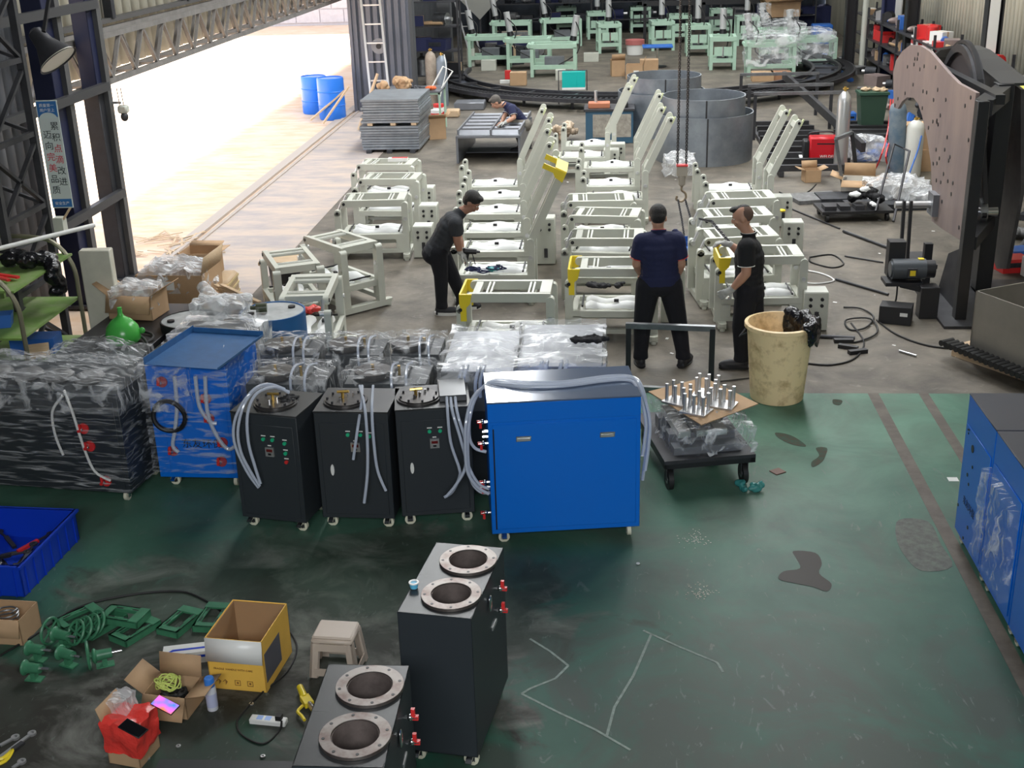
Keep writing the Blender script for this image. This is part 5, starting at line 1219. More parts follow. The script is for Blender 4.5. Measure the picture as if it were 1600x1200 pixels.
patch([(1240,861),(1274,864),(1284,880),(1280,896),(1299,912),(1292,924),(1270,917),(1245,912),(1217,905),(1224,893),(1250,888),(1244,872)], G['wet'], 'puddle', 'dark brown oily puddle on the open green floor', 'puddle')
patch([(1212,676),(1235,680),(1255,692),(1258,698),(1236,694),(1216,684)], G['brownst'], 'paint_chip', 'long brown bare patch on green floor beside the low trolley', 'stain')
patch([(1275,700),(1292,700),(1290,712),(1284,722),(1270,730),(1268,722),(1280,712)], G['brownst'], 'paint_chip', 'curled brown bare patch nearer the worn floor lines', 'stain')
patch([(1302,624),(1316,626),(1312,633),(1302,631)], G['brownst'], 'paint_chip', 'tiny brown bare patch right of the stained bin', 'stain')
patch([(1405,812),(1450,815),(1470,850),(1488,885),(1440,892),(1412,866),(1400,838)], G['darkst'], 'scuff_patch', 'dark scuffed patch beside the worn line by right blue cabinets', 'stain')
G['grit'] = mat('pale_grit', (.50,.50,.44), .8)
for (px, py, sx_, sy_, n, lab) in [(1085,842,24,11,60,'scatter of pale grit on the green floor below blue cabinet'), (1093,926,26,12,60,'second scatter of pale grit, nearer the chalk lines')]:
    b = MB()
    for i in range(n): p = P(px+R.gauss(0,sx_*.5), py+R.gauss(0,sy_*.5), .006); b.box(p.x, p.y, .006, R.uniform(.004,.014), R.uniform(.004,.009), .003, R.random()*3)
    tag(b.build('floor_grit', G['grit']), lab, 'grit')['kind'] = 'stuff'
# ================================================================ MIDDLE AND BACK OF THE HALL
def at_(p, z=None): return (p.x, p.y, p.z if z is None else z)
# ---- tank shells
SG = 'rolled steel tank shells standing on the floor'
def shell(x, y, r, h, z0, lab):
    t = thing('tank_shell', lab, 'steel shell', (x, y, z0), 0, SG)
    MB().lathe([(r,0),(r,h),(r-.018,h),(r-.018,0),(r,0)], 72).build('shell', G['rolled'], t)
    MB().box(0, -r-.003, h/2, .03, .008, h).build('weld_seam', G['darksteel'], t)
shell(1.62, 22.5, .87, .84, 0, 'wide outer shell of the nearer pair of rolled steel tanks')
shell(1.60, 22.5, .74, 1.12, .01, 'taller inner shell nested in the nearer rolled steel tank')
shell(.95, 25.3, .87, .84, 0, 'wide outer shell of the farther pair of rolled steel tanks')
shell(1.0, 25.3, .74, 1.12, .01, 'taller inner shell nested in the farther rolled steel tank')
shell(1.55, 28.3, .34, .55, 0, 'small shiny shell behind the farther pair of tank shells')
# ---- chain hoist
ch = thing('chain_hoist', 'steel hook block on two long black chains hanging down between rows', 'hoist', (.95, 17.2, 0))
for k, x in enumerate((-.065, .055)):
    b = MB(); z = .95; i = 0
    while z < 8.25:
        st = 1 if z < 3.6 else 3
        h = .030*st
        if i % 2: b.tube([(x-.012,0,z),(x-.012,0,z+h),(x+.012,0,z+h),(x+.012,0,z)], .0085, 4, 1, True)
        else: b.tube([(x,-.012,z),(x,-.012,z+h),(x,.012,z+h),(x,.012,z)], .0085, 4, 1, True)
        z += h*.85; i += 1
    b.build('chain', G['darkpaint'], ch)
b = MB(); b.box(-.0,0,.86,.15,.10,.14); b.lathe([(.001,.62),(.05,.66),(.06,.80),(.001,.82)], 12); b.build('hook_block', mat('worn_block', (.30,.27,.22), .5), ch)
MB().box(0,0,.935,.16,.11,.02).build('block_cap', G['red'], ch)
b = MB(); b.tube([(0,0,.64),(0,0,.58),(.05,0,.54),(.06,0,.47),(.0,0,.42),(-.07,0,.45),(-.06,0,.50)], .016, 8, 4); b.build('hook', mat('hook_steel', (.35,.28,.20), .4, .7), ch)
def chain(pts, name_lab, cat='chain', r=.006):
    b = MB(); L = []
    for i in range(len(pts)-1):
        a, c = V(pts[i]), V(pts[i+1]); n = max(1, int((c-a).length/.032))
        for k in range(n): L.append((a.lerp(c, k/n), a.lerp(c, (k+1.25)/n)))
    for i, (a, c) in enumerate(L):
        d = (c-a).normalized(); o_ = d.orthogonal().normalized(); o_ = o_ if i % 2 else d.cross(o_); o_ *= .011
        b.tube([a-o_, c-o_, c+o_, a+o_], r, 4, 1, True)
    o = b.build('sling_chain', G['darksteel']); tag(o, name_lab, cat); return o
hk = V((1.0, 17.2, .45))
q1 = PY(1141,380,12.03)
chain([q1, q1+V((-.15,.5,.10)), (.98,13.9,.98)], 'steel sling chain end held by the man in black')
chain([(.90,17.15,.46), (.93,16.6,.30), (.95,16.0,.12), (.93,15.6,.02), (.85,15.3,.02)], 'sling chain running from the hook down to the floor')
chain([(1.0,17.15,.46), (1.05,16.5,.32), (1.10,15.8,.10), (1.1,15.3,.02)], 'second sling chain lying between the two rows')
# blue bags by the hook
t = open_box('plastic_crate', 'dark blue crate on floor behind the head of navy man', 'crate', (1.02, 15.9, 0), .1, .36, .3, .22, G['binblue'], ())
b = MB()
for i in range(12): b.ell((.86+R.uniform(-.14,.12), 15.55+R.uniform(-.1,.1), .08+R.uniform(-.03,.12)), (R.uniform(.06,.12),.05,.05), 8, 6, rz=R.random()*3, rx=R.random())
tag(b.build('plastic_bag', mat('bright_blue_bag', (.0,.16,.72), .25, bump=.9, bs=16)), 'crumpled bright blue bag beside the head of navy man', 'bag')
b = MB()
for i in range(9): b.ell((.70+R.uniform(-.12,.16), 16.3+R.uniform(-.1,.1), .12+R.uniform(-.05,.1)), (R.uniform(.06,.12),.05,.04), 8, 6, rz=R.random()*3, rx=R.random())
tag(b.build('jacket', G['navy']), 'dark navy jacket heaped behind the bright blue bag', 'jacket')
# crumpled film by the tank
t = thing('plastic_sheet', 'crumpled clear film in front of the nearer tank shell', 'plastic', (1.10, 20.9, 0)); film(t, -.22, .22, -.15, .2, 0, .30, 201, .10, .1, 'film_milky', 8, 8, 5)
# ---- louvred box table where the far worker works
t = thing('steel_table', 'open grey steel box table with louvred panels in front of far worker', 'table', (-2.87, 22.25, 0), rad(-2))
b = MB(); b.b2((0,0,.46),(1.18,.04,.50)); b.build('front_edge', G['galv'], t)
for x in (0, 1.14): MB().b2((x,0,0),(x+.04,2.2,.48)).build('side_sheet', G['galv'], t)
MB().b2((0,.9,.02),(1.18,1.4,.04)).build('lower_shelf', G['galv'], t)
MB().b2((0.04,0.04,.46),(1.14,2.2,.47)).build('top_sheet', G['darkpaint'], t)
for k in range(11): MB().box(.59, .16+.19*k, .53, 1.12, .12, .012, rx=.75).build('louvre_slat', G['darksteel'] if k % 2 else G['galv'], t)
for x in (.02,.62,1.14): MB().b2((x,.05,.52),(x+.03,2.2,.60)).build('rail', G['galv'], t)
# ---- stacks of steel sheet panels
for s_, (z0, n, lab) in enumerate([(.06, 9, 'lower stack of grey steel panels beside the doorway'), (.56, 9, 'upper stack of grey steel panels beside the doorway')]):
    t = thing('panel_stack', lab, 'steel panels', (-4.85+.03*s_, 23.45, z0), rad(-1), 'stacks of grey steel panels')
    for k in range(n): MB().b2((R.uniform(-.03,.03), R.uniform(-.04,.02), k*.050), (1.12+R.uniform(-.02,.02), 1.45, k*.050+.040)).build('panel', G['panel'] if 'panel' in G else G.setdefault('panel', mat('grey_panel', (.24,.26,.28), .45, .3, var=.2, vs=4)), t)
    if s_ == 0:
        for x in (.1,.5,.95): MB().b2((x,-.12,-.06),(x+.10,1.5,0)).build('skid', G['darksteel'], t)
    else:
        for x in (.1,.55,.95): MB().b2((x,.0,-.05),(x+.10,1.4,0)).build('spacer', G['wood'], t)
# ---- barrels and planks outside the door
for (x, y, h, lab) in [(-6.35, 27.7, .92, 'bright blue barrel standing at far end of the open doorway'), (-6.95, 28.6, .85, 'second blue barrel partly behind the first, outside the doorway')]:
    t = thing('barrel', lab, 'barrel', (x, y, -.02)); b = MB(); r = .30
    b.lathe([(.001,0),(r-.02,0),(r,.03),(r,h*.33),(r+.012,h*.345),(r,h*.36),(r,h*.66),(r+.012,h*.675),(r,h*.69),(r,h-.04),(r-.01,h),(r-.03,h),(r-.03,h-.02),(.001,h-.02)], 32); b.build('barrel_body', G['barrel'] if 'barrel' in G else G.setdefault('barrel', mat('barrel_blue', (.02,.18,.72), .35)), t)
for k, (a, c, lab) in enumerate([((395,190),(455,140),'pale wooden plank leaning toward the blue barrel'), ((505,195),(545,135),'short weathered plank leaning against the door leaf'), ((560,205),(590,115),'brown board leaning inside the door leaf')]):
    if k == 0: A_ = P(485,190); B_ = PY(540,140,A_.y+.3)
    else: A_ = P(*a); B_ = PY(*c, A_.y+.25)
    o = MB().bar(A_+V((0,0,.03)), B_, .10, .03).build('plank', G['wood']); tag(o, lab, 'plank')
# ---- posts, ladder, shelves and cylinders beyond the door leaf
for (x, y, w_, lab) in [(-4.95, 30.2, .34, 'grey steel column right of the tall ladder'), (-4.35, 32.6, .34, 'grey steel column behind the gas cylinders')]:
    t = thing('steel_column', lab, 'column', (x, y, 0)); t['kind'] = 'structure'
    for s in (-1, 1): MB().box(0, s*w_/2, 4, w_, .02, 8).build('flange', G['colgrey'] if 'colgrey' in G else G.setdefault('colgrey', mat('column_grey', (.12,.125,.13), .5, .2)), t)
    MB().box(0, 0, 4, .02, w_, 8).build('web', G['colgrey'], t)
def ladder(A_, B_, W_, n, lab, m='alu'):
    t = thing('ladder', lab, 'ladder'); A_ = V(A_); B_ = V(B_)
    for s in (-.5, .5): MB().bar(A_+V((s*W_,0,0)), B_+V((s*W_,0,0)), .05, .06, up=(0,1,0)).build('stile', G[m], t)
    for k in range(1, n): c = A_.lerp(B_, k/n); MB().bar(c-V((W_/2,0,0)), c+V((W_/2,0,0)), .03, .03).build('rung', G[m], t)
ladder((-5.20, 27.6, 0), (-5.5, 28.4, 4.0), .42, 10, 'tall pale ladder standing beside the grey door leaf')
ladder((-4.45, 40.3, 0), (-5.45, 40.9, 3.6), .35, 9, 'long aluminium ladder leaning left behind the gas cylinders')
def gas(p, h, r, m, lab, lean=None, valve_=True):
    t = thing('gas_cylinder', lab, 'gas cylinder', at_(p, 0.0))
    b = MB(); b.lathe([(.001,0),(r*.96,0),(r,.02),(r,h*.82),(r*.85,h*.89),(r*.35,h*.945),(.001,h*.95)], 24); b.build('cylinder_body', m, t)
    b = MB(); b.cyl((0,0,h*.94),(0,0,h),.022,n=8); b.cyl((-.04,0,h*.975),(.05,0,h*.975),.014,n=8); b.build('valve', G['brass'], t)
    if lean: t.rotation_euler = lean
    return t
gas(P(676,163), 1.30, .13, mat('rust_cylinder', (.36,.30,.24), .6, var=.3), 'brown weathered gas cylinder, left of the grey one', )
gas(P(693,165), 1.22, .13, mat('grey_cylinder', (.22,.26,.30), .4, .3), 'grey gas cylinder with pale hose in front of column')
hose('gas_hose', 'pale thin hose hanging down the grey gas cylinder', [[PY(694,85,29.0), PY(697,110,28.9), PY(690,140,28.8), P(684,170,.02)]], .012, 'white')
gas(P(1312,268), 1.42, .115, mat('silver_cylinder', (.55,.56,.56), .32, .7), 'silver gas cylinder standing behind the red welder')
gas(P(1400,274), 1.30, .14, mat('worn_blue_cylinder', (.10,.16,.22), .5, c2=(.20,.24,.27), mixs=4), 'worn blue gas cylinder leaning beside red hoses', (0, rad(-3), 0), False)
gas(P(1424,276), .98, .14, mat('white_cylinder', (.72,.72,.66), .4), 'white gas cylinder beside the worn blue one')
hose('gas_hose', ['red hose looped from above down beside blue gas cylinder', 'red hose curling across floor to the gas cylinders', 'blue hose trailing down the white gas cylinder'], [
 [PY(1392,155,21.5), PY(1388,200,21.2), PY(1378,240,20.6), P(1365,268,.02), P(1350,275,.02)], [PY(1396,155,21.4), PY(1392,210,21.0), PY(1384,245,20.4), P(1390,270,.02), P(1375,282,.02), P(1355,262,.02)], [PY(1440,212,20.5), PY(1434,235,20.4), PY(1425,260,20.2), P(1416,285,.02)]], .014, 'red')
bpy.data.objects[col.objects[-1].name].data.materials[0] = G['binblue']
# ---- trestle table with rags beside the column
p = P(603,185); t = thing('work_table', 'pale green legged work table behind the stacked panels', 'table', (-4.85, 25.4, 0))
MB().b2((0,0,.84),(1.3,.9,.87)).build('table_top', G['galv'], t)
for x in (.02,1.25):
    for y in (.02,.85): MB().b2((x,y,0),(x+.04,y+.04,.84)).build('leg', G['mint'], t)
for y in (.02,.85): MB().b2((0,y,.80),(1.3,y+.04,.84)).build('apron', G['mint'], t)
b = MB()
for i in range(8): b.ell((-4.5+R.uniform(-.28,.25), 25.6+R.uniform(-.1,.2), .95+R.uniform(0,.12)), (.16,.12,.09), 8, 6, rz=R.random()*3, rx=R.random())
tag(b.build('paper_sack', G['card']), 'crumpled brown paper sack on the work table', 'sack')
b = MB()
for i in range(6): b.ell((-4.05+R.uniform(-.1,.1), 25.6+R.uniform(-.1,.1), .92), (.10,.06,.04), 8, 6, rz=R.random()*3)
tag(b.build('rag', G['junk']), 'dark and white rag on the middle of the work table', 'rag')
b = MB()
for i in range(5): b.ell((-3.72+R.uniform(-.08,.08), 25.6+R.uniform(-.06,.06), .92), (.09,.06,.04), 8, 6, rz=R.random()*3)
tag(b.build('rag', mat('orange_rag', (.80,.16,.05), .7)), 'orange rag at right end of the work table', 'rag')
t = thing('tube_frame', 'white bent tube handle frame leaning over the work table', 'frame', (-3.65, 25.9, .87)); b = MB(); b.tube([(-.15,0,0),(.10,.1,.42),(.30,.1,.32),(.05,0,-.02)], .018, 6, 1, True); b.build('tube', G['white'], t)
t = open_box('cardboard_box', 'open cardboard box wedged under the work table end', 'box', (-3.60, 24.9, 0), .3, .35, .3, .42, G['card'], ((0,.9),(3,.8)))
# tins and bits right of the stack
for (px, py, r, h, m, lab) in [(683,190,.13,.26,'white','white paint tin with a red band right of the stacked panels'), (686,182,.12,.28,'red','red and white paint tin behind the other one')]:
    p = P(px, py); t = thing('paint_tin', lab, 'tin', at_(p)); MB().lathe([(.001,0),(r,0),(r,h),(r-.01,h),(.001,h-.01)], 20).build('tin_body', G[m], t); MB().lathe([(r+.001,h*.4),(r+.003,h*.4),(r+.003,h*.75),(r+.001,h*.75)], 20).build('label_band', G['red' if m == 'white' else 'white'], t)
for k, (px, py, w_, d_, h_, m, lab) in enumerate([(665,205,.55,.25,.12,'rubber','black tool bag on floor right of the panel stacks'), (708,182,.3,.3,.16,'wood','small wooden crate with bottles near the gas cylinders'), (735,170,.7,.5,.18,'galv','ribbed grey grating bundle behind the louvred table')]):
    o = MB().b2((-w_/2,-d_/2,0),(w_/2,d_/2,h_)).build(lab.split()[2] if False else ('tool_bag','wooden_crate','grating_bundle')[k], G[m], bevel=.02); o.location = P(px, py); tag(o, lab, ('bag','crate','grating')[k])
# ---- ring conveyor
rc = thing('ring_conveyor', 'large dark circular rail track with chain teeth round the back area', 'conveyor', (.6, 33.2, 0))
A0, A1 = rad(172), rad(390)
def arc(ro, ri, z, h, n=90):
    b = MB(); vs = []
    for i in range(n+1):
        a = A0+(A1-A0)*i/n
        for r_, z_ in ((ri,z-h/2),(ro,z-h/2),(ro,z+h/2),(ri,z+h/2)): vs.append((r_*math.cos(a), r_*math.sin(a), z_))
    fs = [(4*i+k, 4*i+(k+1)%4, 4*i+4+(k+1)%4, 4*i+4+k) for i in range(n) for k in range(4)]+[(0,1,2,3),(4*n+3,4*n+2,4*n+1,4*n)]
    return b.add(vs, fs)
for r, z, m in ((5.55,.26,'darksteel'), (5.20,.30,'darkpaint'), (4.55,.28,'darksteel')): arc(r, r-.07, z, .09).build('rail', G[m], rc)
arc(5.2, 4.5, .20, .012).build('tray_sheet', mat('blue_black_tray', (.03,.035,.05), .5), rc)
for i in range(170):
    a = A0+(A1-A0)*i/170
    if i == 0: b = MB(); b.box(0,0,0,.20,.055,.05); tooth = b.build('chain_tooth', G['darkpaint'], rc); o = tooth
    else: o = tooth.copy(); col.objects.link(o)
    o.location = (5.40*math.cos(a), 5.40*math.sin(a), .29); o.rotation_euler = (0,0,a)
for i in range(15):
    a = A0+(A1-A0)*(i+.5)/15; MB().bar((4.5*math.cos(a),4.5*math.sin(a),.27),(5.5*math.cos(a),5.5*math.sin(a),.27),.06,.05).build('cross_bar', G['darksteel'], rc)
    MB().bar((5.0*math.cos(a),5.0*math.sin(a),0),(5.0*math.cos(a),5.0*math.sin(a),.25),.07,.07).build('support_leg', G['darkpaint'], rc)
# ---- mint presses
def press(W, D, H, cylx, tilt, front):
    t = thing('mint_press', 'x', 'press'); m = G['mint']
    for x in (0, W-.09):
        for y in (0, D-.09): MB().b2((x,y,0),(x+.09,y+.09,H-.1)).build('leg', m, t)
    for y in (0, D-.09): MB().b2((0,y,H-.12),(W,y+.09,H)).build('top_beam', m, t); MB().b2((.09,y+.01,.20),(W-.09,y+.08,.31)).build('lower_beam', m, t)
    for x in (0, W-.09): MB().b2((x,.09,H-.12),(x+.09,D-.09,H)).build('end_beam', m, t); MB().b2((x+.01,.09,.20),(x+.08,D-.09,.31)).build('end_beam', m, t)
    MB().b2((.10,.10,.22),(W-.1,D-.1,.235)).build('shelf_plate', G['cream'], t)
    MB().b2((W*.3,D*.3,.235),(W*.72,D*.7,.235+.26)).build('motor_box', G['galv'], t)
    a = math.sin(tilt); c = math.cos(tilt); b0 = V((cylx, D/2, H+.05))
    MB().cyl(b0, b0+V((a*.12,0,c*.12)), .10, .085, 16).build('cylinder_mount', G['black'], t)
    b = MB(); b.cyl(b0+V((a*.12,0,c*.12)), b0+V((a*.66,0,c*.66)), .09, n=20); b.build('air_cylinder', G['aircyl'], t)
    MB().box(cylx, D/2, H+.01, .3, .25, .06).build('head_block', m, t)
    b = MB(); b.tube([b0+V((a*.5,-.08,c*.5)), b0+V((.18,-.15,.2)), b0+V((.12,-.2,-.3)), (W*.6, .1, .3)], .016, 6, 4); b.build('air_hose', G['rubber'], t)
    if front:
        MB().b2((.12,-.02,.38),(W-.12,.02,.62)).build('front_panel', m, t); MB().cyl((W*.5,.0,H-.25),(W*.5,.0,.35),.03,n=8).build('guide_rod', G['chrome'], t)
    else:
        b = MB(); b.cyl((-.05,D*.5-.2,H-.06),(-.05,D*.5+.2,H-.06),.06,n=10); b.build('pivot_sleeve', m, t)
    return t
PGm = 'mint green presses with silver cylinders at the back'
pA = press(1.25, .8, .86, .10, -.16, False); tA = tree(pA); pA2 = press(1.25, .8, .86, 1.15, .16, False); tA2 = tree(pA2); pB = press(.72, .9, .88, .36, 0, True); tB = tree(pB)
used = set()
def putp(T, loc, rz, lab):
    if id(T) not in used: used.add(id(T)); T[0].location = loc; T[0].rotation_euler = (0,0,rz); T[0]['label'] = lab; T[0]['group'] = PGm; return T[0]
    return dup(T, loc, rz, lab, PGm)
prs = [(tA, (732,105), 0, 'leftmost mint press, grey box and carton at its feet'), (tA, (792,110), 0, 'mint press second from left in the front line'), (tA2, (829,121), 0, 'frontmost mint press, cylinder leaning right above the teal case'),
 (tB, (935,84), 6, 'mint press between the frontmost one and the red tub'), (tB, (1018,80), 5, 'mint press behind the blue topped stool'), (tB, (1072,88), 0, 'mint press just left of the small film-topped one'), (tB, (1108,110), -2, 'mint press with film over its top, black cables both sides'),
 (tB, (918,62), 4, 'mint press behind and left of the red tub'), (tB, (1045,68), 3, 'mint press in second line behind the chains'), (tB, (1150,72), 0, 'mint press behind the film-topped one'), (tA, (770,78), 0, 'mint press in second line with a cream casting on top'), (tA, (850,74), 8, 'mint press in second line behind frontmost one'),
 (tB, (870,52), 4, 'small far mint press by the brown chair'), (tB, (985,52), 2, 'small far mint press in the last line, centre'), (tB, (1110,58), 0, 'small far mint press before the long dark rail')]
for T, (px, py), a, lab in prs:
    p = P(px, py); putp(T, (p.x, p.y, 0), rad(a), lab)
for k, (px, py, W_, lab) in enumerate([(1167,120,1.05,'mint press under streaked film at front of the wrapped group'), (1232,112,.95,'wrapped mint press at right end beside the ring track'), (1190,95,.95,'wrapped mint press at the back of the wrapped group')]):
    p = P(px, py); q_ = dup(tA, (p.x, p.y, 0), 0, lab, PGm)
    film(q_, -.03, W_+.23, -.05, .85, .25, 1.0, 301+k*9, .05, .12, 'film_streak', 12, 8, 8)
    film(q_, -.12, .22, .22, .55, .9, 1.55, 331+k*9, .03, .02, 'film', 5, 5, 6, name='film_sleeve')
# boxes and bits near presses
def simple_box(px, py, w_, d_, h_, m, lab, cat='box', rz=0, name='box', z=0, par=False):
    p = P(px, py, z); t = thing(name, lab, cat, (p.x, p.y, z), rz)
    MB().b2((0,0,0),(w_,d_,h_)).build('body', m if not isinstance(m, str) else G[m], t, .006)
    MB().b2((0,0,h_),(w_,d_,h_+.004)).build('lid', m if not isinstance(m, str) else G[m], t)
    return t
simple_box(752,111,.42,.3,.28,'cream','pale grey box at the feet of the leftmost mint press')
simple_box(730,104,.22,.2,.5,'cream','upright pale control cabinet left of the leftmost press', 'cabinet')
simple_box(868,126,.26,.3,.26,'cream','pale grey box between frontmost press and teal case')
simple_box(912,97,.44,.3,.24,'cream','long pale grey box right of the frontmost press')
t = simple_box(797,134,.42,.35,.32,'card','closed cardboard box below the frontmost mint press')
simple_box(789,124,.16,.16,.22,'red','small red carton left of the closed cardboard box'); simple_box(781,131,.25,.14,.08,'white','small flat white carton before the red one')
t = open_box('cardboard_box', 'open cardboard box standing upright right of the teal case', 'box', at_(P(965,118)), .1, .36, .4, .42, G['card'], ((0,.4),))
t = open_box('cardboard_box', 'open cardboard box with white label, left of tank shells', 'box', at_(P(992,122)), -.1, .45, .4, .36, G['card'], ((3,.3),)); MB().b2((-.02,-.208,.08),(.12,-.2005,.22)).build('paper_label', G['white'], t)
simple_box(1000,112,.5,.4,.3,'card','cardboard box behind the labelled one, by the blue stool')
simple_box(1175,128,.55,.4,.22,'card','cardboard box lying under the film-streaked mint press'); simple_box(1205,127,.5,.35,.22,mat('brown_box', (.34,.17,.09), .8),'darker brown box under the film-streaked mint press')
p = P(880,162); t = thing('teal_case', 'bright teal carton hung in a thin wire stand before presses', 'case', (p.x, 29.2, 0))
MB().b2((-.02,0,.36),(.32,.32,.72)).build('carton', G['teal'], t, .004); MB().b2((.32,0,.36),(.52,.30,.72)).build('side_carton', G['teal'], t, .004); MB().b2((-.022,-.004,.32),(.52,.33,.37)).build('white_base', G['white'], t)
b = MB(); b.tube([(-.10,.0,0),(-.10,.0,.76),(.56,.0,.76),(.56,.0,.30)], .016, 6, 1); b.build('wire_stand', G['darksteel'], t)
for (px, py, r, h, lab) in [(992,85,.28,.42,'white tub with a red lid among the mint presses')]:
    p = P(px, py); t = thing('tub', lab, 'tub', at_(p)); MB().lathe([(.001,0),(r*.85,0),(r,h),(.001,h)], 20).build('tub_body', G['white'], t); MB().lathe([(.001,h),(r*1.04,h-.12),(r*1.04,h+.02),(.001,h+.03)], 20).build('lid', mat('faded_red', (.45,.14,.13), .5), t)
p = P(1027,105); t = thing('stool', 'tall blue topped steel stool behind the farther tank shells', 'stool', at_(p)); MB().b2((-.42,-.3,.55),(.42,.3,.60)).build('top', G['binblue'], t, .01); MB().cyl((0,0,.03),(0,0,.55),.04,n=10).build('pole', G['chrome'], t); MB().disc((0,0,.02),.26,.03,20).build('base', G['darksteel'], t)
# ---- blue workbench with castings
t = thing('workbench', 'blue steel workbench with paper covered doors left of tank shells', 'workbench', (-.55, 24.05, 0))
MB().b2((0,0,0),(.92,.6,.62)).build('cabinet_body', mat('bench_blue', (.04,.11,.18), .5), t, .006)
for x in (.14,.54): MB().b2((x,-.006,.12),(x+.34,0,.56)).build('door', mat('papered_door', (.36,.33,.28), .8, var=.3, vs=10), t)
MB().b2((-.03,-.03,.62),(.95,.63,.66)).build('worktop', G['darksteel'], t)
for (x, y, w_, m, lab, nm) in [(-.50,24.15,.42,mat('orange_casting',(.45,.16,.08),.6),'orange brown casting on the blue workbench','casting'), (.15,24.2,.12,G['darkpaint'],'black bench vise on the blue workbench','vise')]:
    t = thing(nm, lab, nm, (x, y, .66)); MB().b2((0,0,0),(w_,.3,.10)).build('base', m, t, .01); MB().cyl((w_*.35,.15,.1),(w_*.35,.15,.32),.03,n=10).build('post', G['alu'], t)
b = MB()
for i in range(12): b.ell((-.98+R.uniform(-.22,.2), 24.5+R.uniform(-.3,.2), .09+R.uniform(-.03,.25)), (R.uniform(.08,.16),.09,.07), 8, 6, rz=R.random()*3, rx=R.random())
tag(b.build('plastic_sack', mat('beige_sack', (.55,.42,.30), .45, bump=.7, bs=9)), 'crumpled beige and white sack left of the blue workbench', 'sack')
# ---- steel racks right of the tank shells
t = thing('steel_rack', 'open rack of bare steel tube frames right of the tank shells', 'rack', (2.7, 0, 0))
for k, (y, x1) in enumerate([(24.2,1.65),(25.3,1.62),(27.0,1.6)]):
    for x in (0, x1): MB().bar((x,y,0),(x,y,.86),.06,.06,up=(0,1,0)).build('upright', G['darksteel'], t)
    MB().bar((-.03,y,.88),(x1+.03,y,.88),.06,.06).build('top_rail', G['steel'], t)
MB().bar((1.0,27.8,.75),(1.55,21.4,.35),.08,.16).build('channel_beam', G['darksteel'], t)
for k in range(9): MB().bar((-.1+.03*k, 20.8+.55*k, .14),(1.35-.02*k, 20.8+.55*k, .14),.09,.10).build('floor_bar', G['darkpaint'] if k % 2 else G['darksteel'], t)
for x in (.1, 1.2): MB().bar((x, 20.7, .05),(x, 25.6, .05),.08,.08).build('runner', G['darksteel'], t)
t = thing('steel_bars', 'dark bundle of long steel flats on floor behind silver cylinder', 'steel bars', (0,0,0))
for k in range(8): MB().bar((4.1+.05*k, 23.4+.32*k, .05+.02*(k%3)),(5.5+.03*k, 23.3+.32*k, .05+.02*(k%3)),.12,.06).build('bar', G['darkpaint'] if k % 2 else G['darksteel'], t)
# ---- red welder
t = thing('welder', 'red welding machine with black front beside raised frame arms', 'welder', (3.25, 21.6, 0), rad(-3))
MB().b2((.12,0,.06),(.68,.30,.50)).build('body', mat('welder_red', (.55,.01,.02), .35), t, .03)
MB().b2((0.02,.01,.05),(.13,.29,.44)).build('front_panel', G['black'], t, .02); MB().b2((.25,-.004,.38),(.55,.004,.40)).build('vent', G['black'], t)
b = MB(); b.tube([(.1,.15,.46),(.15,.15,.56),(.5,.15,.57),(.6,.15,.49)], .016, 6, 4); b.build('handle', G['black'], t)
text('WELDER', .07, TY(.44,-.006,.17), G['white'], t)
for k in range(3): MB().cyl((-.03,.06+.08*k,.14),(.03,.06+.08*k,.14),.02,n=8).build('socket', G['alu'], t)
# ---- angle iron stand in front of it
t = thing('angle_stand', 'rusty angle iron stand before the silver gas cylinder', 'stand', (0,0,0))
A1, B1, A2, B2 = V((3.05,18.9,0)), V((3.10,20.2,.98)), V((3.62,19.5,0)), V((3.55,20.3,1.02))
A1 = P(1262,300); B1 = PY(1255,217,A1.y+.1); A2 = P(1338,290); B2 = PY(1326,207,A2.y+.1)
A1 = P(1318,300); B1 = PY(1306,217,A1.y); A2 = P(1340,288); B2 = PY(1331,207,A2.y)
MB().bar(A1,B1,.05,.05,up=(0,1,0)).build('leg', G['steel'], t); MB().bar(A2,B2,.06,.06,up=(0,1,0)).build('leg', G['darkpaint'], t); MB().bar(B1,B2,.05,.05).build('top_bar', G['steel'], t); MB().bar(A1.lerp(B1,.2),A2.lerp(B2,.3),.04,.04).build('brace', G['steel'], t)
# ---- cartons and scrap round the welder
open_box('cardboard_box', 'small open carton in front of the red welder', 'box', at_(P(1267,283)), .15, .26, .24, .20, G['card'], ((2,1.3),(3,1.2),(1,.3)))
open_box('cardboard_box', 'open white and brown carton amid film in front of gas cylinders', 'box', at_(P(1340,302)), -.25, .48, .40, .24, G['whitecard'] if 'whitecard' in G else mat('white_carton', (.62,.58,.52), .7), ((0,1.9),(2,1.2),(3,1.3),(1,.0)), flapm=G['card'])
t = thing('plastic_sheet', 'heaped clear film spilling right of the open white carton', 'plastic', (4.25, 18.9, 0)); film(t, -.35, .45, -.3, .3, 0, .26, 401, .12, .1, 'film_milky', 10, 10, 5)
t = thing('plastic_sheet', 'long white plastic sheet on the floor left of big plate machine', 'plastic', (4.7, 18.6, 0)); film(t, -.3, .6, -.2, .25, 0, .18, 407, .08, .06, 'film_milky', 10, 8, 4)
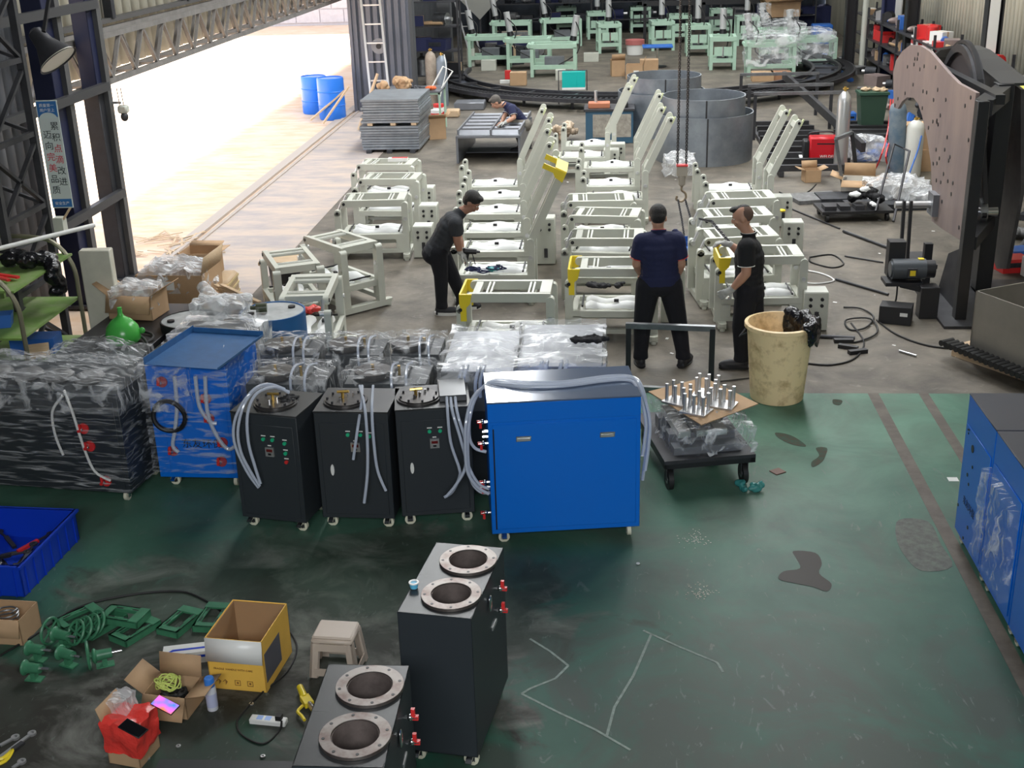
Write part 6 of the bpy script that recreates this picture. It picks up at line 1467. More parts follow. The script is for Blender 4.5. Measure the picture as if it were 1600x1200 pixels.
for k, (px, py, w_, d_, h_, m, lab) in enumerate([(1285,318,.75,.55,.06,'junk2','grey scrap sheet on floor in front of the angle iron stand'), (1340,318,1.1,.5,.08,'junk','dark scrap plates on floor under the film heap'), (1300,332,.3,.2,.10,'junk','rusty steel offcut block at foot of the angle iron stand'), (1395,330,1.3,.4,.10,'junk','dark low steel base behind the trolley handle')]):
    p = P(px, py); o = MB().b2((-w_/2,0,0),(w_/2,d_,h_)).build('scrap_plate', G[m]); o.location = p; o.rotation_euler.z = R.uniform(-.3,.3); tag(o, lab, 'scrap')
o = MB().b2((0,0,0),(.5,.4,.36)).build('carton', G['card']); o.location = at_(P(1438,268)); tag(o, 'plain cardboard box between white gas cylinder and big plate machine', 'box')
o = MB().b2((0,0,0),(.45,.4,.32)).build('carton', G['card']); o.location = at_(P(1412,235,.35), .0); o.scale = (1,1,2.4); tag(o, 'tall cardboard box seen through arch of the big plate machine', 'box')
t = thing('wheeled_bin', 'dark green wheeled bin with rags on its rim, behind gas cylinders', 'bin', (5.1, 25.2, 0))
b = MB(); b.prism([(-.20,0),(.20,0),(.27,.72),(-.27,.72)], -.22, .22); b.build('bin_body', mat('dark_green_bin', (.03,.07,.045), .5), t); MB().b2((-.29,-.25,.70),(.29,.25,.75)).build('rim', G['green_btn'] if False else mat('dark_green_rim', (.03,.08,.05), .5), t)
b = MB()
for i in range(6): b.ell((R.uniform(-.2,.2), R.uniform(-.1,.1), .78), (.12,.07,.04), 8, 6, rz=R.random()*3)
b.build('rag_pile', G['wood'], t)
for k, (px, py, w_, m, lab) in enumerate([(1318,192,.26,'binblue','dark blue tool case on floor behind silver cylinder'), (1368,245,.26,'binblue','blue box on floor left of the worn blue cylinder')]):
    p = P(px, py); t = thing('tool_case', lab, 'case', at_(p)); MB().b2((0,0,0),(w_,.26,.20)).build('body', G[m], t, .02); MB().b2((.05,-.01,.09),(w_-.05,0,.13)).build('latch_strip', G['black'], t)
t = thing('film_bundle', 'clear film bundle over blue box, left of the red hoses', 'plastic', (4.45, 22.1, 0)); MB().b2((-.22,-.15,0),(.2,.15,.16)).build('box', G['binblue'], t, .01); film(t, -.28, .28, -.2, .22, .0, .36, 415, .08, .08, 'film_milky', 8, 8, 5)
for k in range(5):
    p = P(1330+R.uniform(-14,20), 226+R.uniform(-5,12)); b = MB(); b.tube([(p.x+.22*math.cos(i*.8), p.y+.30*math.sin(i*.8), .02+.005*i) for i in range(9)], .010, 5, 3); tag(b.build('cable_coil', G['rubber']), 'black cable coil on floor right of the silver cylinder', 'cable', 'cable coils by the silver cylinder')
# ---- dolly with black and white cloths
t = thing('platform_trolley', 'flat black trolley with tall tube handle, black and white rags on it', 'trolley', (2.98, 17.55, 0), rad(4))
MB().b2((0,0,.12),(1.02,.6,.16)).build('platform', G['darkpaint'], t)
for (x,y) in ((.08,.05),(.94,.05),(.08,.55),(.94,.55)): MB().ring((x,y,.06),.06,.02,.04,14,'x').build('wheel', G['rubber'], t)
b = MB(); b.tube([(.80,.62,.14),(.98,.72,.98),(1.02,.70,1.03)], .016, 6, 1); b.build('handle_tube', G['steel'], t)
H1, H2, H3, H4 = P(1368,330,.16), PY(1397,225,P(1368,330).y+.2), PY(1421,236,P(1368,330).y+.1), P(1396,346,.16)
bpy.data.objects.remove(col.objects[-1])
b = MB(); b.tube([H1, H2, H3, H4], .018, 6, 1); o = b.build('handle_tube', G['darksteel'], None); o.parent = t; o.matrix_parent_inverse = t.matrix_world.inverted() if False else (Mx.Translation(t.location) @ Mx.Rotation(rad(4),4,'Z')).inverted()
for k in range(4): MB().b2((.05+.22*k,.08,.16),(.22+.2*k,.3,.22)).build('bracket_part', G['darksteel'], t)
b = MB()
for i in range(10): b.ell((3.62+R.uniform(-.18,.2), 17.95+R.uniform(-.12,.15), .24+R.uniform(0,.12)), (R.uniform(.08,.14),.08,.06), 8, 6, rz=R.random()*3, rx=R.random())
tag(b.build('cloth', G['blackcloth']), 'heaped black cloth on the flat trolley', 'cloth')
for k, (dx, dy, dz) in enumerate([(-.12,-.1,.30),(.02,-.05,.36),(.22,-.12,.26),(.12,-.22,.18)]):
    b = MB(); b.ell((3.60+dx, 17.95+dy, .05+dz), (.10,.05,.035), 10, 7, rz=.6*k, rx=.4); tag(b.build('work_glove', G['foam']), 'white rag patch on the heaped black cloth', 'rag', 'white rags on the flat trolley')
# rods, cables on floor
def rod(a, c, r, lab, m='darksteel', name='steel_rod', cat='rod'):
    o = MB().cyl(P(*a, r+.002), P(*c, r+.002), r, n=8).build(name, G[m]); tag(o, lab, cat)
rod((1236,326),(1312,357),.012,'thin steel rod running to the flat trolley'); rod((1318,361),(1388,387),.02,'thick dark rod right of the flat trolley'); rod((1306,436),(1388,460),.016,'long rod with a ragged end on floor left of the motor'); rod((1320,400),(1380,410),.010,'bent thin rod in front of the motor'); rod((1255,524),(1336,528),.02,'dark pipe on floor behind the stained bin'); rod((1405,548),(1432,556),.012,'pale small stick near the wooden pallet','alu')
rod((1090,600),(1176,590),.006,'black cable from the tube frame to the stained bin','rubber','floor_cable','cable')
hose('floor_cable', ['black cable loop on floor right of the control box', 'pale hose curved on floor right of the front right frame', 'tangled black cable left of the black motor box', 'black cable sweeping past the pallet toward plate machine', 'black cable running to the right of the stained bin', 'thin cable winding behind the front right row'], [
 [P(1265,402,.01),P(1300,398,.01),P(1318,412,.01),P(1300,418,.01),P(1268,410,.01),P(1265,403,.01)],
 [P(1256,422,.01),P(1285,428,.01),P(1303,438,.01),P(1280,443,.01),P(1255,442,.01)],
 [P(1318,480,.01),P(1345,482,.02),P(1365,495,.01),P(1352,512,.02),P(1328,515,.01),P(1322,500,.02),P(1360,498,.03),P(1370,520,.02),P(1335,535,.01),P(1316,528,.01)],
 [P(1370,500,.01),P(1400,522,.01),P(1450,540,.01),P(1510,545,.01),P(1540,540,.01)], [P(1262,568,.01),P(1300,570,.01),P(1335,560,.01),P(1350,535,.01),P(1330,505,.01)],
 [P(1218,300,.01),P(1240,308,.01),P(1262,300,.01),P(1275,288,.01)]], .010, 'rubber')
for o in list(col.objects):
    if o.get('label') == 'pale hose curved on floor right of the front right frame': o.data.materials[0] = G['hosew']
for k, (px, py) in enumerate([(1325,545),(1340,552),(1318,535)]):
    p = P(px, py); o = MB().b2((-.10,-.03,0),(.10,.03,.04)).build('steel_offcut', G['darkpaint']); o.location = p; o.rotation_euler.z = R.uniform(-.8,.8); tag(o, 'short dark steel offcut near the tangled cable behind the bin', 'offcut', 'steel offcuts behind the stained bin')
# ---- big plate machine on the right
t = thing('plate_machine', 'huge machine of drilled purple grey plates with flywheel and chain drive', 'machine', (0,0,0))
oc = [(1425,70),(1412,80),(1402,95),(1398,112),(1398,140),(1399,168),(1405,170),(1412,158),(1420,152),(1430,153),(1437,162),(1443,180),(1451,215),(1457,255),(1459,300),(1458,345),(1475,358),(1504,376),(1510,330),(1528,145),(1515,138),(1500,130),(1485,115),(1468,95),(1455,80),(1440,71)]
pl = [(PX(a, c, 3.85).y, PX(a, c, 3.85).z) for a, c in oc]
MB().prism(pl, 3.83, 3.87, 'x').build('side_plate', G['rust'], t)
R2 = random.Random(3)
def inside(y, z):
    c = False; n = len(pl)
    for i in range(n):
        (y1, z1), (y2, z2) = pl[i], pl[i-1]
        if (z1 > z) != (z2 > z) and y < (y2-y1)*(z-z1)/(z2-z1)+y1: c = not c
    return c
hs = []
while len(hs) < 46:
    y, z = R2.uniform(13.6,17.6), R2.uniform(.8,2.55)
    if inside(y, z) and inside(y-.08, z) and inside(y+.08, z) and inside(y, z+.07): hs.append((y,z)); MB().disc((3.828, y, z), .024, .006, 8, 'x').build('bolt_hole', G['black'], t)
pr = [(y+1.2, z-.05) for y, z in pl]
rp_ = [(PX(a, c, 4.62).y, PX(a, c, 4.62).z) for a, c in [(1470,120),(1468,98),(1480,80),(1500,72),(1525,80),(1548,98),(1575,122),(1598,140),(1598,300),(1575,420),(1560,420),(1545,380),(1535,300),(1530,180)]]
MB().prism(rp_, 4.60, 4.64, 'x').build('side_plate', mat('dark_plate', (.07,.065,.065), .5, .3, var=.3), t)
# curved hood rim between plates
hr = [PX(a, c, 4.40) for a, c in [(1466,104),(1474,88),(1488,76),(1505,73),(1522,80),(1540,94),(1560,112),(1585,132)]]
b = MB()
for i in range(len(hr)-1): b.bar((4.42, hr[i].y, hr[i].z), (4.42, hr[i+1].y, hr[i+1].z), .34, .03)
b.build('hood', mat('hood_black', (.035,.035,.035), .5), t)
fw = (4.12, 15.25, 1.78); b = MB(); b.ring(fw, .93, .84, .12, 48, 'x'); b.build('flywheel_rim', G['darksteel'], t)
b = MB(); b.disc(fw, .84, .03, 40, 'x'); b.build('flywheel_web', mat('flywheel_web', (.08,.065,.065), .6), t); MB().ring(fw, .98, .94, .05, 64, 'x').build('drive_chain', G['darkpaint'], t)
MB().cyl((3.9,15.25,1.78),(4.5,15.25,1.78),.07,n=14).build('shaft', G['steel'], t)
sp = (4.12, 13.95, 1.02); MB().ring(sp, .16, .06, .08, 24, 'x').build('sprocket', G['steel'], t); MB().cyl((3.95,13.95,1.02),(4.3,13.95,1.02),.06,n=12).build('sprocket_shaft', G['chrome'], t)
for s, (y0, z0, y1, z1) in enumerate([(14.30,1.45,13.78,1.0),(14.5,2.4,13.80,1.15),(15.0,.98,14.05,.88)]): MB().bar((4.12,y0,z0),(4.12,y1,z1),.05,.05,up=(1,0,0)).build('drive_chain', G['darkpaint'], t)
MB().b2((3.72,13.08,0),(3.84,13.22,2.38)).build('post', G['darkpaint'], t, .006)
MB().b2((4.22,14.15,0),(4.40,14.35,2.40)).build('post', G['darkpaint'], t, .006)
MB().bar((3.81,13.2,2.30),(4.31,14.25,2.30),.18,.16).build('cross_beam', G['darkpaint'], t); MB().bar((3.81,13.2,.86),(4.31,14.25,.86),.16,.14).build('cross_beam', G['darkpaint'], t)
MB().bar((4.0,13.3,2.36),(4.0,16.0,2.36),.10,.10).build('top_rail', G['darkpaint'], t)
MB().b2((4.9,13.9,0),(5.05,14.05,2.4)).build('post', G['darkpaint'], t, .006)
MB().prism([(13.28,0),(14.2,0),(13.9,.55),(13.28,.8)], 3.80, 3.82, 'x').build('gusset', G['darksteel'], t); MB().prism([(14.3,0),(14.9,0),(14.7,.5),(14.3,.8)], 4.30, 4.32, 'x').build('gusset', G['darksteel'], t)
MB().b2((3.55,12.85,0),(4.3,14.3,.03)).build('base_plate', G['darksteel'], t); MB().b2((4.2,13.5,0),(5.2,14.6,.03)).build('base_plate', G['darksteel'], t)
MB().cyl((3.35,14.75,.92),(3.83,14.75,.92),.045,n=12).build('input_shaft', G['alu'], t); MB().b2((3.76,14.62,.80),(3.83,14.88,1.06)).build('bearing_block', G['galv'], t)
for x in (3.42,3.50): MB().bar((x,14.5,0),(x,14.6,1.0),.035,.05,up=(0,1,0)).build('chain_guide', G['darkpaint'], t)
MB().bar((3.62,14.1,0),(3.62,14.1,.62),.09,.09,up=(0,1,0)).build('rear_post', G['darkpaint'], t); MB().b2((3.55,14.3,.25),(3.8,14.9,.30)).build('tray', G['darksteel'], t)
mt = thing('electric_motor', 'grey electric motor on square steel post in front of plate machine', 'motor', (3.28, 13.45, .0))
b = MB(); b.cyl((-.20,0,.50),(.16,0,.50),.115,n=20); b.cyl((-.22,0,.50),(-.20,0,.50),.09,n=20); b.build('motor_body', mat('motor_grey', (.09,.10,.11), .35, .3), mt); b = MB(); b.cyl((.16,0,.50),(.26,0,.50),.10,n=16); b.build('end_bell', G['darkpaint'], mt)
MB().b2((-.05,-.14,.44),(.05,-.10,.54)).build('terminal_box', G['darksteel'], mt); MB().b2((-.03,-.144,.46),(.03,-.14,.52)).build('warning_label', G['yellow'], mt); MB().b2((.08,-.03,.61),(.14,.03,.62)).build('yellow_label', G['yellow'], mt)
MB().b2((-.28,-.14,.34),(.12,.14,.38)).build('mount_plate', G['darkpaint'], mt); MB().b2((-.22,.10,.38),(-.04,.26,.78)).build('square_tube', G['darkpaint'], mt)
MB().b2((.08,-.26,.0),(.28,-.08,.36)).build('square_post', G['darkpaint'], mt, .006); MB().bar((-.10,-.05,.34),(.18,-.17,.30),.06,.06).build('arm', G['darkpaint'], mt); MB().b2((.1,-.25,.361),(.26,-.09,.362)).build('post_opening', G['black'], mt)
b = MB(); b.tube([(-.15,-.12,.36),(-.16,-.16,.2),(-.2,-.18,.08)], .010, 6, 3); b.build('motor_cable', G['rubber'], mt)
t = thing('steel_box', 'black open ended steel box on floor before the motor', 'box', at_(P(1372,505)), rad(-18)); MB().b2((0,0,0),(.34,.22,.20)).build('shell', G['darkpaint'], t, .005); MB().b2((.22,-.003,.10),(.30,-.001,.14)).build('paper_tag', G['white'], t)
# ---- stainless tank on pallet
t = thing('stainless_tank', 'open stainless steel box tank on pallet behind right blue cabinets', 'tank', (3.52, 11.78, .14), rad(-62))
w_, d_, h_ = 1.0, .80, .62; m = mat('stainless_sheet', (.42,.40,.36), .36, .8, var=.12, vs=2)
for a, c in (((0,0,0),(w_,.015,h_)), ((0,d_,0),(w_,d_+.015,h_)), ((0,0,0),(.015,d_,h_)), ((w_,0,0),(w_+.015,d_,h_)), ((0,0,0),(w_,d_,.015))): MB().b2(a, c).build('wall_sheet', m, t)
MB().disc((.5,d_-.004,.52),.04,.01,12,'y').build('port', G['black'], t)
pt = thing('pallet', 'wooden pallet under the stainless steel tank', 'pallet', (3.42, 12.02, 0), rad(-55))
for k in range(7): MB().b2((.02+.19*k,0,.10),(.15+.19*k,1.0,.12)).build('board', G['wood'], pt)
for y in (0,.45,.90): MB().b2((0,y,0),(1.3,y+.09,.10)).build('block_rail', G['wood'], pt)
t = thing('roller_chain', 'heavy black roller chain coiled round foot of the stainless tank', 'chain', (0,0,0))
for row in range(3):
    b = MB()
    for k in range(18):
        f = k/17; A_ = V((3.44,12.0,.14)); B_ = V((3.98,10.98,.14)); c = A_.lerp(B_, f)+V((-.10+.0*row,-.06,0))*(1+.55*row)*.8
        b.cyl(c+V((0,0,.035+.0*row)), c+V((.05,.03,.035)), .032, n=8)
    o = b.build('rollers', G['rubber'], t); o['kind'] = 'stuff'
b = MB(); b.tube([(3.36,11.95,.16),(3.5,11.55,.16),(3.7,11.2,.16),(3.92,10.85,.16)], .02, 6, 3); b.build('link_plate', G['darkpaint'], t)
# ================================================================ WALL RACKS AND BACKGROUND CLUTTER
def rack(name, lab, loc, rz, L, D, zs, m='darksteel'):
    t = thing(name, lab, 'shelf', loc, rz); n = max(2, int(L/1.6)+1)
    for i in range(n):
        for y in (0, D-.05): MB().b2((L*i/(n-1)-.025,y,0),(L*i/(n-1)+.025,y+.05,zs[-1]+.25)).build('upright', G[m], t)
    for z in zs: MB().b2((0,0,z-.03),(L,D,z)).build('shelf_board', G[m], t)
    return t
COLS = [('blue','binblue'),('dark','darkpaint'),('grey','junk2'),('brown','card'),('white','white'),('red','red'),('steel','alu'),('rusty','rust')]
def item(kind, mname, s, par=None):
    t = bpy.data.objects.new(kind, None); col.objects.link(t); m = G[mname]
    if kind == 'parts_bin':
        b = MB(); b.prism([(-s*.5,0),(s*.5,0),(s*.55,s*.5),(-s*.55,s*.5)], -s*.4, s*.4); b.build('bin_shell', m, t); MB().b2((-s*.3,-s*.41,s*.2),(s*.3,-s*.4,s*.38)).build('front_lip', G['junk'], t)
    elif kind == 'machine_part':
        b = MB(); b.cyl((-s*.4,0,s*.3),(s*.3,0,s*.3),s*.3,n=10); b.build('housing', m, t); MB().cyl((s*.3,0,s*.3),(s*.55,0,s*.3),s*.1,n=8).build('shaft', G['alu'], t); MB().b2((-s*.4,-s*.25,0),(s*.3,s*.25,s*.06)).build('foot', m, t)
    elif kind == 'carton':
        MB().b2((-s*.5,-s*.4,0),(s*.5,s*.4,s*.7)).build('box', m, t); MB().b2((-s*.51,-s*.05,s*.2),(s*.51,s*.05,s*.705)).build('tape', G['wood'], t)
    elif kind == 'pipe_bundle':
        for k in range(3): MB().cyl((-s,.08*k*s,s*.1),(s,.1*k*s,s*.15+.06*k),s*.10,n=8).build('pipe', m, t)
    elif kind == 'rag_heap':
        b = MB()
        for i in range(4): b.ell((R.uniform(-.3,.3)*s, R.uniform(-.2,.2)*s, s*.2), (s*.35,s*.2,s*.16), 8, 6, rz=R.random()*3)
        b.build('cloth', m, t)
    elif kind == 'canister':
        MB().lathe([(.001,0),(s*.3,0),(s*.3,s*.7),(s*.1,s*.85),(.001,s*.85)], 12).build('can', m, t); MB().cyl((0,0,s*.85),(0,0,s),s*.07,n=8).build('cap', G['black'], t)
    return t
protos = {}
def putitem(kind, mn, s, loc, rz, lab, group):
    key = (kind, mn)
    if key not in protos: o = item(kind, mn, 1.0); protos[key] = tree(o)
    else: o = _dup(protos[key], None, ())
    o.location = loc; o.rotation_euler = (0,0,rz); o.scale = (s,s,s); tag(o, lab, {'parts_bin':'bin','machine_part':'machine part','carton':'box','pipe_bundle':'pipes','rag_heap':'rags','canister':'can'}[kind], group)
names = {'parts_bin':'plastic parts bin','machine_part':'machine part with a shaft','carton':'taped carton','pipe_bundle':'bundle of short pipes','rag_heap':'heap of rags','canister':'small canister'}
ordw = ['bottom','middle','top','fourth']
def fill(loc, rz, L, D, zs, where, group, dens=.42, seed=1, sizes=(.22,.42), wts=None):
    rr = random.Random(seed)
    for zi, z in enumerate(zs):
        x = .2; k = 0; last = None
        while x < L-.15:
            kind = rr.choice(['parts_bin','machine_part','carton','pipe_bundle','rag_heap','canister','machine_part']); cn, mn = rr.choice(COLS if not wts else wts)
            if kind == 'rag_heap' and mn == 'alu': cn, mn = 'grey', 'junk2'
            nm_ = '%s %s' % (cn, names[kind].split(' with')[0]); prev = last if last else 'the end post'; last = nm_
            s = rr.uniform(*sizes); c, sn = math.cos(rz), math.sin(rz); y = D*.5
            along = 'near' if x < L/3 else 'central' if x < 2*L/3 else 'far'
            putitem(kind, mn, s, (loc[0]+x*c-y*sn, loc[1]+x*sn+y*c, z), rz+rr.uniform(-.5,.5), '%s %s, %s shelf, %s, by %s' % (cn, names[kind].split(' with')[0], ordw[min(zi,3)], where, prev), group)
            x += s*.75+rr.uniform(.05,dens)
# right wall racks
zsR = (.35,.85,1.35)
rack('parts_rack', 'long dark steel rack crammed with parts along right wall', (7.25, 23.5, 0), PI/2, 12.5, .6, zsR)
fill((7.25,23.5), PI/2, 12.5, .6, zsR, 'long wall rack', 'parts on the right wall rack', .30, 5, (.26,.50))
rack('parts_rack', 'near rack on the right wall behind the plate machine', (7.3, 15.0, 0), PI/2, 7.6, .6, (.5,1.1))
fill((7.3,15.0), PI/2, 7.6, .6, (.5,1.1), 'near wall rack', 'parts on the near right wall rack', .45, 9, (.3,.5))
# back wall racks
for k, (x, L) in enumerate([(-4.4,3.6),(-.6,3.4),(3.4,3.6)]):
    rack('parts_rack', ('back wall rack behind the leftmost presses','back wall rack behind the middle presses','back wall rack below the brown cartons, right end')[k], (x, 45.2, 0), 0, L, .7, (.5,1.1,1.7))
    fill((x,45.2), 0, L, .7, (.5,1.1), ('back left rack','back middle rack','back right rack')[k], 'dark parts on the back wall racks', .3, 20+k, (.35,.6), [('dark','darkpaint'),('dark','junk'),('grey','junk2'),('blue','navy'),('steel','steel')])
for k, (px, py, w_, d_, h_, m, lab) in enumerate([(740,50,1.9,1.0,1.0,'junk','big dark ribbed machine cabinet behind the leftmost press'),(690,45,.9,.8,.9,mat('maroon_box',(.16,.05,.05),.6),'dark red crate at foot of the leaning ladder'),(1240,45,1.5,.8,.75,'navy','dark blue bench at the back right with cartons'),(1270,70,.6,.6,.6,'binblue','blue drum motor under the back right bench')]):
    p = P(px, py); t = thing('machine_block', lab, 'machine', at_(p)); MB().b2((0,0,0),(w_,d_,h_)).build('housing', m if not isinstance(m, str) else G[m], t, .03)
    for j in range(4): MB().b2((.1+j*w_*.22,-.012,h_*.2),(.1+j*w_*.22+w_*.12,0,h_*.8)).build('rib', m if not isinstance(m, str) else G[m], t)
o = open_box('cardboard_box', 'large torn brown carton on the back right bench', 'box', (5.3, 41.5, .80), .2, 1.1, .7, .45, G['card'], ((0,1.3),(1,.4),(2,.7),(3,.8)))
t = thing('steel_beam', 'long dark horizontal rail on posts across the back', 'rail', (0,0,0)); MB().bar((.9,42.0,1.25),(5.0,42.0,1.25),.10,.16).build('rail', G['darkpaint'], t); MB().bar((.9,42.0,.75),(5.0,42.0,.75),.08,.10).build('rail', G['darksteel'], t)
for x in (1.0,2.9,4.9): MB().bar((x,42.0,0),(x,42.0,1.25),.10,.10,up=(0,1,0)).build('post', G['darkpaint'], t)
t = thing('sheet_metal_panel', 'pale square sheet hung cornerwise above the dark ribbed machine', 'sheet', (-4.45, 42.2, 1.55)); MB().box(0,0,.25,1.35,.03,1.35,ry=PI/4).build('sheet', mat('pale_sheet', (.30,.30,.27), .6), t); MB().bar((0,.1,-1.55),(0,.1,.2),.06,.06,up=(0,1,0)).build('stand', G['darksteel'], t)
t = thing('chair', 'brown wooden chair with open back behind the mint presses', 'chair', at_(P(902,38)))
for (x,y) in ((0,0),(.5,0),(0,.5),(.5,.5)): MB().bar((x,y,0),(x*1.05,y+(.1 if y else 0),1.35 if y else .6),.06,.06,up=(0,1,0)).build('leg', mat('brown_wood%d' % int(x*2+y*4), (.16,.10,.08), .6), t)
MB().b2((0,0,.58),(.55,.55,.63)).build('seat', G['wood'], t); MB().b2((0,.55,1.0),(.55,.6,1.12)).build('back_slat', G['rust'], t); MB().b2((0,.55,1.25),(.55,.6,1.35)).build('back_slat', G['rust'], t)
# shelves of junk between the two grey columns
rack('parts_rack', 'rack of tangled scrap between the two grey columns', (-5.5, 31.6, 0), 0, 1.6, .6, (.4,1.0,1.6,2.2))
fill((-5.5,31.6), 0, 1.6, .6, (.4,1.0,1.6,2.2), 'rack between grey columns', 'scrap on the rack between the columns', .05, 33, (.35,.55), [('dark','darkpaint'),('grey','junk2'),('blue','navy'),('brown','card'),('steel','steel')])
for k, (px, py, m, n) in enumerate([(592,72,'galv',0)]):
    p = PY(px, py, 28.0); t = thing('cable_reel', 'round grey disc hung on the tall pale ladder', 'reel', at_(p)); MB().ring((0,0,0), .17, .06, .06, 24, 'y').build('disc', G['galv'], t); MB().disc((0,0,0), .06, .09, 12, 'y').build('hub', G['black'], t)
# right wall columns
for (x, y, lab, c) in [(6.25, 34.4, 'dark column behind ring track with a pale pipe beside it', 'darkpaint'), (6.95, 33.2, 'dark blue column at start of the right wall rack', 'navy'), (6.9, 23.9, 'near black column on right wall with a poster strip', 'darkpaint'), (6.9, 30.3, 'black column leaning over the far rack on right', 'darkpaint')]:
    t = thing('steel_column', lab, 'column', (x, y, 0)); t['kind'] = 'structure'
    for s in (-1,1): MB().box(s*.13, 0, 4, .03, .26, 8).build('flange', G[c], t)
    MB().box(0, 0, 4, .26, .03, 8).build('web', G[c], t); MB().box(0,0,.015,.36,.36,.03).build('base_plate', G['darksteel'], t)
    if 'pale pipe' in lab: MB().cyl((.35,-.1,0),(.35,-.1,8),.08,n=12).build('pale_pipe', G['cream'], t)
    if 'poster' in lab:
        MB().b2((-.12,-.15,1.3),(.06,-.145,3.6)).build('poster_strip', G['white'], t); MB().b2((-.12,-.152,1.3),(.06,-.149,1.5)).build('blue_band', G['binblue'], t)
p = PX(1440,0,7.2)
o = MB().b2((7.45,34.0,1.3),(7.48,35.6,2.9)).build('notice_board', G['white']); tag(o, 'white notice sheet on right wall above the rack', 'notice')
# red and white boxes on the near shelf
for k, (px, py, w_, m, lab) in enumerate([(1450,66,.30,'red','bright red carton on top of the near right rack'),(1462,72,.34,'white','white and red carton right of the bright red one'),(1478,72,.34,'red','red edged carton at the end of the near right rack'),(1443,62,.22,'white','small white box left of the bright red carton')]):
    q_ = PX(px, py, 6.95); t = thing('carton', lab, 'box', (6.9, q_.y, 1.1)); zz = max(.2, q_.z-1.1+.1); MB().b2((-.2,-w_/2,0),(.2,w_/2,zz)).build('box', G[m], t); MB().b2((-.202,-w_/2,zz*.4),(-.2,w_/2,zz*.7)).build('stripe', G['white' if m == 'red' else 'red'], t)
t = thing('workbench', 'dark bench with carton and motor at the right edge', 'workbench', (5.9, 17.9, 0)); MB().b2((0,0,1.15),(1.1,2.2,1.2)).build('bench_top', G['darksteel'], t)
for (x,y) in ((0.02,.02),(1.0,.02),(.02,2.1),(1.0,2.1)): MB().b2((x,y,0),(x+.08,y+.08,1.15)).build('leg', G['darksteel'], t)
t = thing('carton', 'brown cardboard box on bench under a yellow cloth', 'box', (6.0, 19.0, 1.2)); MB().b2((0,0,0),(.5,.5,.32)).build('box', G['card'], t)
b = MB()
for i in range(7): b.ell((6.35+R.uniform(-.2,.3), 19.2+R.uniform(-.2,.2), 1.60), (.24,.16,.08), 10, 7, rz=R.random()*3)
tag(b.build('cloth', mat('pale_yellow_cloth', (.80,.72,.16), .7)), 'pale yellow cloth draped over a box at right edge', 'cloth')
t = thing('electric_motor', 'blue grey motor on the bench at the right edge', 'motor', (6.25, 18.2, 1.2)); b = MB(); b.cyl((-.25,0,.25),(.3,0,.25),.17,n=18); b.build('motor_body', mat('blue_motor', (.10,.15,.22), .4), t); MB().cyl((-.34,0,.25),(-.25,0,.25),.13,n=16).build('fan_cover', G['black'], t); MB().b2((-.2,-.15,0),(.25,.15,.06)).build('foot', G['darksteel'], t)
for k, (x, y, z0_, m, lab) in enumerate([(5.3,15.6,0,'binblue','blue parts bin on floor right of plate machine'),(5.05,15.2,0,'red','red tool on floor beside blue parts bin'),(5.3,14.9,0,'white','white box on floor by blue parts bin')]):
    putitem('parts_bin' if k != 2 else 'carton', m, .34, (x-.15, y-.1, 0), .2, lab, 'things on floor right of the plate machine')
for k in range(10):
    x = 5.6+R.uniform(-.2,.8); y = 15.5+k*.6; putitem(['machine_part','pipe_bundle','rag_heap'][k%3], ['darkpaint','junk','junk2'][k%3], R.uniform(.35,.6), (x, y, 0), R.random()*3, ['dark machine part','dark bundle of pipes','grey heap of rags'][k%3]+' in the scrap behind the plate machine', 'scrap behind the plate machine')
for k in range(26):
    x = 6.0+R.uniform(-.3,.9); y = 22+k*.55; putitem(['machine_part','parts_bin','rag_heap','pipe_bundle'][k%4], ['darkpaint','binblue','junk','junk2','junk','rust'][k%6], R.uniform(.3,.55), (x, y, 0), R.random()*3, ['dark machine part','plastic bin','heap of rags','bundle of pipes'][k%4]+' on floor '+['near','beyond','midway along','toward far end of'][(k//4)%4]+' the long wall rack'+['',', small',', larger'][k%3], 'scrap on floor along the right wall')
for k in range(12):
    x = -3.4+R.uniform(-1.2,1.2); y = 37+R.uniform(0,6); putitem(['machine_part','parts_bin','carton'][k%3], ['darkpaint','navy','junk','junk2'][k%4], R.uniform(.5,.9), (x, y, 0), R.random()*3, ['dark machine part','dark plastic bin','dark taped carton'][k%3]+' on floor at the back left', 'dark things on floor at the back left')
# ================================================================ LEFT BENCH CORNER
# green shelf trolley
t = thing('shelf_rack', 'green painted shelf rack with bent tube end at the left edge', 'shelf', (-6.03, 9.95, 0))
for z in (.52,.92,1.36):
    MB().b2((0,0,z-.02),(.78,1.25,z)).build('shelf_board', G['shelfgreen'], t)
for (x,y) in ((0,0),(0,1.2)): MB().b2((x,y,0),(x+.04,y+.04,1.5)).build('upright', G['shelfgreen'], t)
for y in (0, 1.22):
    b = MB(); b.tube([(.80,y,0),(.80,y,.9),(.78,y,1.25),(.62,y,1.48),(.35,y,1.54),(.0,y,1.54)], .022, 8, 4); b.build('bent_tube', mat('olive_tube', (.22,.21,.14), .4, .4), t)
MB().b2((.05,-.012,.3),(.09,.0,1.3)).build('green_post', G['shelfgreen'], t)
def on(px, py, z): p = P(px, py, z); return (p.x, p.y, z)
t = thing('parts_bin', 'small blue plastic bin on middle shelf of green rack', 'bin', (-5.62, 10.3, .92), .3); b = MB(); b.prism([(-.10,0),(.10,0),(.12,.12),(-.12,.12)], -.08, .08); b.build('bin_shell', G['binblue'], t)
t = thing('parts_bin', 'long dark blue bin on bottom shelf of green rack', 'bin', (-5.55, 10.75, .52), .1); b = MB(); b.b2((-.2,-.12,0),(.22,.12,.15)); b.build('bin_shell', G['binblue'], t)
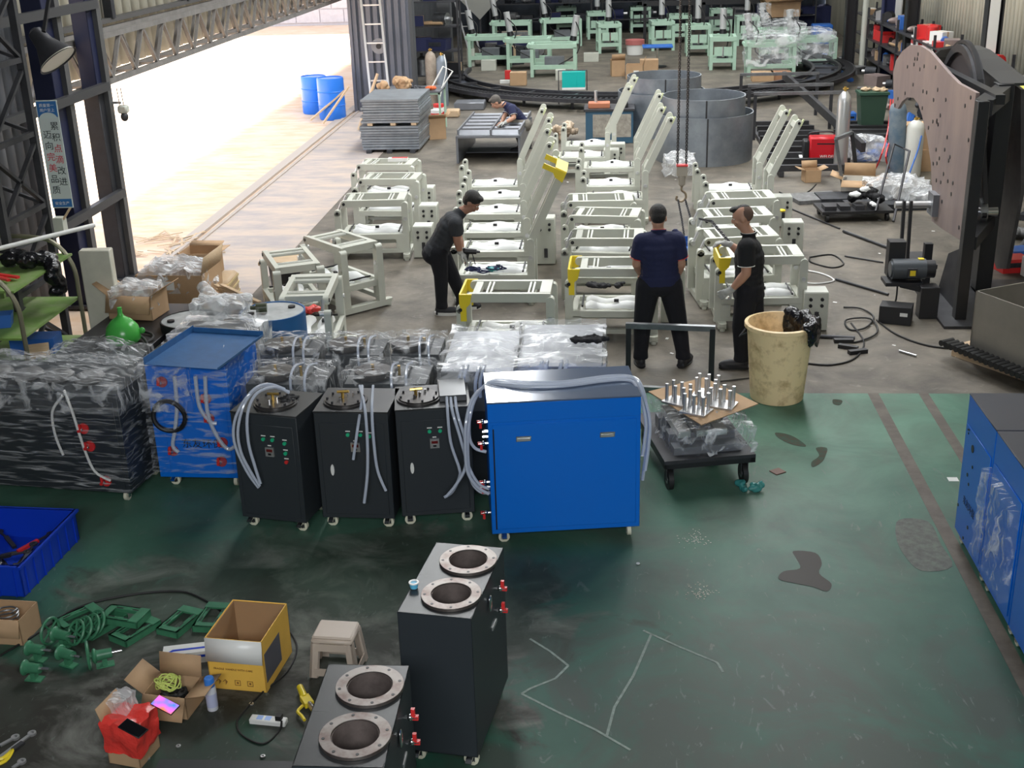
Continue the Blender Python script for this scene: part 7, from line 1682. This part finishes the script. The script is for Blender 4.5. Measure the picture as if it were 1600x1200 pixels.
t = thing('carton', 'blue and white printed carton on top of green rack', 'box', (-5.78, 10.15, 1.36)); MB().b2((-.12,-.1,0),(.15,.12,.20)).build('box', G['white'], t); MB().b2((-.121,-.102,.12),(.151,-.1,.20)).build('blue_print', G['binblue'], t); MB().b2((.0,-.103,.06),(.10,-.1005,.10)).build('yellow_print', G['yellow'], t)
t = thing('hand_tool', 'pair of red handled cutters on top of green rack', 'tool', (-5.50, 10.3, 1.39), -.5)
for s in (-1,1): MB().bar((-.15,.02*s,0),(.14,.05*s,0),.035,.02).build('handle', G['red'], t)
t = thing('glass_plate', 'round pale dish with steel parts on middle shelf of green rack', 'dish', (-5.72, 10.05, .92)); MB().disc((0,0,.02),.13,.03,20).build('dish', G['white'], t); MB().cyl((0,0,.03),(.05,0,.10),.03,n=8).build('fitting', G['alu'], t)
b = MB(); vs = []
for i in range(16):
    f = i/15; b.ell((-5.62+.40*min(1,f*1.6), 10.7+.06*math.sin(i), 1.45-.62*max(0,f-.5)), (.11-.05*f,.09,.07), 8, 6, rz=i, rx=.4*i)
tag(b.build('black_bag', G['bag']), 'shiny black bag draped over the end of green rack', 'bag')
t = thing('white_panel', 'tall yellowed white slab standing behind the green rack', 'panel', (-5.12, 11.05, 0), rad(6)); MB().b2((0,0,0),(.30,.12,1.42)).build('slab', mat('yellowed_white', (.55,.53,.44), .5, var=.08), t, .01)
t = thing('pipe', 'white plastic pipe resting across top of the green rack', 'pipe', (0,0,0)); MB().cyl((-5.85,10.25,1.58),(-5.05,11.35,1.60),.022,n=10).build('pipe', G['white'], t)
t = thing('picture_frame', 'small framed tile panel leaning on bottom shelf of green rack', 'panel', (-5.42, 10.5, .54), .4); MB().box(0,0,.06,.22,.02,.16,rx=-.9).build('frame', G['wood'], t)
t = thing('switch_box', 'pale switch box fixed on the thin grey post', 'box', at_(PY(94,350,11.58))); MB().b2((-.05,-.05,-.07),(.05,.05,.07)).build('box', G['cream'], t); MB().cyl((.05,-.02,.05),(.12,.03,.16),.012,n=6).build('lever', G['wood'], t)
# black steel table
t = thing('steel_table', 'black steel table with white side panels under the green funnel', 'table', (-4.98, 10.05, 0), rad(-3))
MB().b2((0,0,.70),(.78,1.45,.76)).build('table_top', G['darkpaint'], t, .004)
for (x,y) in ((.02,.02),(.72,.02),(.02,1.39),(.72,1.39)): MB().b2((x,y,0),(x+.04,y+.04,.70)).build('leg', G['darkpaint'], t)
for y in (.10,.55,1.0): MB().b2((.735,y,.1),(.745,y+.4,.68)).build('side_panel', G['white'], t)
MB().b2((.04,-.01,.58),(.16,0,.70)).build('socket_box', G['black'], t)
t = thing('funnel_jug', 'glossy green gourd shaped plastic funnel upside down on black table', 'funnel', (-4.47, 10.3, .765))
b = MB(); b.lathe([(.001,0),(.13,0),(.155,.03),(.158,.08),(.14,.15),(.09,.21),(.035,.245),(.022,.27),(.020,.33),(.001,.335)], 32); b.build('funnel_body', G['pgreen'], t)
b = MB(); b.ell((.17,.03,.10),(.03,.02,.03)); b.build('handle_stub', G['pgreen'], t)
hose('table_cable', ['black cable coiled behind the green funnel', 'black cable hanging off edge of the black table'], [[(-4.7,10.2,.78),(-4.6,10.1,.78),(-4.35,10.12,.78),(-4.22,10.3,.78),(-4.3,10.5,.78),(-4.6,10.55,.79),(-4.72,10.35,.79)], [(-4.35,10.4,.79),(-4.22,10.2,.79),(-4.15,10.05,.72),(-4.14,10.0,.45)]], .012, 'rubber')
def crumple(name, c, n, sp, s, m, lab, cat):
    b = MB()
    for i in range(n): b.ell((c[0]+R.uniform(-sp[0],sp[0]), c[1]+R.uniform(-sp[1],sp[1]), c[2]+R.uniform(0,sp[2])), (s*R.uniform(.6,1.2),s*.7,s*.5), 8, 6, rz=R.random()*3, rx=R.random()*2)
    return tag(b.build(name, m), lab, cat)
t = open_box('cardboard_box', 'brown open carton with crumpled film, behind green funnel', 'box', (-4.62, 11.10, .765), rad(-8), .46, .34, .24, G['card'], ((2,.9),(3,1.0),(0,2.8)), fl=.5)
t2 = thing('plastic_sheet', 'crumpled film in carton behind green funnel', 'plastic', (-4.62, 11.10, .95)); film(t2, -.2, .2, -.15, .15, -.1, .10, 501, .07, .05, 'film_milky', 8, 8, 4)
p = P(275,480); t = open_box('plywood_crate', 'large open plywood box full of clear film, near doorway', 'crate', (-4.98, 13.25, 0), rad(-3), .78, .62, .62, G['card'], ((3,.25),), flapm=G['wood'], fl=.35)
t2 = thing('plastic_sheet', 'clear film heap filling the large plywood box', 'plastic', (-4.98, 13.25, .40)); film(t2, -.36, .36, -.28, .28, 0, .24, 507, .07, .07, 'film_milky', 12, 10, 4)
MB().b2((-.10,-.314,.45),(.06,-.311,.55)).build('paper_label', G['white'], t)
t = open_box('cardboard_box', 'square brown carton standing on top of the taped parcel', 'box', (-4.88, 13.75, .40), rad(-3), .40, .38, .30, G['card'], ((1,1.3),(3,1.5)), fl=.3)
t = thing('parcel', 'taped brown parcel under the square carton', 'parcel', (-4.80, 13.75, 0), .05); MB().b2((-.25,-.25,0),(.28,.25,.38)).build('wrap', G['cardp'] if 'cardp' in G else mat('kraft_wrap', (.46,.33,.20), .6, bump=.6, bs=9), t, .03)
for z in (.12,.22,.31): MB().b2((-.255,-.255,z),(.285,.255,z+.03)).build('tape_band', mat('tape%d' % int(z*100), (.60,.46,.22), .3), t)
t = thing('wood_strips', 'fan of thin pale wood strips lying before the taped parcel', 'wood strips', (0,0,0))
for k in range(16):
    a = P(345+R.uniform(-12,6), 448+R.uniform(-6,10), .02+.03*k); c = P(398+R.uniform(-8,8), 484+R.uniform(-14,8), .02+.03*k); MB().bar(a, c, .045, .012).build('strip', G['wood'], t)
t = thing('plastic_sheet', 'rolled clear film bag leaning over the grey topped drum', 'plastic', (-3.80, 10.80, .85)); film(t, -.12, .34, -.14, .14, 0, .14, 513, .07, .06, 'film_milky', 12, 10, 4)
b = MB(); b.cyl(at_(PY(316,447,11.2)), at_(PY(350,487,10.9)), .06, .09, 12); tag(b.build('film_roll', G['film_milky']), 'tube of milky film leaning toward the doorway cartons', 'plastic')
for (c, r, lab, m, hh) in [((-3.98,10.75),.29,'dark drum with a pale lid behind the open blue tray','darkpaint',.84), ((-3.22,10.85),.31,'blue steel drum with pale lid in front of askew frames','drumblue',.88)]:
    t = thing('steel_drum', lab, 'drum', (c[0], c[1], 0)); b = MB(); b.lathe([(.001,0),(r,0),(r,.28),(r+.012,.29),(r,.30),(r,.57),(r+.012,.58),(r,.59),(r,hh),(r-.015,hh),(r-.015,hh-.02)], 36); b.build('drum_body', G[m], t)
    MB().disc((0,0,hh-.015), r-.012, .012, 36).build('drum_lid', mat('pale_lid'+m, (.42,.44,.44), .45, .3, var=.25, vs=6), t)
    for a in (.7, 3.6): MB().disc((r*.65*math.cos(a), r*.65*math.sin(a), hh), .035, .02, 12).build('bung', G['black'], t)
t = thing('bottle', 'dark olive bottle lying on the film by the blue drum', 'bottle', (-3.36, 10.80, .925)); b = MB(); b.cyl((0,0,.0),(.10,.02,.0),.045,n=12); b.cyl((-.05,0,0),(0,0,0),.02,n=8); b.build('bottle_body', G['olive'] if 'olive' in G else mat('olive_plastic', (.05,.06,.03), .4), t)
t = thing('paint_bucket', 'dark grey bucket by the kraft parcel, left of the askew frame', 'bucket', (-4.05, 14.35, 0)); MB().lathe([(.001,0),(.17,0),(.20,.4),(.18,.4),(.001,.38)], 24).build('bucket_body', G['darksteel'], t); MB().b2((-.25,-.25,.40),(.30,.2,.44)).build('board_lid', G['wood'], t)
# ---- hanging lamp, banner, camera
t = thing('industrial_lamp', 'large conical work lamp tilted on the lattice tower', 'lamp', at_(PY(76,76,11.35)))
LQ = V((.60, -.12, -.78)).to_track_quat('-Z', 'Y').to_matrix().to_4x4()
b = MB(LQ); b.lathe([(.03,.22),(.07,.19),(.09,.06),(.185,-.13),(.20,-.14),(.18,-.13),(.08,.05),(.05,.17)], 32); b.build('lamp_shade', G['darksteel'], t)
b = MB(LQ); b.disc((0,0,-.125), .183, .01, 32); b.build('lamp_glass', mat('lamp_glass', (.62,.60,.48), .3), t)
MB().bar((-.02,.0,.15),(-.05,.28,.42),.03,.03).build('lamp_bracket', G['darkpaint'], t)
y_ = 11.52; TLb, TRb, BLb, BRb = PY(57,157,y_), PY(81,150,y_), PY(87,325,y_), PY(109,314,y_)
zc = (TLb.z+BLb.z)/2; xc = (TLb.x+TRb.x)/2; Wb = .205; Hb = TLb.z-BLb.z
t = thing('banner', 'tall white slogan banner with blue ends and red and black characters', 'banner', (xc+.01, y_, zc), rad(4))
MB().bar((0,.01,Hb/2-.1),(-.1,.22,Hb/2-.1),.03,.02).build('bracket', G['darksteel'], t)
MB().b2((-Wb/2,0,-Hb/2),(Wb/2,.008,Hb/2)).build('board', mat('banner_white', (.62,.68,.64), .5), t)
MB().b2((-Wb/2+.008,-.002,Hb/2-.16),(Wb/2-.008,0,Hb/2-.01)).build('blue_band', G['bb'] if 'bb' in G else mat('banner_blue', (.03,.16,.42), .5), t); MB().b2((-Wb/2+.008,-.002,-Hb/2+.01),(Wb/2-.008,0,-Hb/2+.09)).build('blue_band', mat('banner_blue_low', (.03,.16,.42), .5), t)
b = MB(); b.prism([(.085*math.cos(a*PI/10), Hb/2-.17+.055*math.sin(a*PI/10)) for a in range(11)], -.0035, -.0022); b.build('pale_arc', mat('arc_white', (.62,.70,.66), .5), t)
mr = mat('print_red', (.62,.02,.04), .5); mk_ = mat('print_black', (.02,.03,.03), .5)
for (s_, x, z0_) in (('累积点滴改进', .045, Hb/2-.25), ('迈向完美品质', -.035, Hb/2-.33)):
    for i, c_ in enumerate(s_): text(c_, .085, TY(x, -.003, z0_-i*.108), mr if i in (2,3) else mk_, t, 'character')
for (z, s_) in ((Hb/2-.05,'质量第一'),(Hb/2-.095,'用户至上'),(-Hb/2+.045,'安全生产')): text(s_, .036, TY(0,-.003,z), G['white'], t)
p = PX(190,168,-6.12); t = thing('security_camera', 'grey security camera with two aerials on the doorway column', 'camera', at_(p))
MB().bar((-.16,0,.06),(.0,0,.06),.03,.03).build('bracket', G['alu'], t); MB().box(.02,0,-.02,.12,.12,.10).build('camera_housing', G['cream'], t, .02); MB().ell((.03,-.02,-.11),(.05,.05,.06)).build('lens_ball', G['darksteel'], t)
for x in (-.02,.03): MB().cyl((x,0,.03),(x-.01,0,.24),.006,n=6).build('aerial', G['darksteel'], t)
# pale dust and litter on the concrete
for k in range(34):
    px, py = R.uniform(880,1500), R.uniform(280,600)
    p = P(px, py); o = MB().b2((-.02,-.012,0),(.02,.012,.003)).build('paper_scrap', G['white']); o.location = (p.x, p.y, .001); o.rotation_euler.z = R.random()*3; o.scale = (R.uniform(.5,1.3),)*3; tag(o, 'tiny white scrap of paper on the concrete floor', 'paper', 'tiny paper scraps on the concrete')
for k in range(26):
    p = P(R.uniform(210,300), R.uniform(372,402)); a = R.uniform(0,3); o = MB().bar((0,0,.01),(.5*math.cos(a),.5*math.sin(a),.02),.03,.008).build('strip', G['wood']); o.location = p; o.name = 'wood_strip'; tag(o, 'thin pale wood strip in the litter outside the doorway', 'wood strip', 'wood strips outside the doorway')

# turn the heaps of soft things into single crumpled bodies
def crush(o, vox, amp):
    m = o.modifiers.new('r', 'REMESH'); m.mode = 'VOXEL'; m.voxel_size = vox
    dg = bpy.context.evaluated_depsgraph_get(); me = bpy.data.meshes.new_from_object(o.evaluated_get(dg)); o.modifiers.clear()
    mt_ = o.data.materials[0]; o.data = me; me.materials.clear(); me.materials.append(mt_)
    for v in me.vertices:
        n = v.normal.copy(); p = v.co; a = abs(noise.noise(p*(.12/vox))) + .35*abs(noise.noise(p*(.28/vox)))
        v.co = p + n*(a-.35)*amp*2
    me.polygons.foreach_set('use_smooth', [True]*len(me.polygons))
for o in list(col.objects):
    if o.type != 'MESH': continue
    nm = o.name.split('.')[0]
    if nm in ('plastic_bag','jacket','rag','cloth','paper_sack','plastic_sack','black_bag','rag_pile','work_glove','dark_glove') and o.parent is None or nm in ('rag_pile', 'bin_bag'):
        d = max(o.dimensions); crush(o, max(.008, d/45), d*(.03 if 'bag' in nm else .055))
